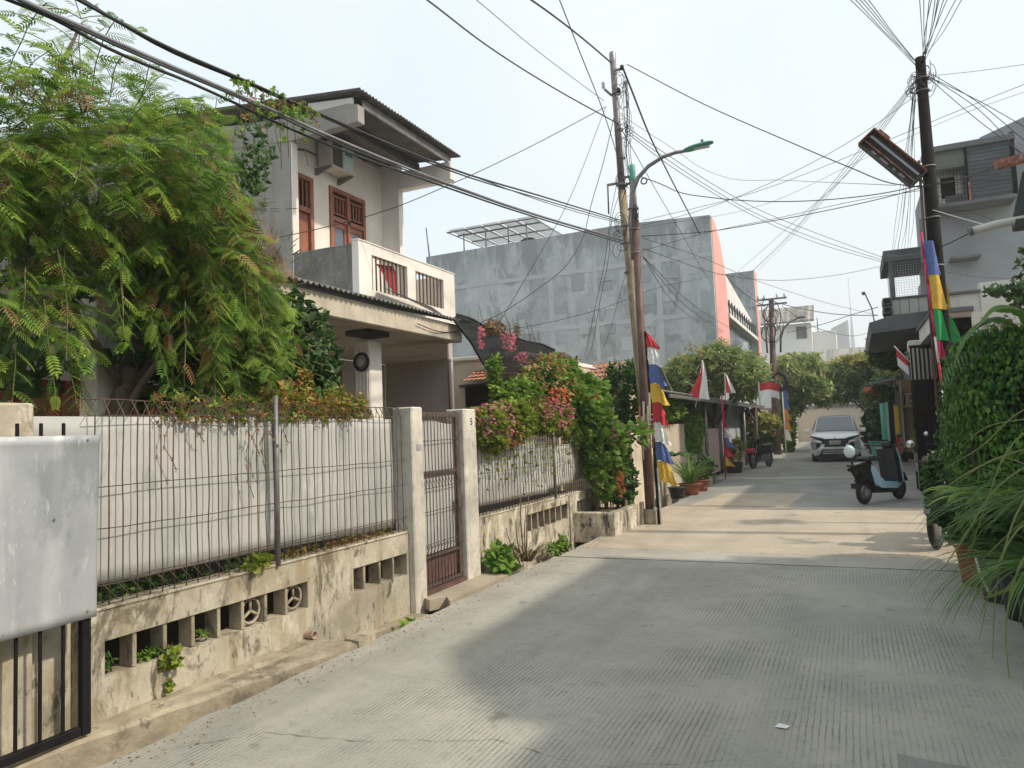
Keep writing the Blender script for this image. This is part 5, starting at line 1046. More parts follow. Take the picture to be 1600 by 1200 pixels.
def blob(name, leaf, cs, size, parent=None, seed=1, droop=.3, inner=.55, sj=.35, mask=None, **kw):
    """leaf places in lumpy ellipsoids; cs = [(centre, radii, number)]"""
    r = random.Random(seed); P = []; Rr = []; Sc = []
    for c, rad, n in cs:
        lumps = [(Vector((r.gauss(0, 1), r.gauss(0, 1), r.gauss(0, 1))).normalized(), r.uniform(.75, 1.15)) for _ in range(14)]
        k = 0
        while k < n:
            d = Vector((r.gauss(0, 1), r.gauss(0, 1), r.gauss(0, 1))).normalized()
            lump = max((d.dot(u)**5 if d.dot(u) > 0 else 0)*a for u, a in lumps)
            if r.random() > .25+.9*lump: continue
            rr = (inner+(1-inner)*r.random()**.6)*(.78+.30*lump)
            p = (c[0]+d.x*rad[0]*rr, c[1]+d.y*rad[1]*rr, c[2]+d.z*rad[2]*rr)
            k += 1
            if mask and not mask(p): continue
            dd = Vector((d.x+r.uniform(-.7, .7), d.y+r.uniform(-.7, .7), d.z*.6+r.uniform(-.7, .5)-droop))
            P.append(p); Rr.append(aim(dd, r.uniform(-.9, .9))); Sc.append(size*r.uniform(1-sj, 1+sj))
    return scatter(name, leaf, P, Rr, Sc, parent, **kw)
# ================================================================ THE FEATHERY TREE OVER THE FENCE
T = thing("feathery_tree", (-5.3, 3.6, 0), "big feathery leaved tree spilling over the wire fence in front of the grey house", "tree")
MB().tube([(-5.3, 3.6, 0), (-5.25, 3.7, 1.0), (-5.1, 3.9, 2.0), (-5.0, 4.1, 3.0)], [.11, .09, .07, .05], 10).part("trunk", m_bark, T)
limbs = [((-5.1, 3.9, 2.0), (-5.0, 4.7, 2.8), (-4.8, 5.4, 3.3)), ((-5.05, 4.0, 2.4), (-4.8, 3.4, 3.2), (-4.7, 3.2, 3.9)), ((-5.0, 4.1, 3.0), (-5.1, 4.5, 3.8), (-5.2, 4.9, 4.4)),
         ((-5.2, 3.8, 1.5), (-4.7, 3.9, 2.2), (-4.3, 4.0, 2.5)), ((-4.9, 3.0, 2.9), (-4.9, 3.15, 3.9), (-4.95, 3.45, 4.65)), ((-5.1, 3.9, 2.0), (-4.9, 3.3, 2.6), (-4.7, 2.7, 3.0))]
for l in limbs: MB().tube(smooth_path(l, 4), [.04*(1-i/10) for i in range(9)], 7).part("limb", m_bark, T)
r = random.Random(21)
env = [((-4.75, 4.30, 3.55), (.75, .85, .62), 95), ((-4.55, 3.3, 3.45), (.70, .85, .55), 90), ((-4.45, 2.55, 3.25), (.55, .55, .55), 50), ((-4.55, 4.85, 2.85), (.45, .55, .75), 80),
       ((-4.35, 5.0, 2.35), (.35, .40, .45), 40), ((-4.3, 3.95, 3.05), (.35, .65, .45), 42), ((-5.3, 3.6, 2.7), (.45, 1.1, .75), 36), ((-5.15, 4.9, 4.1), (.6, .6, .32), 26), ((-4.35, 4.35, 2.35), (.22, .35, .35), 16),
       ((-4.40, 2.6, 2.35), (.25, .45, .35), 14)]
P, Q, Sx = [], [], []; Pd, Qd, Sd = [], [], []; tw = MB()
BR = [(1.8, 5.15), (1.96, 5.25), (2.35, 5.55), (2.84, 5.45), (3.28, 5.10), (3.83, 4.84), (4.34, 4.62), (5.5, 4.5)]
def inside(p, m=0.0):
    s = 4.8/max(.1, -p.x); y, z = p.y*s, 1.55+(p.z-1.55)*s
    if z < 1.80: return False
    for (z0, y0), (z1, y1) in zip(BR, BR[1:]):
        if z0 <= z <= z1: return y < y0+(y1-y0)*(z-z0)/(z1-z0)+m
    return y < 5.15
def branchlet(b, d, L, n, keep=1.0, free=False):
    n = int(n*1.15)
    pts = [Vector(b)]; dd = Vector(d).normalized(); step = L/6
    for _ in range(6):
        dd = (dd+Vector((0, 0, -.17))+Vector((r.uniform(-.12, .12), r.uniform(-.12, .12), r.uniform(-.08, .08)))).normalized(); pts.append(pts[-1]+dd*step)
    tw.tube([p for p in pts if free or inside(p)] if sum(free or inside(p) for p in pts) > 1 else pts[:2], .0035, 4, cap=False)
    for k in range(n):
        t = (k+.5)/n*5.99; i = int(t); p = pts[i].lerp(pts[min(6, i+1)], t-i); ax = (pts[min(6, i+1)]-pts[i]).normalized()
        if not free and not inside(p, r.uniform(-.12, .06)): continue
        side = ax.cross(Vector((0, 0, 1))); side = side.normalized() if side.length > .05 else Vector((1, 0, 0))
        s = 1 if k % 2 else -1
        ld = ax*.55+side*s*.8+Vector((r.uniform(-.25, .25), r.uniform(-.25, .25), r.uniform(-.35, .15)))
        if r.random() > .06: P.append(tuple(p)); Q.append(aim(ld, r.uniform(-.5, .5))); Sx.append(r.uniform(.35, .9))
        else: Pd.append(tuple(p)); Qd.append(aim(ld+Vector((0, 0, -.6)), r.uniform(-1, 1))); Sd.append(r.uniform(.5, .9))
for c, rad, n in env:
    for _ in range(int(n*1.9)):
        d = Vector((r.gauss(0, 1), r.gauss(0, 1), r.gauss(0, 1))).normalized(); rr = .15+.75*r.random()**.7
        b = (c[0]+d.x*rad[0]*rr, c[1]+d.y*rad[1]*rr, c[2]+d.z*rad[2]*rr)
        out = Vector((d.x, d.y, d.z*.7+.25)); branchlet(b, out, r.uniform(.30, .6), r.randint(12, 18))
# wispy leader reaching up at the top left
for i in range(7):
    t = i/6; b = Vector((-4.92, 3.05, 3.5)).lerp(Vector((-4.95, 3.45, 4.7)), t)
    for k in range(4): branchlet(b, (r.uniform(-.4, .4), r.uniform(-1, 1), r.uniform(.0, .7)), r.uniform(.28, .5), 6)
for i in range(10): branchlet((-4.85+r.uniform(-.2, .2), 2.75+.12*i*.5, 3.75+r.uniform(-.2, .2)), (r.uniform(-.3, .3), r.uniform(-.6, .6), r.uniform(.2, 1)), .45, 7)
for (b, d, L) in (((-5.1, 4.3, 4.15), (0, .9, .35), .7), ((-5.1, 4.6, 4.25), (0, .9, .2), .75), ((-5.15, 5.0, 4.25), (.1, 1, .05), .7), ((-5.0, 4.0, 4.1), (0, .3, .8), .6), ((-5.1, 4.9, 4.3), (0, .3, .7), .4)):
    for k in range(3): branchlet(b, (d[0]+r.uniform(-.3, .3), d[1], d[2]+r.uniform(-.2, .2)), L, 10)
for k in range(26): branchlet((-4.25+r.uniform(-.1, .15), r.uniform(2.4, 5.2), r.uniform(2.3, 3.1)), (.25, r.uniform(-.3, .3), -.9), r.uniform(.35, .8), 11)
# browned spray in the middle of the crown
for k in range(110):
    p = Vector((-4.40, 4.35, 3.55)).lerp(Vector((-4.25, 4.65, 2.95)), r.random())+Vector((r.uniform(-.12, .12), r.uniform(-.22, .22), r.uniform(-.16, .16)))
    Pd.append(tuple(p)); Qd.append(aim((r.uniform(-.3, .6), r.uniform(-.6, .6), -.6), r.uniform(-1, 1))); Sd.append(r.uniform(.4, .8))
r2 = random.Random(99); pk = [k for k in range(len(P)) if r2.random() < .40]; pks = set(pk)
scatter("broad_leaflets", lf_pin, [P[k] for k in pk], [Q[k] for k in pk], [Sx[k]*1.1 for k in pk], T)
P, Q, Sx = [p for k, p in enumerate(P) if k not in pks], [p for k, p in enumerate(Q) if k not in pks], [p for k, p in enumerate(Sx) if k not in pks]
yl = [k for k in range(len(P)) if r.random() < (.34 if P[k][1] > 4.2 or P[k][2] > 3.7 else .10)]; ys = set(yl)  # lime leaves gathered at right and top paint sunlight on the crown
scatter("crown", lf_leuc, [p for k, p in enumerate(P) if k not in ys], [p for k, p in enumerate(Q) if k not in ys], [p for k, p in enumerate(Sx) if k not in ys], T)
scatter("sunlit_leaves", lf_leucl, [P[k] for k in yl], [Q[k] for k in yl], [Sx[k] for k in yl], T); scatter("dead_sprays", lf_leucdead, Pd, Qd, Sd, T); tw.part("twigs", m_twig, T, kind="stuff")
# broad leaved shrub; its dark leaves also paint shade inside the tree's crown
t = thing("leafy_shrub", (-5.2, 5.3, 0), "darker broad leaved shrub in the lower right of the feathery tree, also painting its shaded inside", "shrub")
MB().tube([(-5.2, 5.3, 0), (-5.15, 5.35, 1.2), (-4.9, 5.4, 2.2)], [.05, .04, .02], 8).part("trunk", m_bark, t)
blob("crown", lf_dark, [((-4.9, 5.45, 2.35), (.55, .55, .65), 420), ((-5.2, 4.8, 2.6), (.6, .9, .9), 420), ((-5.3, 3.7, 2.6), (.6, 1.1, .8), 420), ((-4.55, 5.35, 2.0), (.3, .4, .45), 160)], 1.0, t, seed=5)
t = thing("balcony_creeper", (-6.3, 7.6, 3), "creeper hanging off the crossing cables against the upper grey wall", "creeper")
r = random.Random(31); P, Q, Sx = [], [], []; P2_, Q2_, S2_ = [], [], []; tw = MB()
cabl = [Vector((-3.3, 4.9, 4.66)), Vector((-3.3, 5.4, 4.62)), Vector((-3.3, 5.9, 4.58))]
import bisect
def oncab(py):   # height of the creeper laden cable at a given y, from its own points
    C_ = [Vector(p) for p in WIRES[3][4]]; C_.sort(key=lambda v: v.y)
    for a, b in zip(C_, C_[1:]):
        if a.y <= py <= b.y: return a.z+(b.z-a.z)*(py-a.y)/(b.y-a.y)
    return C_[-1].z
for k in range(150):
    y = 3.28+.75*r.random(); z = oncab(y)-abs(r.gauss(0, .09))*(1.5 if y < 3.7 else 1); x = -3.3+r.uniform(-.06, .06)
    tgt = (P, Q, Sx) if r.random() < .62 else (P2_, Q2_, S2_)
    tgt[0].append((x, y, z)); tgt[1].append(aim((r.uniform(-.5, .5), r.uniform(-.5, .5), -.9), r.uniform(-1, 1))); tgt[2].append(r.uniform(.45, .85))
for k in range(9):
    y = 3.32+.07*k; z = oncab(y); tw.tube([(-3.3, y, z), (-3.31, y+.02, z-.15), (-3.30+r.uniform(-.03, .03), y+.05, z-r.uniform(.25, .5))], .0025, 4)
scatter("leaves", lf_vine, P, Q, [s*.62 for s in Sx], t); scatter("dry_leaves", lf_deadsm, P2_, Q2_, S2_, t); tw.part("stems", m_twig, t, kind="stuff")
t = thing("heart_leaf_vine", (-6.6, 6.8, 4.3), "small heart leaved vine climbing past the tree's right shoulder on the grey wall", "vine")
P, Q, Sx = [], [], []
for k in range(95):
    s = r.random(); P.append((-4.9+r.uniform(-.12, .12), 5.0+.20*s+r.uniform(-.16, .16), 3.75+.75*s+r.uniform(-.12, .12))); Q.append(aim((.3, r.uniform(-.4, .4), -1), r.uniform(-1, 1))); Sx.append(r.uniform(.5, .85))
scatter("leaves", lf_dark, P, Q, Sx, t)
# ================================================================ FLOWERS AND WEEDS ALONG THE FENCE
def ivyline(name, leaf, y0, y1, z0, z1, x, n, size, label, cat, seed, sub=(), th=.10, dens=None):
    t = thing(name, (x, (y0+y1)/2, z0), label, cat); r = random.Random(seed)
    for nm, lf, k, sz in [("leaves", leaf, n, size)]+list(sub):
        P, Q, Sx = [], [], []
        while len(P) < k:
            y = r.uniform(y0, y1); z = z0+(z1-z0)*(r.random()**1.3); 
            if dens and r.random() > dens(y, z): continue
            P.append((x+r.uniform(-th, th), y, z)); Q.append(aim((r.uniform(-.2, .9), r.uniform(-.8, .8), r.uniform(-.4, .9)), r.uniform(-1, 1))); Sx.append(sz*r.uniform(.6, 1.3))
        scatter(nm, lf, P, Q, Sx, t)
    return t
ivyline("dry_creeper", lf_deadsm, 3.2, 5.2, 1.70, 1.88, -3.90, 210, .8, "dried brown creeper along the top of the wire fence below the tree", "creeper", 3, [("green_leaves", lf_vine, 170, .38), ("ruddy_leaves", lf_croton, 90, .55)], .06)
ivyline("croton_bush", lf_croton, 4.35, 5.5, 1.72, 2.02, -4.03, 520, .78, "green and orange leaved bush peeping over the fence left of the white pillar", "bush", 4, [("dry_leaves", lf_deadsm, 90, .8)], .12, lambda y, z: 1 if z < 1.80+.17*abs(math.sin(3.1*y+1))*(1.2 if y < 5.2 else .8) else .0)
t = thing("croton_sprig", (-4.1, 4.75, 1.8), "tall orange tipped sprig standing above the bush beside the column", "plant")
MB().tube([(-4.1, 4.80, 1.7), (-4.1, 4.82, 2.15)], .006, 5).part("stem", m_twig, t)
blob("leaves", lf_croton, [((-4.1, 4.8, 1.98), (.07, .07, .18), 60)], .8, t, seed=9)
t = thing("hanging_dry_vine", (-3.85, 3.7, 1.5), "dry brown tendrils trailing down the wire fence bars", "vine")
r = random.Random(6); tw = MB(); P, Q, Sx = [], [], []
for (y, l) in ((3.22, .42), (3.45, .25), (3.88, .65), (4.02, .5), (4.12, .3), (4.25, .28), (5.0, .2), (3.95, .35)):
    pts = [(-3.85+r.uniform(-.01, .02), y+.03*math.sin(5*k+y)+.01*k, 1.82-l*k/6) for k in range(7)]; tw.tube(pts, .0028, 4)
    for p in pts[1:]:
        for q in range(2): P.append(p); Q.append(aim((.5, r.uniform(-.6, .6), -1), r.uniform(-1, 1))); Sx.append(r.uniform(.3, .6))
tw.part("tendrils", m_bark, t, kind="stuff"); scatter("dry_leaves", lf_deadsm, P, Q, Sx, t)
ivyline("wall_top_weeds", lf_dark, 2.8, 4.2, .68, .80, -4.03, 90, .55, "low green weeds in the gap under the pale sheets by the zinc sheet", "weeds", 7, [("pale_leaves", lf_vine, 50, .5)], .05)
ivyline("wall_top_weeds", lf_croton, 4.25, 5.8, .66, .74, -3.96, 120, .55, "ruddy low weeds in the gap under the pale sheet by the white pillar", "weeds", 8, [("dry_leaves", lf_deadsm, 90, .8)], .05)
def sprout(name, c, n, size, leaf, label, cat="plant", R=(.06, .06, .08), seed=1):
    t = thing(name, c, label, cat); blob("leaves", leaf, [(c, R, n)], size, t, seed=seed); return t
sprout("lime_sprout", (-3.86, 4.0, .71), 26, 1.2, lf_lime, "bright lime sprout poking through the wire beside the fence post", R=(.05, .16, .05), seed=2)
sprout("wall_fern", (-3.84, 3.26, .26), 30, .9, lf_lime, "green tuft growing out of the second vent opening, hanging down the wall", R=(.04, .06, .08), seed=3)
sprout("wall_fern", (-3.84, 3.25, .10), 9, .8, lf_lime, "tiny green tuft below the hanging one, on the stained wall", R=(.03, .03, .04), seed=4)
sprout("vent_weed", (-3.93, 2.89, .33), 14, .5, lf_dark, "dark weed in the first vent opening next to the black gate", R=(.04, .04, .05), seed=5)
sprout("vent_weed", (-3.92, 3.16, .32), 12, .5, lf_vine, "small weed between the first two vent posts", R=(.04, .06, .03), seed=6)
sprout("vent_weed", (-3.92, 3.56, .32), 8, .4, lf_vine, "small weed in the third vent opening", R=(.04, .05, .03), seed=7)
sprout("drain_weed", (-3.62, 5.55, -.12), 22, .8, lf_vine, "low green weed in the broken drain left of the narrow gate", "weed", R=(.08, .2, .06), seed=8)
sprout("base_plant", (-3.66, 7.47, .12), 60, 1.5, lf_vine, "leafy green plant at the foot of the white pillar with the 5", R=(.12, .14, .16), seed=9)
sprout("base_plant", (-3.68, 9.3, .02), 60, .9, lf_vine, "low green weed at the foot of the flaking wall, left of the pier", "weed", R=(.10, .35, .10), seed=10)
sprout("drain_weed", (-3.6, 10.9, -.05), 40, .8, lf_vine, "straggly weed in the drain below the planter edge", "weed", R=(.12, .4, .08), seed=12)
def blades(name, c, n, L, w, label, cat, seed, mat, spread=1.0, lean=(0, 0), up=1.0, R=.05, nseg=6, hang=1.0):
    t = thing(name, c, label, cat); r = random.Random(seed); mb = MB()
    for k in range(n):
        a = r.uniform(0, 2*PI); d = Vector((math.cos(a)*spread+lean[0], math.sin(a)*spread+lean[1], up*r.uniform(.6, 1.3))).normalized()
        p = Vector(c)+Vector((math.cos(a), math.sin(a), 0))*R*r.random(); l = L*r.uniform(.6, 1.2); s = d.cross(Vector((0, 0, 1))); s = s.normalized() if s.length > .01 else Vector((1, 0, 0))
        vs = []; fs = []; st = l/nseg
        for i in range(nseg+1):
            ww = w*r.uniform(.95, 1.05)*(math.sin(PI*(.15+.82*i/nseg))**.7)/2
            vs += [tuple(p+s*ww), tuple(p+Vector((0, 0, -.0))-d.cross(s)*ww*.35), tuple(p-s*ww)]
            if i: b = 3*i; fs += [(b-3, b-2, b+1, b), (b-2, b-1, b+2, b+1)]
            p = p+d*st; d = (d+Vector((0, 0, -.30*hang))*(.3+i/nseg)).normalized()
        mb.add(vs, fs, True)
    mb.part("blades", mat, t, kind="stuff"); return t
m_dryblade = M("dry_grass_blade", (.30, .25, .15), (.2, .16, .09), 9)
blades("dry_grass_tuft", (-3.68, 8.25, 0), 60, .38, .02, "dry spiky tuft with bare stalks at the foot of the flaking wall", "grass tuft", 5, m_dryblade, .8, up=1.0, R=.10)
t = thing("bare_stalks", (-3.68, 8.2, 0), "thin bare stalks rising against the flaking wall from the dry tuft", "stalks")
for k, (dy, h_) in enumerate(((0, .95), (.1, .7), (.18, .85), (-.12, .5), (-.3, .45))): MB().tube([(-3.7, 8.2+dy*.4, 0), (-3.72, 8.2+dy, h_*.5), (-3.72, 8.22+dy*1.5, h_)], [.010, .008, .004], 5).part("stalk", m_bark, t)
# ================================================================ FLOWERING HEDGE AND CLIMBER
t = thing("blossom_hedge", (-3.95, 8.3, 1.6), "lime leaved hedge with pink blossoms tumbling over the fence right of the 5 pillar", "hedge")
hc = [((-3.88, 7.75, 1.60), (.22, .45, .30), 560), ((-3.88, 8.5, 1.68), (.22, .5, .26), 430), ((-3.9, 9.3, 1.72), (.22, .5, .24), 330), ((-3.95, 10.2, 1.75), (.25, .55, .28), 330)]
blob("leaves", lf_lime, hc, 1.45, t, seed=11, inner=.7); blob("dry_leaves", lf_deadsm, [((-3.84, 8.15, 1.55), (.2, .3, .25), 180), ((-3.9, 9.4, 1.8), (.2, .6, .25), 160)], 1.2, t, seed=12)
blob("pink_blossoms", lf_pinkf, [((-3.74, 7.7, 1.72), (.18, .50, .24), 180), ((-3.74, 9.6, 1.80), (.18, .70, .26), 230)], .72, t, seed=13)
t = thing("trailing_stems", (-3.83, 9, 1.2), "leafless stems with stray leaves trailing below the blossom hedge", "vine"); r = random.Random(14); tw = MB(); P, Q, Sx = [], [], []
for k in range(26):
    y = r.uniform(7.5, 10.8); l = r.uniform(.3, .75); pts = [(-3.83+r.uniform(-.01, .02), y+.04*math.sin(3*i+y), 1.5-l*i/5) for i in range(6)]; tw.tube(pts, .003, 4)
    for p in pts:
        if r.random() < .7: P.append(p); Q.append(aim((.5, r.uniform(-.6, .6), -.7), r.uniform(-1, 1))); Sx.append(r.uniform(.6, 1.2))
tw.part("tendrils", m_bark, t, kind="stuff"); scatter("leaves", lf_lime, P, Q, Sx, t)
t = thing("climber", (-3.8, 11.2, 0), "tall green climber with broad leaves heaped against the two left poles", "climber")
MB().tube([(-3.75, 11.1, 0), (-3.7, 11.0, 1.2), (-3.9, 10.9, 2.4)], [.05, .045, .03], 8).part("trunk", m_bark, t)
MB().tube([(-3.65, 11.3, .1), (-3.6, 11.4, 1.0), (-3.5, 11.5, 1.9)], [.03, .03, .02], 8).part("trunk", m_bark, t)
blob("leaves", lf_vine, [((-4.15, 10.5, 2.25), (.5, .75, .50), 900), ((-3.85, 11.2, 1.75), (.42, .65, .65), 900), ((-3.6, 11.25, 1.0), (.33, .45, .62), 560), ((-4.2, 9.3, 2.0), (.35, .5, .3), 300)], 1.0, t, seed=15, inner=.6)
blob("broad_leaves", lf_vineleaf_big, [((-3.55, 11.2, 1.35), (.3, .5, .55), 110), ((-3.15, 11.4, 1.45), (.3, .25, .22), 42), ((-3.8, 10.9, 2.1), (.4, .6, .4), 90)], 1.0, t, seed=16)
blob("darker_leaves", lf_dark, [((-3.45, 11.55, .75), (.25, .35, .48), 330), ((-3.6, 12.5, 2.15), (.45, .5, .6), 560)], .9, t, seed=17)  # darker leaf clusters low in and behind the climber
blob("dry_leaves", lf_deadsm, [((-4.0, 10.0, 2.3), (.5, .7, .4), 260), ((-4.15, 10.7, 2.7), (.35, .5, .12), 110)], 1.3, t, seed=18)
blob("red_blossoms", lf_redf, [((-3.65, 9.55, 2.05), (.12, .34, .12), 55), ((-3.6, 10.75, 2.05), (.08, .1, .05), 26), ((-3.28, 11.0, .72), (.07, .10, .22), 45)], .85, t, seed=19)
blob("pink_blossoms", lf_pinkf, [((-3.35, 11.0, 1.45), (.06, .10, .10), 22)], 1.0, t, seed=20)
# shade net strung from the carport corner to the climber, with pink blossom on it
m_net = M("black_shade_net", (.02, .02, .022), (.012, .012, .014), 30, rough=.8, alpha=.93, spec=.1)
N = [Vector(v) for v in ((-5.05, 8.3, 3.20), (-5.6, 9.9, 3.30), (-4.35, 11.2, 2.85), (-4.3, 11.3, 2.66), (-4.2, 9.6, 2.05), (-4.9, 8.9, 2.95))]
t = thing("shade_net", (-4.7, 9.6, 2.8), "black shade net sagging from the carport corner over to the climber", "net")
A_, B_, C_, D_ = Vector((-6.0, 9.25, 3.62)), Vector((-4.92, 9.15, 3.16)), Vector((-3.98, 9.45, 2.05)), Vector((-4.35, 11.25, 2.90))
NT = smooth_path([(-4.95, 9.0, 3.24), (-4.75, 9.75, 3.10), (-4.55, 10.5, 2.98), (-4.35, 11.25, 2.90)], 8)
NB = smooth_path([(-4.90, 8.85, 3.14), (-4.75, 9.2, 2.70), (-4.60, 9.78, 2.22), (-4.50, 10.9, 1.72)], 8)
def netf(u, v):
    k = u*24; i = min(23, int(k)); f = k-i; a = NT[i].lerp(NT[i+1], f); b = NB[i].lerp(NB[i+1], f); p = a.lerp(b, v)
    return (p.x+.06*math.sin(PI*v)*u+.02*math.sin(11*u+6*v), p.y, p.z-.03*math.sin(PI*v)*u+.015*math.sin(17*u+3*v))
MB().grid(netf, 24, 18).part("netting", m_net, t)
MB().tube([netf(i/20, 1) for i in range(21)], .022, 6).part("rolled_edge", m_rubber, t)
MB().tube([netf(i/20, 0) for i in range(21)], .016, 6).part("rolled_edge", m_rubber, t)
MB().grid(lambda u, v: (lambda p, q: tuple(p.lerp(q, v)))(Vector((-6.42, 9.3+1.5*u, 3.86-.1*u)), Vector((-5.0-.4*u, 8.2+1.6*u, 3.24))), 8, 6).part("folded_netting", m_net, t)
t = thing("pink_blossom_spray", (-4.6, 9.2, 2.9), "sprays of pink blossom and dry twigs lying on the black shade net", "flowers")
blob("pink_blossoms", lf_pinkf, [((-4.45, 8.75, 2.84), (.05, .08, .16), 60), ((-4.45, 9.65, 2.87), (.10, .22, .14), 110), ((-4.3, 9.75, 2.65), (.1, .15, .10), 40)], .85, t, seed=22)
blob("dry_leaves", lf_deadsm, [((-4.7, 9.7, 3.1), (.1, .35, .12), 120), ((-4.7, 10.5, 3.05), (.06, .12, .22), 80)], 1.2, t, seed=23)
r = random.Random(24); tw = MB()
for k in range(22): b = Vector((-4.5+r.uniform(-.2, .2), 8.8+1.9*r.random(), 2.85)); tw.tube([b, b+Vector((0, r.uniform(-.2, .2), r.uniform(.1, .3))), b+Vector((0, r.uniform(-.3, .3), r.uniform(.2, .45)))], .004, 4)
tw.part("twigs", m_bark, t, kind="stuff")
t = thing("net_vine", (-4.2, 9.0, 2.2), "small green vine climbing the lower edge of the shade net", "vine")
blob("leaves", lf_vine, [((-4.3, 8.85, 2.35), (.08, .16, .30), 90), ((-4.2, 9.2, 1.98), (.15, .3, .15), 90)], .9, t, seed=25)
# ================================================================ POTTED PLANTS ON THE LEFT VERGE
def pot(c, r0, r1, h, mat, label, cat="plant pot"):
    t = thing("plant_pot", c, label, cat)
    MB().lathe([(0, 0), (r0, 0), (r0+.3*(r1-r0), h*.3), (r1, h*.92), (r1+.02, h*.93), (r1+.02, h), (r1-.02, h), (r1-.03, h*.9), (0, h*.88)], c, 18).part("pot", mat, t); return t
pot((-3.42, 16.9, 0), .16, .25, .26, m_terra, "wide terracotta bowl pot beside the black pot")
pot((-3.35, 17.9, 0), .12, .20, .27, m_terra, "second terracotta pot half behind the wide bowl")
pot((-3.55, 16.1, 0), .14, .19, .24, m_blackpot, "black pot nearest the bamboo stakes")
pot((-3.5, 24.6, 0), .18, .22, .34, m_blackpot, "grey green tub below the picket gate's end")
blades("spider_plant", (-3.42, 16.9, .24), 90, .75, .03, "dense strappy plant in the terracotta bowl", "plant", 31, G_blade, .7, up=1.2, R=.12)
blades("dracaena", (-3.62, 16.2, .9), 60, .5, .045, "spiky palm like plant above the potted ones, against the cream wall", "plant", 32, G_blade, 1.0, up=.5, R=.05)
sprout("potted_bush", (-3.3, 18.0, .55), 90, 1.3, lf_dark, "round green bush in the second terracotta pot", "plant", (.25, .4, .28), 33)
t = thing("wall_creeper", (-4.0, 19.5, 1.6), "green creeper falling over the end of the cream boundary wall", "creeper")
blob("leaves", lf_vine, [((-4.0, 20.2, 1.5), (.28, .6, .75), 800), ((-4.1, 17.8, 2.0), (.35, 1.8, .35), 800)], 1.5, t, seed=34); blob("dark_leaves", lf_dark, [((-4.3, 17.2, 2.15), (.4, 1.7, .35), 420)], 1.5, t, seed=35)
sprout("croton_pot_plant", (-3.45, 24.7, .75), 110, 1.7, lf_croton, "red and yellow croton in the tub below the picket gate's end", "plant", (.22, .35, .42), 36)
t = thing("yellow_bush", (-3.9, 33, .8), "pale yellow flowering bush behind the parked black motorbike", "bush")
blob("leaves", lf_yel, [((-3.8, 33.5, 1.45), (.9, 1.4, .62), 900)], 2.0, t, seed=37); blob("green_leaves", lf_dark, [((-3.75, 33.2, .6), (.7, 1.5, .6), 480)], 2.0, t, seed=38)
t = thing("pole_creeper", (-3.2, 41, 1.6), "leafy creeper column just right of the tyre pole", "creeper")
blob("leaves", lf_vine, [((-3.15, 41, 1.3), (.4, .8, 1.5), 800)], 2.4, t, seed=39)
# trees further along
def tree(c, h, label, cs, leaf, size, seed, sub=()):
    t = thing("street_tree", c, label, "tree"); r = random.Random(seed)
    MB().tube([c, (c[0]+.05, c[1], h*.4), (c[0]+.1, c[1], h*.7)], [.12, .09, .06], 8).part("trunk", m_bark, t)
    for k, (cc, rad, n) in enumerate(cs): MB().tube([(c[0]+.08, c[1], h*.45), ((c[0]+cc[0])/2, (c[1]+cc[1])/2, (h*.45+cc[2])/2+.1), cc], [.06, .04, .02], 6).part("limb", m_bark, t)
    blob("crown", leaf, cs, size, t, seed=seed)
    for nm, lf, c2, sz in sub: blob(nm, lf, c2, sz, t, seed=seed+50)
    return t
tree((-4.1, 24.3, 0), 3.2, "round olive green mango tree below the pink fin, over the grey canopy", [((-4.75, 24.2, 3.15), (.95, 1.0, .85), 620), ((-3.75, 24.4, 3.35), (.95, 1.0, .95), 760), ((-3.0, 24.8, 3.1), (.65, .9, .75), 330), ((-5.3, 24.2, 2.8), (.6, .9, .6), 240)], lf_mango, .95, 41, [("dry_leaves", lf_croton, [((-4.2, 24.2, 3.6), (1.2, 1.0, .6), 130)], 1.6)])
tree((-3.6, 31.0, 0), 3.4, "second olive tree between the mango tree and the tyre pole", [((-3.7, 31.3, 3.7), (.8, 1.3, .9), 520), ((-4.3, 30.2, 3.2), (.8, 1.2, .8), 320)], lf_mango, 1.15, 47)
tree((-3.0, 42, 0), 3.6, "darker tree overhanging the street beyond the tyre pole", [((-2.6, 42, 4.3), (1.4, 2, 1.1), 420), ((-1.6, 42, 3.2), (.9, 1.6, .8), 150), ((-2.9, 42, 3.0), (.7, 1.2, 1.1), 170)], lf_long, 1.3, 42)
tree((1.0, 44, 0), 3.4, "tree with hanging leaf clusters above the parked white car", [((.2, 44, 4.3), (1.4, 2, .8), 260), ((-.7, 44, 3.3), (1.1, 1.8, .8), 200), ((1.0, 44, 3.2), (1.0, 1.8, 1.0), 260), ((1.9, 42, 4.3), (.9, 2, 1.0), 260)], lf_long, 1.3, 43, [("pale_leaves", lf_yel, [((.4, 43.4, 4.6), (1.3, 1.3, .4), 240)], 2.0)])
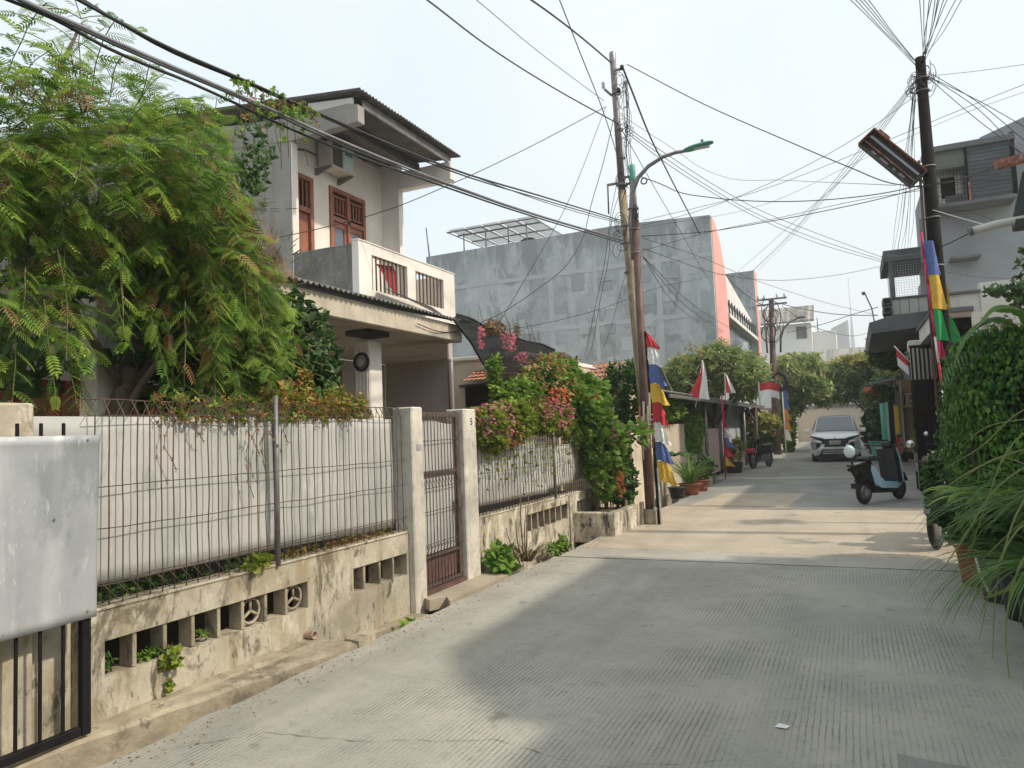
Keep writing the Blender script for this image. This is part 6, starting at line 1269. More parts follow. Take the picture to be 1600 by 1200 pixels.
# ================================================================ GREEN WALL, PLANTERS AND GRASSES ON THE RIGHT
t = thing("fig_hedge", (1.9, 8.6, 0), "tall clipped creeping fig hedge filling the right hand side", "hedge")
MB().cbox(1.06, 4.0, 8.05, 9.1, -.1, 2.18, .15).part("core", M("hedge_core_twigs", (.03, .035, .015), (.02, .02, .01), 12), t)
r = random.Random(51)
def hedge(n, leaf, nm, off):
    P, Q, Sx = [], [], []
    while len(P) < n:
        f = r.random(); bump = .05*math.sin(5*r.random())
        if f < .62:
            x, z = r.uniform(.93, 2.6), r.uniform(.15, 2.36); y = 7.92+off+r.uniform(-.05, .06)
            ex = max(0, 1.22-x)/.3; ez = max(0, z-2.12)/.25; y += .14*(ex*ex+ez*ez)
            if ex*ex+ez*ez > 1.15: continue
            nrm = Vector((-.5*ex, -1, .5*ez))
        elif f < .86:
            y, z = r.uniform(7.9, 9.2), r.uniform(.1, 2.32); x = .94-off+r.uniform(-.05, .07)+.10*math.sin(3*z+1)*.5; ez = max(0, z-2.1)/.25; x += .12*ez*ez; nrm = Vector((-1, 0, .5*ez))
        else: x, y, z = r.uniform(1.1, 3), r.uniform(8.0, 9.2), 2.33+r.uniform(-.05, .06); nrm = Vector((0, -.3, 1))
        z += .03*math.sin(7*x+y*5); dp = math.sin(5.1*x+2*y)*math.sin(6.3*z+1.7*x+3*y)
        if dp > .45 and r.random() < .7: continue
        y += (.09*dp+.03*math.sin(19*x+5*z)*math.sin(17*z)) if f < .62 else 0
        P.append((x, y, z)); d = Vector((r.uniform(-.5, .5), r.uniform(-.5, .5), -1))+nrm*r.uniform(.2, .7); Q.append(aim(d, r.uniform(-.6, .6)+(0 if f > .62 and f < .86 else PI/2*0))); Sx.append(r.uniform(.45, 1.0))
    scatter(nm, leaf, P, Q, Sx, t)
hedge(13000, lf_ficus, "leaves", 0); hedge(7000, lf_fig2, "inner_leaves", .05)
r = random.Random(63); tw = MB(); P, Q, Sx = [], [], []
for k in range(46):
    b = Vector((r.uniform(.92, 1.9), 7.9+r.uniform(-.03, .05), r.uniform(1.2, 2.35))) if k % 2 else Vector((r.uniform(.95, 1.9), r.uniform(8, 8.6), 2.33))
    d = Vector((r.uniform(-.6, .2), r.uniform(-.8, .1), r.uniform(.3, 1))).normalized(); l = r.uniform(.08, .22); tw.tube([b, b+d*l*.6, b+d*l+Vector((0, 0, -.02))], .003, 4)
    for q in range(5): P.append(tuple(b+d*l*(q+1)/5)); Q.append(aim((r.uniform(-1, 1), r.uniform(-1, .3), r.uniform(-.6, .4)), r.uniform(-1, 1))); Sx.append(r.uniform(.5, .9))
tw.part("shoots", m_twig, t, kind="stuff"); scatter("shoot_leaves", lf_ficus, P, Q, Sx, t)
t = thing("palm_frond", (1.15, 8.6, 2.2), "broad drooping green frond hanging in front of the right hand pole", "leaf")
def frond(c, d, L, w, n=16):
    P = []; r = random.Random(int(L*100)); c = Vector(c); d = Vector(d).normalized(); mb = MB(); p = c.copy(); pts = [p.copy()]
    for i in range(n):
        d = (d+Vector((0, 0, -.13))).normalized(); p = p+d*(L/n); pts.append(p.copy()); s = d.cross(Vector((0, 0, 1))).normalized(); u = s.cross(d)
        ll = w*math.sin(PI*(.12+.8*i/n))
        for sg in (1, -1):
            e = p+s*sg*ll*.9+d*ll*.35-Vector((0, 0, ll*.55)); m = p.lerp(e, .5)+Vector((0, 0, ll*.08)); q = d*(L/n*.62)
            mb.add([p-q*.4, p+q*.4, m+q*.5, m-q*.5, e], [(0, 1, 2, 3), (3, 2, 4)])
    mb.tube(pts, .005, 4); return mb
for k, (P_, w_) in enumerate((([(1.50, 8.05, 2.28), (1.28, 7.95, 2.44), (1.05, 7.85, 2.36), (.90, 7.8, 2.12), (.84, 7.8, 1.86)], .20), ([(1.55, 8.1, 2.25), (1.42, 7.9, 2.50), (1.22, 7.8, 2.52), (1.06, 7.75, 2.34)], .22), ([(1.6, 8.1, 2.3), (1.66, 7.95, 2.48), (1.62, 7.8, 2.52), (1.50, 7.7, 2.40)], .18))):
    P_ = smooth_path(P_, 6); mb = MB()
    for i in range(len(P_)-1):
        wa, wb = [w_/2*math.sin(PI*(.10+.85*q/(len(P_)-1)))**.7*(1-.18*((q*3) % 2)) for q in (i, i+1)]
        d = (P_[i+1]-P_[i]).normalized(); s_ = Vector((0, 1, 0)).lerp(d.cross(Vector((0, 0, 1))), .4).normalized()
        mb.add([P_[i]+s_*wa-Vector((0, 0, wa*.5)), P_[i], P_[i+1], P_[i+1]+s_*wb-Vector((0, 0, wb*.5))], [(0, 1, 2, 3)], True)
        mb.add([P_[i]-s_*wa-Vector((0, 0, wa*.5)), P_[i], P_[i+1], P_[i+1]-s_*wb-Vector((0, 0, wb*.5))], [(0, 1, 2, 3)], True)
    mb.part("frond", G_vine, t)
frond((1.35, 8.3, 2.25), (-1, -.3, .45), .75, .26).part("frond", G_ficus, t)
frond((1.45, 8.5, 2.25), (-.3, -.5, .5), .5, .22).part("frond", G_ficus, t)
frond((1.7, 8.6, 2.25), (.3, -.5, .4), .5, .20).part("frond", G_ficus, t)
# planters
def bigpot(c, w, h, mat, label):
    t = thing("planter_tub", c, label, "planter")
    MB().lathe([(0, 0), (w*.78, 0), (w*.85, h*.3), (w, h*.95), (w+.02, h), (w-.01, h), (w-.03, h*.92), (0, h*.9)], c, 20).part("tub", mat, t); return t
bigpot((1.13, 6.75, 0), .20, .40, m_blackpot, "tall black tub under the long arching grasses")
bigpot((1.15, 6.2, 0), .20, .42, m_blackpot, "nearest black tub at the right edge under the grasses")
bigpot((1.06, 7.35, 0), .19, .36, M("dented_grey_tub", (.12, .12, .12), (.06, .06, .065), 6), "dark tub with a worn pale rim left of the black tubs")
bigpot((.98, 8.0, 0), .19, .34, m_terra, "terracotta tub hidden beneath the leaves next to the motorbike wheel")
MB().tube([(.865, 7.28, .36), (.88, 7.2, .22), (.93, 7.1, .08)], .012, 5).part("worn_rim", m_cablewhite)
bpy.context.view_layer.update()
o = bpy.data.objects["worn_rim"]; o.name = "bent_white_strip"; tag(o, "bent whitish strip standing against the dark tub on the right", "strip")
sprout("tub_shrub", (.91, 9.25, .72), 760, .62, lf_dark, "blue green small leaved shrub in front of the fig hedge beside the motorbike", "shrub", (.27, .42, .52), 52)
def bigleaf(name, c, n, L, w, label, seed, mat, up=.5, spread=1):
    return blades(name, c, n, L, w, label, "plant", seed, mat, spread, up=up, R=.08)
bigleaf("strap_leaf_plant", (1.0, 7.75, .78), 34, .46, .07, "pale green strap leaved plant at the foot of the fig hedge", 53, G_vine, .55)
bigleaf("broad_leaf_plant", (1.25, 7.4, .55), 42, .60, .10, "dark broad leaved plant in the black tubs", 54, G_darkleaf, .9)
bigleaf("broad_leaf_plant", (1.08, 7.7, .35), 34, .42, .08, "low dark leaved plant spilling over the terracotta tub", 55, G_darkleaf, .6)
bigleaf("broad_leaf_plant", (1.35, 6.5, .55), 40, .55, .09, "dark leaved plant at the right edge behind the grasses", 56, G_darkleaf, .9)
m_paleblade = LEAF("pale_grass_blade", [(.1, (.16, .20, .06)), (.8, (.34, .36, .14))], trans=.25)
blades("arching_grass", (1.42, 6.3, .85), 130, .95, .016, "long thin arching grass bursting from the right edge over the tubs", "grass", 57, G_blade, 1.0, (-.8, -.25), .75, .18, 9, .8)
blades("arching_grass", (1.30, 7.0, .80), 60, .85, .014, "thin arching grass hanging in front of the strap leaved plant", "grass", 58, G_blade, .9, (-.7, -.2), .8, .14, 9, .8)
t = thing("arching_blades", (1.6, 6.6, .9), "a few very long pale arching blades reaching towards the road", "grass"); mb = MB()
def blade(pts, w):
    pts = smooth_path(pts, 5); vs = []; fs = []
    for i, p in enumerate(pts):
        d = (pts[min(i+1, len(pts)-1)]-pts[max(0, i-1)]).normalized(); s = Vector((0, -1, 0)).cross(d).normalized(); ww = w/2*math.sin(PI*(.25+.73*i/(len(pts)-1)))**.6
        vs += [tuple(p+s*ww), tuple(p+Vector((0, -ww*.4, 0))), tuple(p-s*ww)]
        if i: b = 3*i; fs += [(b-3, b-2, b+1, b), (b-2, b-1, b+2, b+1)]
    return vs, fs
BL = [([(1.404, 6.6, 1.332), (1.1, 6.567, 1.27), (0.758, 6.533, 1.111), (0.532, 6.5, 0.945)], 0.014), ([(1.447, 6.6, 1.658), (1.167, 6.6, 1.577), (0.862, 6.6, 1.299), (0.597, 6.6, 1.133)], 0.01), ([(1.3, 6.3, 1.031), (1.081, 6.267, 1.192), (0.965, 6.233, 1.241), (0.634, 6.2, 1.051)], 0.01), ([(1.221, 6.0, 1.31), (0.873, 5.967, 1.06), (0.618, 5.933, 0.67), (0.487, 5.9, 0.484)], 0.012), ([(1.214, 5.8, 1.318), (0.933, 5.733, 0.914), (0.789, 5.667, 0.511), (0.704, 5.6, -0.081)], 0.012), ([(1.296, 6.1, 1.565), (1.002, 6.067, 1.358), (0.799, 6.033, 0.923), (0.654, 6.0, 0.529)], 0.01), ([(1.355, 6.3, 1.297), (1.108, 6.267, 1.034), (0.783, 6.233, 0.856), (0.51, 6.2, 0.709)], 0.012), ([(1.312, 6.2, 0.995), (1.054, 6.2, 0.973), (0.821, 6.2, 0.905), (0.575, 6.2, 0.766)], 0.014), ([(1.23, 5.7, 0.92), (0.95, 5.667, 0.84), (0.79, 5.633, 0.598), (0.648, 5.6, 0.113)], 0.012), ([(1.188, 5.4, 0.841), (0.95, 5.333, 0.77), (0.769, 5.267, 0.398), (0.737, 5.2, -0.139)], 0.014), ([(1.192, 5.6, 0.697), (0.945, 5.567, 0.537), (0.781, 5.533, 0.437), (0.671, 5.5, 0.398)], 0.026), ([(1.285, 5.9, 1.063), (1.098, 5.867, 0.942), (0.866, 5.833, 0.734), (0.666, 5.8, 0.522)], 0.01), ([(1.104, 5.1, 0.633), (0.87, 5.067, 0.344), (0.779, 5.033, -0.007), (0.738, 5.0, -0.418)], 0.012), ([(1.48, 6.8, 1.516), (1.197, 6.8, 1.504), (0.942, 6.8, 1.45), (0.759, 6.8, 1.295)], 0.01), ([(1.449, 6.8, 1.085), (1.161, 6.767, 1.066), (0.902, 6.733, 0.997), (0.639, 6.7, 0.976)], 0.008)]
for pts, w in BL: vs, fs = blade(pts, w); mb.add(vs, fs, True)
mb.part("blades", m_paleblade, t, kind="stuff")
blades("arching_grass", (1.15, 5.75, .55), 110, .85, .013, "thin dark grass drooping to the road at the lower right corner", "grass", 59, G_blade, .9, (-.8, -.2), .6, .14, 9, 1.0)
bigleaf("broad_leaf_plant", (1.12, 6.1, .45), 34, .42, .08, "dark broad leaves under the drooping grass at the lower right corner", 60, G_darkleaf, .7)
# foliage in front of the cream parapet at the right edge
t = thing("garden_tree", (3.3, 12.5, 0), "sparse dark twigs and leaves against the cream parapet at the right edge", "tree")
MB().tube([(3.3, 12.5, 0), (3.2, 12.5, 2.5), (2.9, 12.5, 3.4)], [.08, .06, .04], 8).part("trunk", m_bark, t)
for q in (((2.9, 12.5, 3.4), (2.6, 12.5, 3.3), (2.3, 12.4, 3.25)), ((2.9, 12.5, 3.4), (2.55, 12.5, 3.5), (2.35, 12.5, 3.62)), ((2.9, 12.5, 3.4), (2.6, 12.5, 3.05), (2.35, 12.5, 2.95))): MB().tube(smooth_path(q, 3), .015, 5).part("limb", m_bark, t)
blob("crown", lf_dark, [((2.42, 12.5, 3.25), (.35, .4, .28), 110), ((2.55, 12.5, 3.7), (.3, .4, .2), 60), ((2.0, 12.4, 3.3), (.3, .3, .08), 30), ((2.45, 10.5, 2.9), (.25, .3, .2), 40)], .8, t, seed=61, inner=.3)
# ================================================================ RIGHT HAND SIDE BUILDINGS
m_rgrey = M("smooth_blue_grey_render", (.27, .285, .30), (.21, .225, .24), .5, streak=((.2, .2, .21), .6, .4))
m_charcoal = M("charcoal_panel", (.075, .085, .09), (.05, .055, .06), 2, rough=.6, streak=((.12, .13, .13), .55, .5), mscale=(1, 1, 9))
m_offwhite = M("off_white_render", (.62, .61, .57), (.52, .50, .46), 1.2, streak=((.36, .34, .3), .6, .5))
m_greyfascia = M("dark_grey_fascia", (.14, .15, .155), (.10, .105, .11), 2)
m_mint = M("mint_green_paint", (.16, .48, .38), (.12, .40, .31), 3)
# house whose eaves just reach the frame at the upper right; it shades the near road
t = thing("eaves_house", (4, 4, 0), "house at the right edge with rusty gutter end, dark blind and white pipe", "house")
MB().box(2.75, 9, -6, 8.7, -.1, 3.95).part("wall", m_offwhite, t)
MB().prism([(1.86, 4.32), (5.6, 5.6), (9, 4.4), (9, 4.3), (5.6, 5.5), (1.86, 4.25)], 8.85-4.95, 'y', 4.95).part("roof", m_asbestos, t)
for i in range(9):
    x0 = 1.90+1.25*((i+1)/9)**1.5; MB().prism([(x0, 4.31+.338*(x0-1.86)), (5.6, 5.59), (5.6, 5.50), (x0, 4.25+.338*(x0-1.86))], .109, 'y', 4.949-.11*(i+1)).part("shadow_step", m_asbestos, t)  # unseen slices added to round the roof's shadow on the road
MB().prism([(1.60, 2.95), (2.74, 3.3), (2.74, 3.24), (1.60, 2.89)], 9.9, 'y', -6).part("low_roof", m_asbestos, t)
MB().prism([(1.50, 4.06), (1.50, 4.13), (1.52, 4.13), (1.52, 4.08), (2.1, 4.17), (2.1, 4.14)], .10, 'y', 8.80).part("gutter", m_rusty, t)
MB().prism([(1.50, 4.07), (2.5, 4.22), (2.5, 4.32), (1.50, 4.165)], .03, 'y', 8.905).part("barge_board", m_rusty, t)
for i in range(9): MB().cbox(1.55+.11*i, 1.63+.11*i, 8.95, 8.97, 4.09+.015*i, 4.13+.015*i+.02*(i % 2), .003).part("flaking_tile_end", m_rusty if i % 2 else m_cream, t)
MB().prism([(1.60, 3.50), (2.6, 3.52), (2.6, 4.0), (1.725, 4.0)], .03, 'y', 8.86).part("dark_blind", m_charcoal, t)
for i in range(9): MB().tube([(1.62+.0125*i, 8.895, 3.54+.05*i), (2.55, 8.895, 3.54+.05*i)], .006, 4).part("blind_slat", m_greyfascia, t)
MB().cbox(1.60, 2.6, 8.7, 8.9, 3.40, 3.49, .01).part("sill_beam", m_soffit, t)
MB().tube([(1.22, 8.75, 3.43), (1.45, 8.75, 3.47), (1.9, 8.75, 3.50)], .040, 10).part("white_pipe", m_offwhite, t)
MB().tube([(1.20, 8.75, 3.425), (1.235, 8.75, 3.435)], .048, 10).part("pipe_mouth", m_galv, t)
# cream parapet building behind the hedge
t = thing("cream_parapet_house", (4, 17, 0), "low house with stepped off white parapet just above the fig hedge", "house")
MB().box(2.12, 8, 14.3, 19.8, -.1, 3.02).part("wall", m_offwhite, t)
MB().box(1.55, 2.05, 14.28, 19.7, 3.26, 3.58).part("parapet", m_offwhite, t)
MB().box(2.051, 8, 14.25, 14.5, 3.021, 3.74).part("parapet", m_offwhite, t)
MB().cbox(1.50, 2.06, 14.22, 19.75, 3.581, 3.63, .006).part("coping", m_greyfascia, t)
MB().cbox(1.45, 1.94, 14.20, 14.279, 3.28, 3.36, .006).part("dark_strip", m_greyfascia, t)  # dark grey strip along the parapet face
MB().box(1.90, 2.05, 14.19, 14.279, 3.0, 3.25).part("buttress", m_offwhite, t)
# big grey house with the barred balcony
t = thing("grey_balcony_house", (4, 22, 0), "plain blue grey three storey house with a dark framed barred balcony at upper right", "house")
MB().prism([(2.02, 2.8), (9, 2.8), (9, 9.6), (4.0, 8.34), (3.12, 8.04), (3.12, 7.70), (2.02, 7.50)], 4, 'y', 20.0).part("wall", m_rgrey, t)
fr = [(1.90, 1.97, 6.40, 7.76), (3.58, 3.66, 6.36, 7.84), (2.70, 2.745, 6.44, 7.66)]
for x0, x1, z0, z1 in fr: MB().cbox(x0, x1, 19.35, 19.43, z0, z1, .006).part("frame_post", m_blackpaint, t)
MB().cbox(1.88, 3.68, 19.3, 20.0, 7.66, 7.79, .01).part("frame_head", m_greyfascia, t)
MB().cbox(1.94, 3.62, 19.3, 20.0, 6.34, 6.42, .01).part("balcony_sill", m_greyfascia, t)
for i in range(14): MB().box(2.75, 3.575, 19.38, 19.41, 6.43+.088*i, 6.43+.088*i+.080).part("blind_slat", m_charcoal, t)
MB().box(1.98, 2.695, 19.40, 19.42, 7.25, 7.655).part("rolled_screen", M("olive_screen", (.14, .16, .13), (.10, .11, .10), 5), t)
MB().box(2.25, 2.55, 19.96, 19.99, 6.7, 7.2).part("window", m_dark, t)
MB().box(1.98, 2.69, 19.97, 19.995, 6.43, 7.25).part("painted_backlight", m_offwhite, t)  # off-white panel standing in for the brightness behind the mesh
MB().box(2.28, 2.62, 19.44, 19.50, 6.45, 6.62).part("crate", m_greyfascia, t)
for i in range(11): MB().box(1.99+.066*i, 1.998+.066*i, 19.37, 19.38, 6.42, 7.25).part("balcony_bar", m_blackpaint, t)
for i in range(7): MB().box(1.975, 2.695, 19.355, 19.365, 6.5+.11*i, 6.508+.11*i).part("balcony_rail", m_blackpaint, t)
MB().cbox(2.72, 2.76, 19.3, 19.345, 6.42, 6.85, .005).part("orange_post", m_rusty, t)
MB().prism([(2.95, 7.80), (2.95, 8.0), (3.10, 8.0), (3.10, 7.80)], .5, 'y', 20.1).part("chimney_stub", m_offwhite, t)
MB().cbox(2.3, 2.9, 19.5, 19.99, 5.15, 5.22, .01).part("ledge", m_greyfascia, t)
# caged balcony house
t = thing("caged_balcony_house", (3, 27, 0), "house with a white mesh caged balcony, dark awning and white slab over the street", "house")
MB().box(2.15, 8, 24.1, 36, -.1, 4.7).part("wall", M("dim_wall", (.12, .12, .115), (.08, .08, .078), 2), t)  # wall colour darkened to paint the shade under the awning
MB().box(2.75, 8, 24.1, 34, 4.71, 6.8).part("upper_wall", m_rgrey, t)
MB().box(1.15, 2.10, 21.95, 30, 4.30, 4.70).part("balcony_slab", m_offwhite, t)
MB().cbox(1.10, 2.14, 21.9, 30, 4.701, 4.76, .01).part("slab_edge", m_greyfascia, t)
for i in range(4): MB().box(1.32+.22*i, 1.335+.22*i, 21.94, 21.949, 4.31, 4.69).part("slab_joint", m_greyfascia, t)
MB().cbox(1.02, 2.10, 21.9, 24.5, 5.72, 6.03, .01).part("cage_roof", m_greyfascia, t)
MB().cbox(1.13, 1.25, 21.92, 22.04, 4.761, 5.719, .01).part("cage_post", m_greyfascia, t)
m_mesh = M("white_mesh_bar", (.55, .57, .58), (.45, .46, .48), 6)
for i in range(13): MB().box(1.28+.062*i, 1.287+.062*i, 21.97, 21.98, 4.765, 5.715).part("mesh_bar", m_mesh, t)
for i in range(14): MB().box(1.26, 2.05, 21.985, 21.992, 4.80+.067*i, 4.806+.067*i).part("mesh_rail", m_mesh, t)
for i in range(9): MB().box(1.19, 1.197, 22.1+.25*i, 22.108+.25*i, 4.765, 5.715).part("mesh_bar", m_mesh, t)
MB().prism([(.60, 3.80), (2.1, 3.90), (2.1, 4.28), (1.1, 4.24), (.56, 4.10)], 6.5, 'y', 21.6).part("awning", m_greyfascia, t)
for k, z in enumerate((4.32, 4.55)):
    a = MB().cbox(.92, 1.14, 21.7, 22.4, z, z+.19, .02).part("air_unit", m_greyfascia, t); MB().cbox(.95, 1.10, 21.685, 21.699, z+.04, z+.15, .004).part("grille", m_blackpaint, a)
MB().box(1.95, 2.1, 24.5, 29.5, .1, 3.7).part("dark_interior", m_dark, t)  # near-black panel standing in for the shaded interior under the awning
o = MB().tube([(.78, 24, 4.25), (.72, 24, 4.8), (.56, 24, 5.28)], .02, 6).tube([(.57, 24, 5.27), (.48, 24, 5.27)], .05, 8).part("camera_mast", m_galv); tag(o, "thin bent mast with a small camera above the dark awning", "mast")
# black slatted gate
t = thing("black_slatted_gate", (1.78, 19.5, 0), "tall black slatted gate and fence between the hedge and the 15 pillar", "gate")
sl = MB().cbox(-.02, .02, -.045, .045, 0, 2.95, .004).mesh("slat"); sl.materials.append(m_blackpaint)
for i in range(80): link("slat", sl, t, (.02, -4.5+.118*i, .12))
for z in (.12, 1.5, 2.95): MB().cbox(1.83, 1.87, 14.9, 24.5, z, z+.08, .005).part("rail", m_blackpaint, t)
MB().box(1.95, 1.97, 14.9, 24.0, .1, 2.3).part("shade_backing", m_dark, t)  # dark panel painted in for the shaded interior behind the slats
MB().cbox(1.55, 2.15, 14.9, 24.6, 3.1, 3.25, .01).part("canopy", m_blackpaint, t)
o = MB().cbox(1.30, 1.62, 19.6, 20, 3.12, 3.36, .02).part("white_lamp_box", m_offwhite); tag(o, "small white box fixed over the black slatted gate", "box")
flag("national_flag", (1.42, 19.5, 2.7), (1.0, 19.5, 3.25), lambda u, v: (1.03+.22*u+.02*v, 19.5, 3.2-.42*v-.25*u), "red and white flag against the dark awning left of the pennant pole")
t = thing("barred_gate_wing", (1.47, 17.1, 0), "tall black barred gate leaf facing the camera beside the hedge", "gate")
gs = MB().cbox(-.018, .018, -.012, .012, 0, 2.94, .003).mesh("bar"); gs.materials.append(m_blackpaint)
for i in range(9): link("bar", gs, t, (-.30+.075*i, -.1, .06))
for z in (.08, 1.35, 2.25, 2.96): MB().cbox(1.14, 1.80, 17.02, 17.06, z, z+.06, .004).part("rail", m_blackpaint, t)
MB().box(1.15, 1.79, 17.07, 17.09, .15, 2.24).part("sheet", m_dark, t)  # dark panel stands in for the dim space behind the bars
MB().box(1.15, 1.79, 17.12, 17.13, 2.32, 2.94).part("painted_gap_light", m_offwhite, t)  # off-white panel painted in as light showing between the bars
# pillar with the number 15
t = thing("numbered_pillar", (1.83, 30, 0), "ochre gate pillar carrying a cream plaque with the number 15", "pillar")
m_ochre = M("ochre_pillar_paint", (.40, .30, .17), (.30, .22, .12), 2, streak=((.2, .15, .09), .57, .5))
MB().cbox(1.62, 2.07, 29.7, 30.1, 0, 2.88, .02).part("shaft", m_ochre, t)
MB().cbox(1.45, 1.60, 29.6, 29.9, 0, 2.5, .02).part("side_post", m_ochre, t)
MB().cbox(1.60, 1.66, 29.55, 29.69, .5, 2.6, .01).part("trim", m_offwhite, t)
pq = MB().cbox(1.63, 2.04, 29.66, 29.699, 1.92, 2.42, .01).part("plaque", M("cream_plaque", (.78, .72, .52), (.70, .64, .46), 4), t)
text("house_number", "15", .46, m_ink, pq, (1.845-1.83, 29.655-30, 2.17), (PI/2, 0, 0))
MB().cbox(1.5, 2.1, 29.5, 30.1, 0, .32, .02).part("black_base", m_blackpaint, t)
# small fibre awning, mint panel and mint cart
t = thing("fibre_awning", (.95, 27.5, 0), "small pale grey fibre awning on a thin post before the mint green shop", "awning")
MB().prism([(.50, 2.66), (.60, 2.74), (1.35, 2.84), (1.35, 2.80), (.6, 2.70)], 2.6, 'y', 26.6).part("sheet", m_zinc, t)
MB().tube([(1.32, 26.7, 0), (1.32, 26.7, 2.8)], .025, 6).part("post", m_galv, t); MB().tube([(.6, 26.65, 2.68), (.95, 26.65, 2.72), (1.3, 26.65, 2.55)], .02, 6).part("brace", m_zinc, t)
blob("hanging_plants", lf_deadsm, [((.85, 27.2, 2.4), (.35, .6, .22), 160)], 2.6, t, seed=71); blob("dark_leaves", lf_dark, [((1.0, 27.2, 2.35), (.35, .6, .25), 120)], 1.5, t, seed=72)
t = thing("mint_shop", (1.3, 31.5, 0), "mint green shop panel under the dark awning right of the white car", "shop")
MB().cbox(1.02, 1.20, 30.5, 33, 0, 2.45, .01).part("side_panel", m_mint, t); MB().cbox(1.14, 1.22, 30.3, 30.49, .2, 2.3, .008).part("light_edge", M("pale_mint", (.4, .66, .58), (.34, .58, .5), 4), t)
MB().box(1.25, 1.6, 30.6, 33, 0, 2.6).part("dark_door", M("deep_teal", (.03, .07, .075), (.02, .05, .055), 3), t)
t = thing("mint_cart", (.85, 29.3, 0), "mint green open topped cart standing right of the white car", "cart")
MB().prism([(.60, .0), (1.12, .0), (1.14, .72), (.50, .72)], .6, 'y', 29.0).part("body", m_mint, t); MB().cbox(.48, 1.16, 28.95, 29.65, .72, .76, .01).part("rim", m_mint, t); MB().box(.55, 1.10, 29.0, 29.6, .761, .80).part("dark_lid", m_dark, t)
t = thing("string_banner", (1.33, 26.4, 0), "narrow yellow and red hanging cloth on the awning post", "banner")
for i, m in enumerate([m_yellowc, m_yellowc, m_red]): MB().grid(lambda u, v: (1.22+.12*u, 26.5, 2.0-.5*i-.5*v-.1*u), 4, 3).part("pennant", m, t)
t = thing("white_pot", (1.75, 26.4, 0), "white square pot with a small plant at the foot of the 15 pillar", "plant pot")
MB().prism([(1.72, .0), (1.92, .0), (1.97, .42), (1.68, .42)], .26, 'y', 26.2).part("pot", m_offwhite, t); blob("leaves", lf_croton, [((1.8, 26.3, .85), (.22, .22, .4), 120)], 1.7, t, seed=73)
t = thing("black_bench", (1.55, 17.5, 0), "low black metal bench beside the black slatted gate", "bench")
MB().cbox(1.15, 1.75, 17.0, 18.4, .42, .46, .008).part("seat", m_galv, t)
for x in (1.18, 1.69):
    for y in (17.05, 18.3): MB().cbox(x, x+.04, y, y+.04, 0, .419, .004).part("leg", m_blackpaint, t)
t = thing("street_shrub", (.9, 34, 0), "dark shrubs with pink and red flowers beyond the white car's right side", "shrub")
blob("leaves", lf_dark, [((.95, 34, 1.1), (.6, 1.2, 1.1), 520), ((1.2, 36, 2.6), (.6, 1.2, .8), 420), ((1.35, 30, 4.1), (.7, 1.4, .8), 520)], 2.2, t, seed=74)
blob("blossoms", lf_redf, [((1.15, 29.5, 4.35), (.4, .5, .15), 60), ((.7, 33.5, 2.75), (.2, .3, .12), 40)], 2.6, t, seed=75)
# right hand garden wall further on
t = thing("right_terrace", (4, 48, 0), "shadowed houses on the right beyond the mint shop", "house")
MB().box(2.4, 9, 36.1, 61, -.1, 5).part("wall", M("dark_terrace_wall", (.2, .19, .17), (.14, .13, .12), 1), t)  # dark grey brown wall colour
MB().box(1.7, 2.39, 33.5, 46, 2.9, 3.1).part("porch_roof", m_asbestos, t)
# ================================================================ END OF THE STREET AND SKYLINE
m_tan = M("tan_wall_paint", (.60, .52, .42), (.54, .46, .37), .4, streak=((.5, .42, .34), .6, .4))  # plain tan wall colour
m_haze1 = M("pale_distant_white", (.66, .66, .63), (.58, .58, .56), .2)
t = thing("end_wall_house", (-2, 64, 0), "tan wall and white house closing the far end of the street", "house")
MB().box(-9, 3.5, 62, 62.3, -.3, 2.55).part("street_wall", m_tan, t)
MB().box(-9, 3.5, 61.9, 62.35, 2.551, 2.75).part("wall_cap", m_galv, t)
MB().box(-8, 1.5, 65, 72, -.3, 6.2).part("wall", m_haze1, t)
MB().prism([(64.5, 6.2), (64.5, 6.35), (68, 7.6), (68, 7.45)], 9.0, 'x', -7.3).part("roof", M("pale_grey_roof", (.34, .33, .30), (.24, .235, .22), 8, streak=((.16, .16, .15), .45, .8), mscale=(4, .1, .1)), t)
for i in range(26): MB().box(-7.2+.34*i, -7.08+.34*i, 64.42, 64.5, 5.9, 6.3).part("eave_tile", m_cream if i % 2 else m_greyfascia, t)
MB().box(-2.0, -1.2, 64.9, 64.99, 4.2, 5.8).part("brick_panel", m_tile, t)
t = thing("white_terrace_house", (-5, 74, 0), "white three storey house with a ribbed grey roof parapet behind the cross arm pole", "house")
MB().box(-9, -2.9, 72.5, 80, -.3, 10.6).part("wall", m_haze1, t)
MB().prism([(71.6, 10.6), (71.6, 10.8), (73.2, 12.3), (73.2, 12.1)], 7.2, 'x', -9.8).part("roof", M("ribbed_grey_parapet", (.30, .28, .25), (.14, .13, .12), 3, streak=((.5, .47, .42), .5, .8), mscale=(3.2, .1, .1)), t)
MB().box(-4.2, -3.3, 72.42, 72.49, 9.2, 10.3).part("window", m_greyfascia, t)
MB().box(-2.9, -.9, 74, 80, -.3, 9.9).part("lower_block", m_haze1, t)
MB().tube([(-2.4, 74, 9.9), (-2.4, 74, 11.2)], .05, 5).part("antenna", m_galv, t)
t = thing("distant_tower", (0, 620, 0), "pale needle topped tower far behind the roofs", "tower")
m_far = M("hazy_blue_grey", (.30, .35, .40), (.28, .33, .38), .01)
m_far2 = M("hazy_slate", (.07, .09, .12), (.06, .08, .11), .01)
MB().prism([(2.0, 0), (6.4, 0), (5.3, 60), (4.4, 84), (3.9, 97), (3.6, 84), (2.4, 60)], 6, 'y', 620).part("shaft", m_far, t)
MB().tube([(3.9, 622, 90), (3.8, 622, 112)], .25, 4).part("spire", m_far, t)
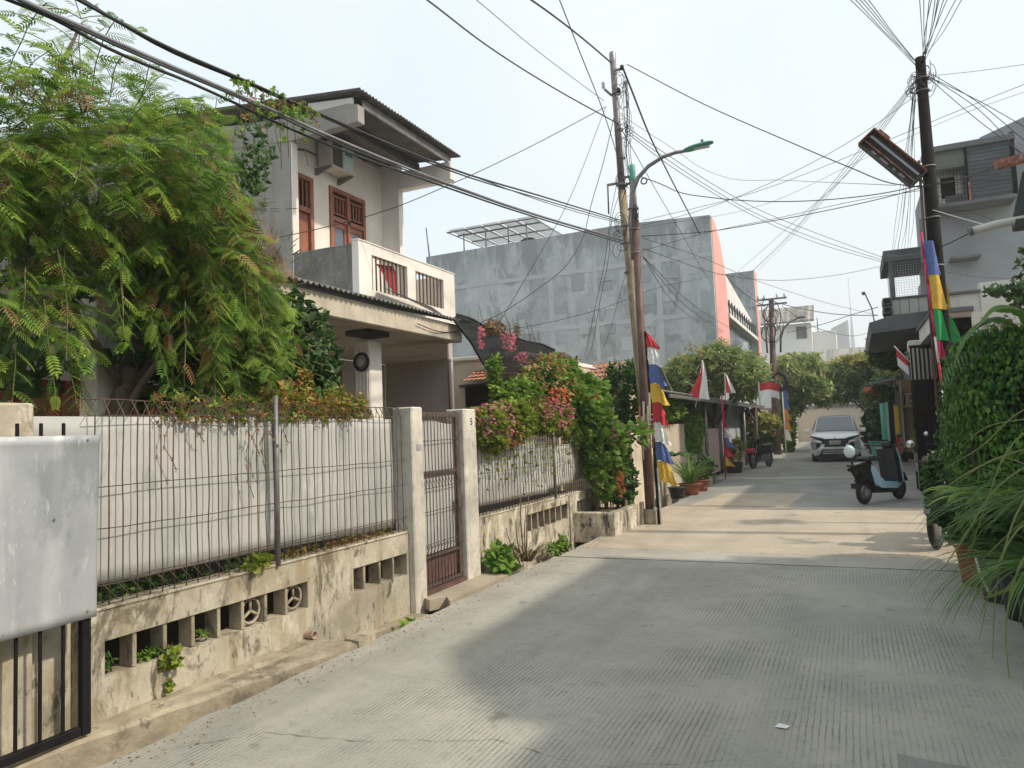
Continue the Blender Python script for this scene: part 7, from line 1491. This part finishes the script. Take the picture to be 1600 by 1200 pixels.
t = thing("distant_office_block", (-4, 560, 0), "slate grey slant topped office block beside the needle tower", "building")
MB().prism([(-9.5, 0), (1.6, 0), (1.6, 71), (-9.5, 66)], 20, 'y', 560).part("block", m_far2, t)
for i in range(10): MB().box(.2, 1.3, 559.8, 559.99, 58+1.3*i, 58.6+1.3*i).part("window_band", m_far, t)
o = MB().lathe([(.25, 0), (.3, .1), (.2, .25), (0, .3)], (-5.2, 60.6, 0), 10).part("terracotta_pot", m_terra); tag(o, "small dark red pot at the foot of the tan end wall", "pot")
# ================================================================ VEHICLES
m_carw = M("white_car_paint", (.88, .89, .90), (.86, .87, .88), 1, rough=.22, spec=.6)
m_chrome = M("chrome", (.62, .64, .66), (.5, .52, .55), 5, rough=.15, metal=.9)
m_gloss = M("gloss_black", (.02, .022, .025), (.015, .016, .018), 4, rough=.25)
m_carglass = M("car_glass", (.17, .19, .21), (.13, .15, .17), 1, rough=.1, spec=.8)
m_lampg = M("headlamp_glass", (.32, .37, .36), (.22, .26, .26), 8, rough=.1)
t = thing("parked_car", (-.65, 30.3, 0), "white people carrier with chrome bars facing the camera down the street", "car")
def sect(rows, name, mat, parent, n=None):
    """rows = [(y, [(x,z)...half outline from bottom centre to top centre])]"""
    mb = MB(); vs = []; m = len(rows[0][1])
    for y, pr in rows:
        vs += [(-x, y, z) for x, z in pr]+[(x, y, z) for x, z in pr[::-1]]
    k = 2*m; fs = [(i*k+j, i*k+(j+1) % k, (i+1)*k+(j+1) % k, (i+1)*k+j) for i in range(len(rows)-1) for j in range(k)]
    fs += [tuple(range(k))[::-1], tuple((len(rows)-1)*k+j for j in range(k))]
    mb.add(vs, fs, True); o = mb.part(name, mat, parent, off=(0, 0, 0)); return o
def prof(w, z0, zs, zt, crown=.03): return [(0, z0), (w*.86, z0), (w*.97, z0+.10), (w, zs), (w*.97, zt-.05), (w*.90, zt), (0, zt+crown)]
body = sect([(-.03, prof(.66, .42, .60, .80)), (.03, prof(.80, .26, .60, .90)), (.18, prof(.865, .22, .62, 1.00)), (.6, prof(.875, .2, .65, 1.08)), (1.0, prof(.875, .2, .65, 1.12)), (2.4, prof(.875, .2, .68, 1.14)), (4.0, prof(.87, .2, .68, 1.16)), (4.4, prof(.82, .3, .68, 1.1))], "body", m_carw, t)
def cab(w0, w1, zt): return [(0, 1.05), (w0, 1.05), (w0*.99, 1.12), (w1*1.02, zt-.10), (w1*.95, zt-.02), (w1*.6, zt), (0, zt+.02)]
sect([(.92, cab(.74, .72, 1.16)), (1.25, cab(.80, .70, 1.42)), (1.62, cab(.83, .66, 1.66)), (2.0, cab(.84, .66, 1.72)), (3.6, cab(.84, .65, 1.72)), (4.3, cab(.78, .62, 1.3))], "cabin", m_carw, t)
MB().add([(-.70, .88, 1.175), (.70, .88, 1.175), (.60, 1.52, 1.70), (-.60, 1.52, 1.70)], [(0, 1, 2, 3)]).part("windscreen", m_carglass, t, off=(0, 0, 0))
ws = bpy.data.objects[t.children[-1].name]
for s in (-1, 1):
    MB().add([(s*.855, 1.35, 1.18), (s*.86, 3.9, 1.2), (s*.70, 3.7, 1.60), (s*.70, 1.75, 1.60)], [(0, 1, 2, 3)]).part("side_window", m_carglass, t, off=(0, 0, 0))
    mr = MB().cbox(s*1.0-.10, s*1.0+.10, 1.12, 1.24, 1.08, 1.24, .03).part("wing_mirror", m_carw, t, off=(0, 0, 0))
    MB().prism([(s*.45, .70), (s*.80, .80), (s*.86, .66), (s*.80, .45), (s*.62, .47)], .04, 'y', -.03).part("headlamp", m_lampg, t, off=(0, 0, 0))
    MB().prism([(s*.52, .66), (s*.66, .70), (s*.66, .52), (s*.58, .52)], .02, 'y', -.052).part("lamp_eye", m_gloss, t, off=(0, 0, 0))
    MB().prism([(s*.30, .84), (s*.42, .90), (s*.84, 1.0), (s*.86, .96), (s*.50, .80)], .05, 'y', -.045).part("slim_lamp", m_gloss, t, off=(0, 0, 0))
    MB().prism([(s*.36, .66), (s*.40, .68), (s*.46, .58), (s*.54, .50), (s*.86, .41), (s*.86, .37), (s*.48, .46), (s*.38, .58)], .06, 'y', -.07).part("chrome_bar", m_chrome, t, off=(0, 0, 0))
    wh = MB().lathe([(0, -.1), (.2, -.1), (.30, -.10), (.325, -.06), (.325, .06), (.30, .10), (0, .1)], (s*.76, .75, .325), 18, 'x').part("wheel", m_rubber, t, off=(0, 0, 0))
    MB().lathe([(0, -.105), (.19, -.105), (.2, .105), (0, .105)], (s*.76, .75, .325), 12, 'x').part("rim", m_chrome, wh, off=(0, 0, 0))
    MB().lathe([(0, -.1), (.2, -.1), (.30, -.10), (.325, -.06), (.325, .06), (.30, .10), (0, .1)], (s*.76, 3.5, .325), 18, 'x').part("wheel", m_rubber, t, off=(0, 0, 0))
MB().prism([(-.40, .57), (.40, .57), (.50, .87), (-.50, .87)], .05, 'y', -.055).part("upper_grille", m_gloss, t, off=(0, 0, 0))
MB().prism([(-.60, .24), (.60, .24), (.44, .47), (-.44, .47)], .06, 'y', -.06).part("lower_grille", m_gloss, t, off=(0, 0, 0))
for z in (.32, .40): MB().cbox(-.46, .46, -.075, -.061, z, z+.025, .004).part("grille_bar", m_chrome, t, off=(0, 0, 0))
MB().cbox(-.60, .60, -.09, -.062, .50, .545, .008).part("chrome_bar", m_chrome, t, off=(0, 0, 0))
MB().box(-.7, .7, -.02, .4, .12, .24).part("underbody", m_gloss, t, off=(0, 0, 0))
npl = MB().cbox(-.20, .20, -.092, -.071, .66, .80, .004).part("number_plate", m_offwhite, t, off=(0, 0, 0))
text("plate_number", "B 2037 UF", .085, m_ink, npl, (0, -.094, .73), (PI/2, 0, 0))
em = MB()
for a in (90, 210, 330):
    a = math.radians(a); c, s = math.cos(a), math.sin(a); em.prism([(0, .90), (.035*c-.022*s, .90+.035*s+.022*c), (.075*c, .90+.075*s), (.035*c+.022*s, .90+.035*s-.022*c)], .01, 'y', -.075)
em.part("emblem", m_chrome, t, off=(0, 0, 0))
MB().cbox(-.55, .55, 1.9, 1.98, 1.735, 1.75, .005).part("roof_trim", m_gloss, t, off=(0, 0, 0))
# scooters and motorbikes, built facing +X
m_sblue = M("sky_blue_plastic", (.42, .62, .78), (.36, .56, .72), 3, rough=.3)
m_seat = M("black_vinyl", (.03, .03, .032), (.02, .02, .022), 8, rough=.5)
def wheel(mb_name, x, r, w, t, hub=m_galv):
    o = MB().torus((x, 0, r), r-w/2, w/2, 'y', 24, 8).part("wheel", m_rubber, t, off=(0, 0, 0))
    MB().lathe([(0, -.03), (r*.62, -.025), (r*.66, 0), (r*.62, .025), (0, .03)], (x, 0, r), 14, 'y').part("rim", hub, o, off=(0, 0, 0)); return o
t = thing("electric_scooter", (.42, 15.5, 0), "sky blue and black electric scooter parked in the shade with a round pale backrest", "scooter", rotz=math.atan2(.98, .60))
off = dict(off=(0, 0, 0))
wheel("rear", -.60, .225, .09, t); wheel("front", .58, .225, .08, t)
MB().prism([(-.42, .36), (-.20, .28), (.30, .24), (.46, .30), (.50, .40), (.30, .36), (-.05, .37), (-.25, .50), (-.36, .66), (-.50, .72), (-.52, .62)], .26, 'y', -.13).part("body_panel", m_sblue, t, **off)
MB().prism([(-.40, .20), (.38, .16), (.46, .22), (.30, .25), (-.20, .28), (-.42, .34)], .22, 'y', -.11).part("underframe", m_gloss, t, **off)
MB().prism([(-.66, .46), (-.42, .36), (-.36, .62), (-.48, .76), (-.78, .74), (-.80, .62)], .24, 'y', -.12).part("tail_panel", m_gloss, t, **off)
MB().prism([(.30, .36), (.44, .34), (.36, .80), (.26, 1.00), (.18, .98), (.24, .70)], .34, 'y', -.17).part("leg_shield", m_gloss, t, **off)
MB().prism([(.44, .34), (.475, .36), (.40, .80), (.30, 1.0), (.262, 1.0), (.362, .80)], .36, 'y', -.18).part("front_panel", m_sblue, t, **off)
MB().prism([(.36, .74), (.50, .72), (.54, .80), (.46, .86), (.34, .88)], .2, 'y', -.10).part("headlight", m_offwhite, t, **off)
MB().cbox(.5, .56, -.16, .16, .70, .73, .01).part("basket_rail", m_galv, t, **off)
MB().tube([(.56, 0, .25), (.42, 0, .60), (.30, 0, 1.02)], .03, 8).part("fork", m_galv, t, **off)
MB().tube([(.18, -.34, 1.06), (.26, -.16, 1.04), (.28, 0, 1.03), (.26, .16, 1.04), (.18, .34, 1.06)], .016, 8).part("handlebar", m_gloss, t, **off)
MB().cbox(.20, .38, -.10, .10, 1.0, 1.12, .03).part("dash", m_gloss, t, **off)
for s in (-1, 1):
    MB().tube([(.22, .22*s, 1.05), (.20, .28*s, 1.2)], .007, 5).part("mirror_stem", m_gloss, t, **off); MB().lathe([(0, -.01), (.045, -.008), (.05, .01), (0, .015)], (.20, .29*s, 1.23), 12, 'x').part("mirror", m_gloss, t, **off)
MB().cbox(-.62, -.20, -.13, .13, .78, .87, .035).part("seat", m_seat, t, **off)
MB().tube([(-.38, 0, .60), (-.38, 0, .79)], .05, 8).part("seat_post", m_gloss, t, **off)
MB().cbox(-.95, -.60, -.10, .10, .70, .74, .01).part("rear_rack", m_gloss, t, **off)
MB().tube([(-.90, 0, .73), (-.96, 0, .92)], .018, 6).part("backrest_stem", m_gloss, t, **off)
MB().lathe([(0, -.05), (.08, -.045), (.115, 0), (.08, .045), (0, .05)], (-.97, 0, .98), 16, 'x').part("backrest", M("pale_blue_pad", (.55, .68, .74), (.48, .6, .66), 4), t, **off)
MB().prism([(-.88, .40), (-.80, .42), (-.66, .50), (-.60, .47), (-.72, .38), (-.86, .30)], .16, 'y', -.08).part("rear_mudguard", m_gloss, t, **off)
MB().prism([(.36, .42), (.50, .50), (.70, .46), (.80, .34), (.82, .36), (.72, .51), (.52, .56), (.36, .48)], .12, 'y', -.06).part("front_mudguard", m_gloss, t, **off)
MB().cbox(-.97, -.90, -.07, .07, .62, .68, .01).part("tail_light", m_dark, t, **off)
MB().tube([(-.2, .08, .18), (-.28, .22, .01)], .012, 6).part("side_stand", m_galv, t, **off)
MB().cbox(-.75, -.62, -.14, -.10, .16, .28, .01).part("motor_cover", m_galv, t, **off)
def motorbike(loc, rz, body_m, label, accent):
    t = thing("motorbike", loc, label, "motorbike", rotz=rz)
    wheel("rear", -.62, .29, .09, t); wheel("front", .62, .29, .08, t)
    MB().prism([(-.50, .62), (-.2, .50), (.05, .42), (.30, .44), (.34, .62), (.10, .66), (-.2, .72), (-.75, .84), (-.82, .78)], .20, 'y', -.10).part("body", body_m, t, off=(0, 0, 0))
    MB().prism([(.26, .44), (.38, .50), (.40, .80), (.34, .96), (.22, .95)], .30, 'y', -.15).part("front_shield", body_m, t, off=(0, 0, 0))
    MB().prism([(-.20, .20), (.18, .22), (.22, .42), (-.2, .48)], .22, 'y', -.11).part("engine", m_galv, t, off=(0, 0, 0))
    MB().cbox(-.72, .05, -.13, .13, .74, .82, .03).part("seat", m_seat, t, off=(0, 0, 0))
    for s in (-1, 1): MB().tube([(.62, .07*s, .29), (.48, .07*s, .60), (.34, .07*s, .95)], .022, 6).part("fork", m_galv, t, off=(0, 0, 0))
    MB().tube([(.22, -.34, 1.02), (.32, -.15, 1.0), (.32, .15, 1.0), (.22, .34, 1.02)], .014, 6).part("handlebar", m_gloss, t, off=(0, 0, 0))
    MB().prism([(.34, .82), (.46, .84), (.46, .96), (.34, 1.0)], .20, 'y', -.10).part("headlight", m_gloss, t, off=(0, 0, 0))
    for s in (-1, 1):
        MB().tube([(.26, .24*s, 1.02), (.24, .30*s, 1.18)], .006, 5).part("mirror_stem", m_gloss, t, off=(0, 0, 0)); MB().lathe([(0, -.01), (.05, -.008), (.05, .01), (0, .015)], (.24, .31*s, 1.22), 12, 'x').part("mirror", m_chrome, t, off=(0, 0, 0))
    MB().tube([(.1, -.12, .24), (-.3, -.14, .22), (-.62, -.15, .34), (-.86, -.15, .40)], [.02, .025, .045, .045], 8).part("exhaust", m_chrome, t, off=(0, 0, 0))
    MB().prism([(-.95, .60), (-.80, .64), (-.50, .60), (-.42, .52), (-.5, .64), (-.8, .70)], .12, 'y', -.06).part("rear_mudguard", accent, t, off=(0, 0, 0))
    MB().prism([(.36, .50), (.50, .60), (.74, .60), (.90, .44), (.88, .48), (.74, .66), (.48, .66)], .11, 'y', -.055).part("front_mudguard", accent, t, off=(0, 0, 0))
    MB().cbox(-.9, -.82, -.08, .08, .70, .80, .01).part("tail_light", m_red, t, off=(0, 0, 0))
    MB().tube([(-.1, .1, .2), (-.2, .24, .01)], .012, 6).part("side_stand", m_galv, t, off=(0, 0, 0))
    return t
motorbike((-3.0, 27.2, 0), -1.9, m_gloss, "black motorbike parked nose out by the yellow bush on the left", m_gloss)
motorbike((1.0, 10.58, 0), -1.88, M("dark_olive_plastic", (.10, .10, .08), (.06, .06, .05), 3, rough=.4), "motorbike half buried in the blue green shrub at the right roadside", m_galv)
motorbike((1.5, 16.2, 0), 1.2, m_gloss, "dark motorbike standing in front of the black slatted gate", m_gloss)
o = MB().cbox(-3.35, -3.1, 26.1, 26.5, .56, .70, .02).part("red_crate", m_red); tag(o, "small red plastic crate before the planter by the black motorbike", "crate")
MB().box(0, 0, 0, 0, 0, 0)
# litter and fallen leaves on the road
t = MB().add([(-.46, 4.04, .0055), (-.40, 4.03, .0075), (-.385, 4.075, .006), (-.44, 4.08, .012)], [(0, 1, 2, 3)]).part("litter", m_whitecloth); tag(t, "small scrap of white paper on the near road", "litter")
r = random.Random(77)
lv = leafmesh("fallen_leaf", G_dead, bent(.05, .02, 3, .1, .4)); P, Q, Sx = [], [], []
for k in range(260):
    if r.random() < .7: x, y = -3.44+abs(r.gauss(0, .22)), r.uniform(2, 22)
    else: x, y = r.uniform(.2, 1.1), r.uniform(3.5, 12)
    P.append((x, y, .010)); Q.append((0, 0, r.uniform(0, 6.28))); Sx.append(r.uniform(.2, .6))
o = scatter("fallen_leaves", lv, P, Q, Sx); tag(o, "dry leaf litter along the road edges", "leaves", kind="stuff")
gb = MB(); r = random.Random(78)
for k in range(520):
    x, y = (-3.80+r.uniform(0, .32), r.uniform(5.0, 11.6)); s = r.uniform(.008, .03); z = -.46 if True else 0
    gb.box(x-s, x+s, y-s, y+s*.7, z, z+s*.8)
o = gb.part("drain_rubble", m_kerb, kind="stuff"); o["label"] = "stones and grit lying in the open drain"; o["category"] = "rubble"
gr = MB()
for k in range(500):
    x, y = -3.44+abs(r.gauss(0, .12)), r.uniform(2.0, 12.5); s = r.uniform(.0015, .005); gr.box(x-s, x+s, y-s, y+s, 0.002, .002+s)
o = gr.part("grit", m_kerb, kind="stuff"); o["label"] = "loose grit along the left road edge"; o["category"] = "grit"
# ================================================================ THE AIR
hb = MB().box(-90, 90, -30, 700, -1.6, 130)
hm = bpy.data.materials.new("haze_air"); hm.use_nodes = True; t_ = hm.node_tree; t_.nodes.clear()
pv = t_.nodes.new("ShaderNodeVolumePrincipled"); pv.inputs["Color"].default_value = (0.97, 0.99, 1.0, 1); pv.inputs["Density"].default_value = 0.0011; pv.inputs["Anisotropy"].default_value = 0.2
ot = t_.nodes.new("ShaderNodeOutputMaterial"); t_.links.new(pv.outputs[0], ot.inputs["Volume"])
ho = hb.part("haze", hm, kind="stuff"); ho["label"] = "thin pale haze hanging over the whole street"; ho["category"] = "haze"
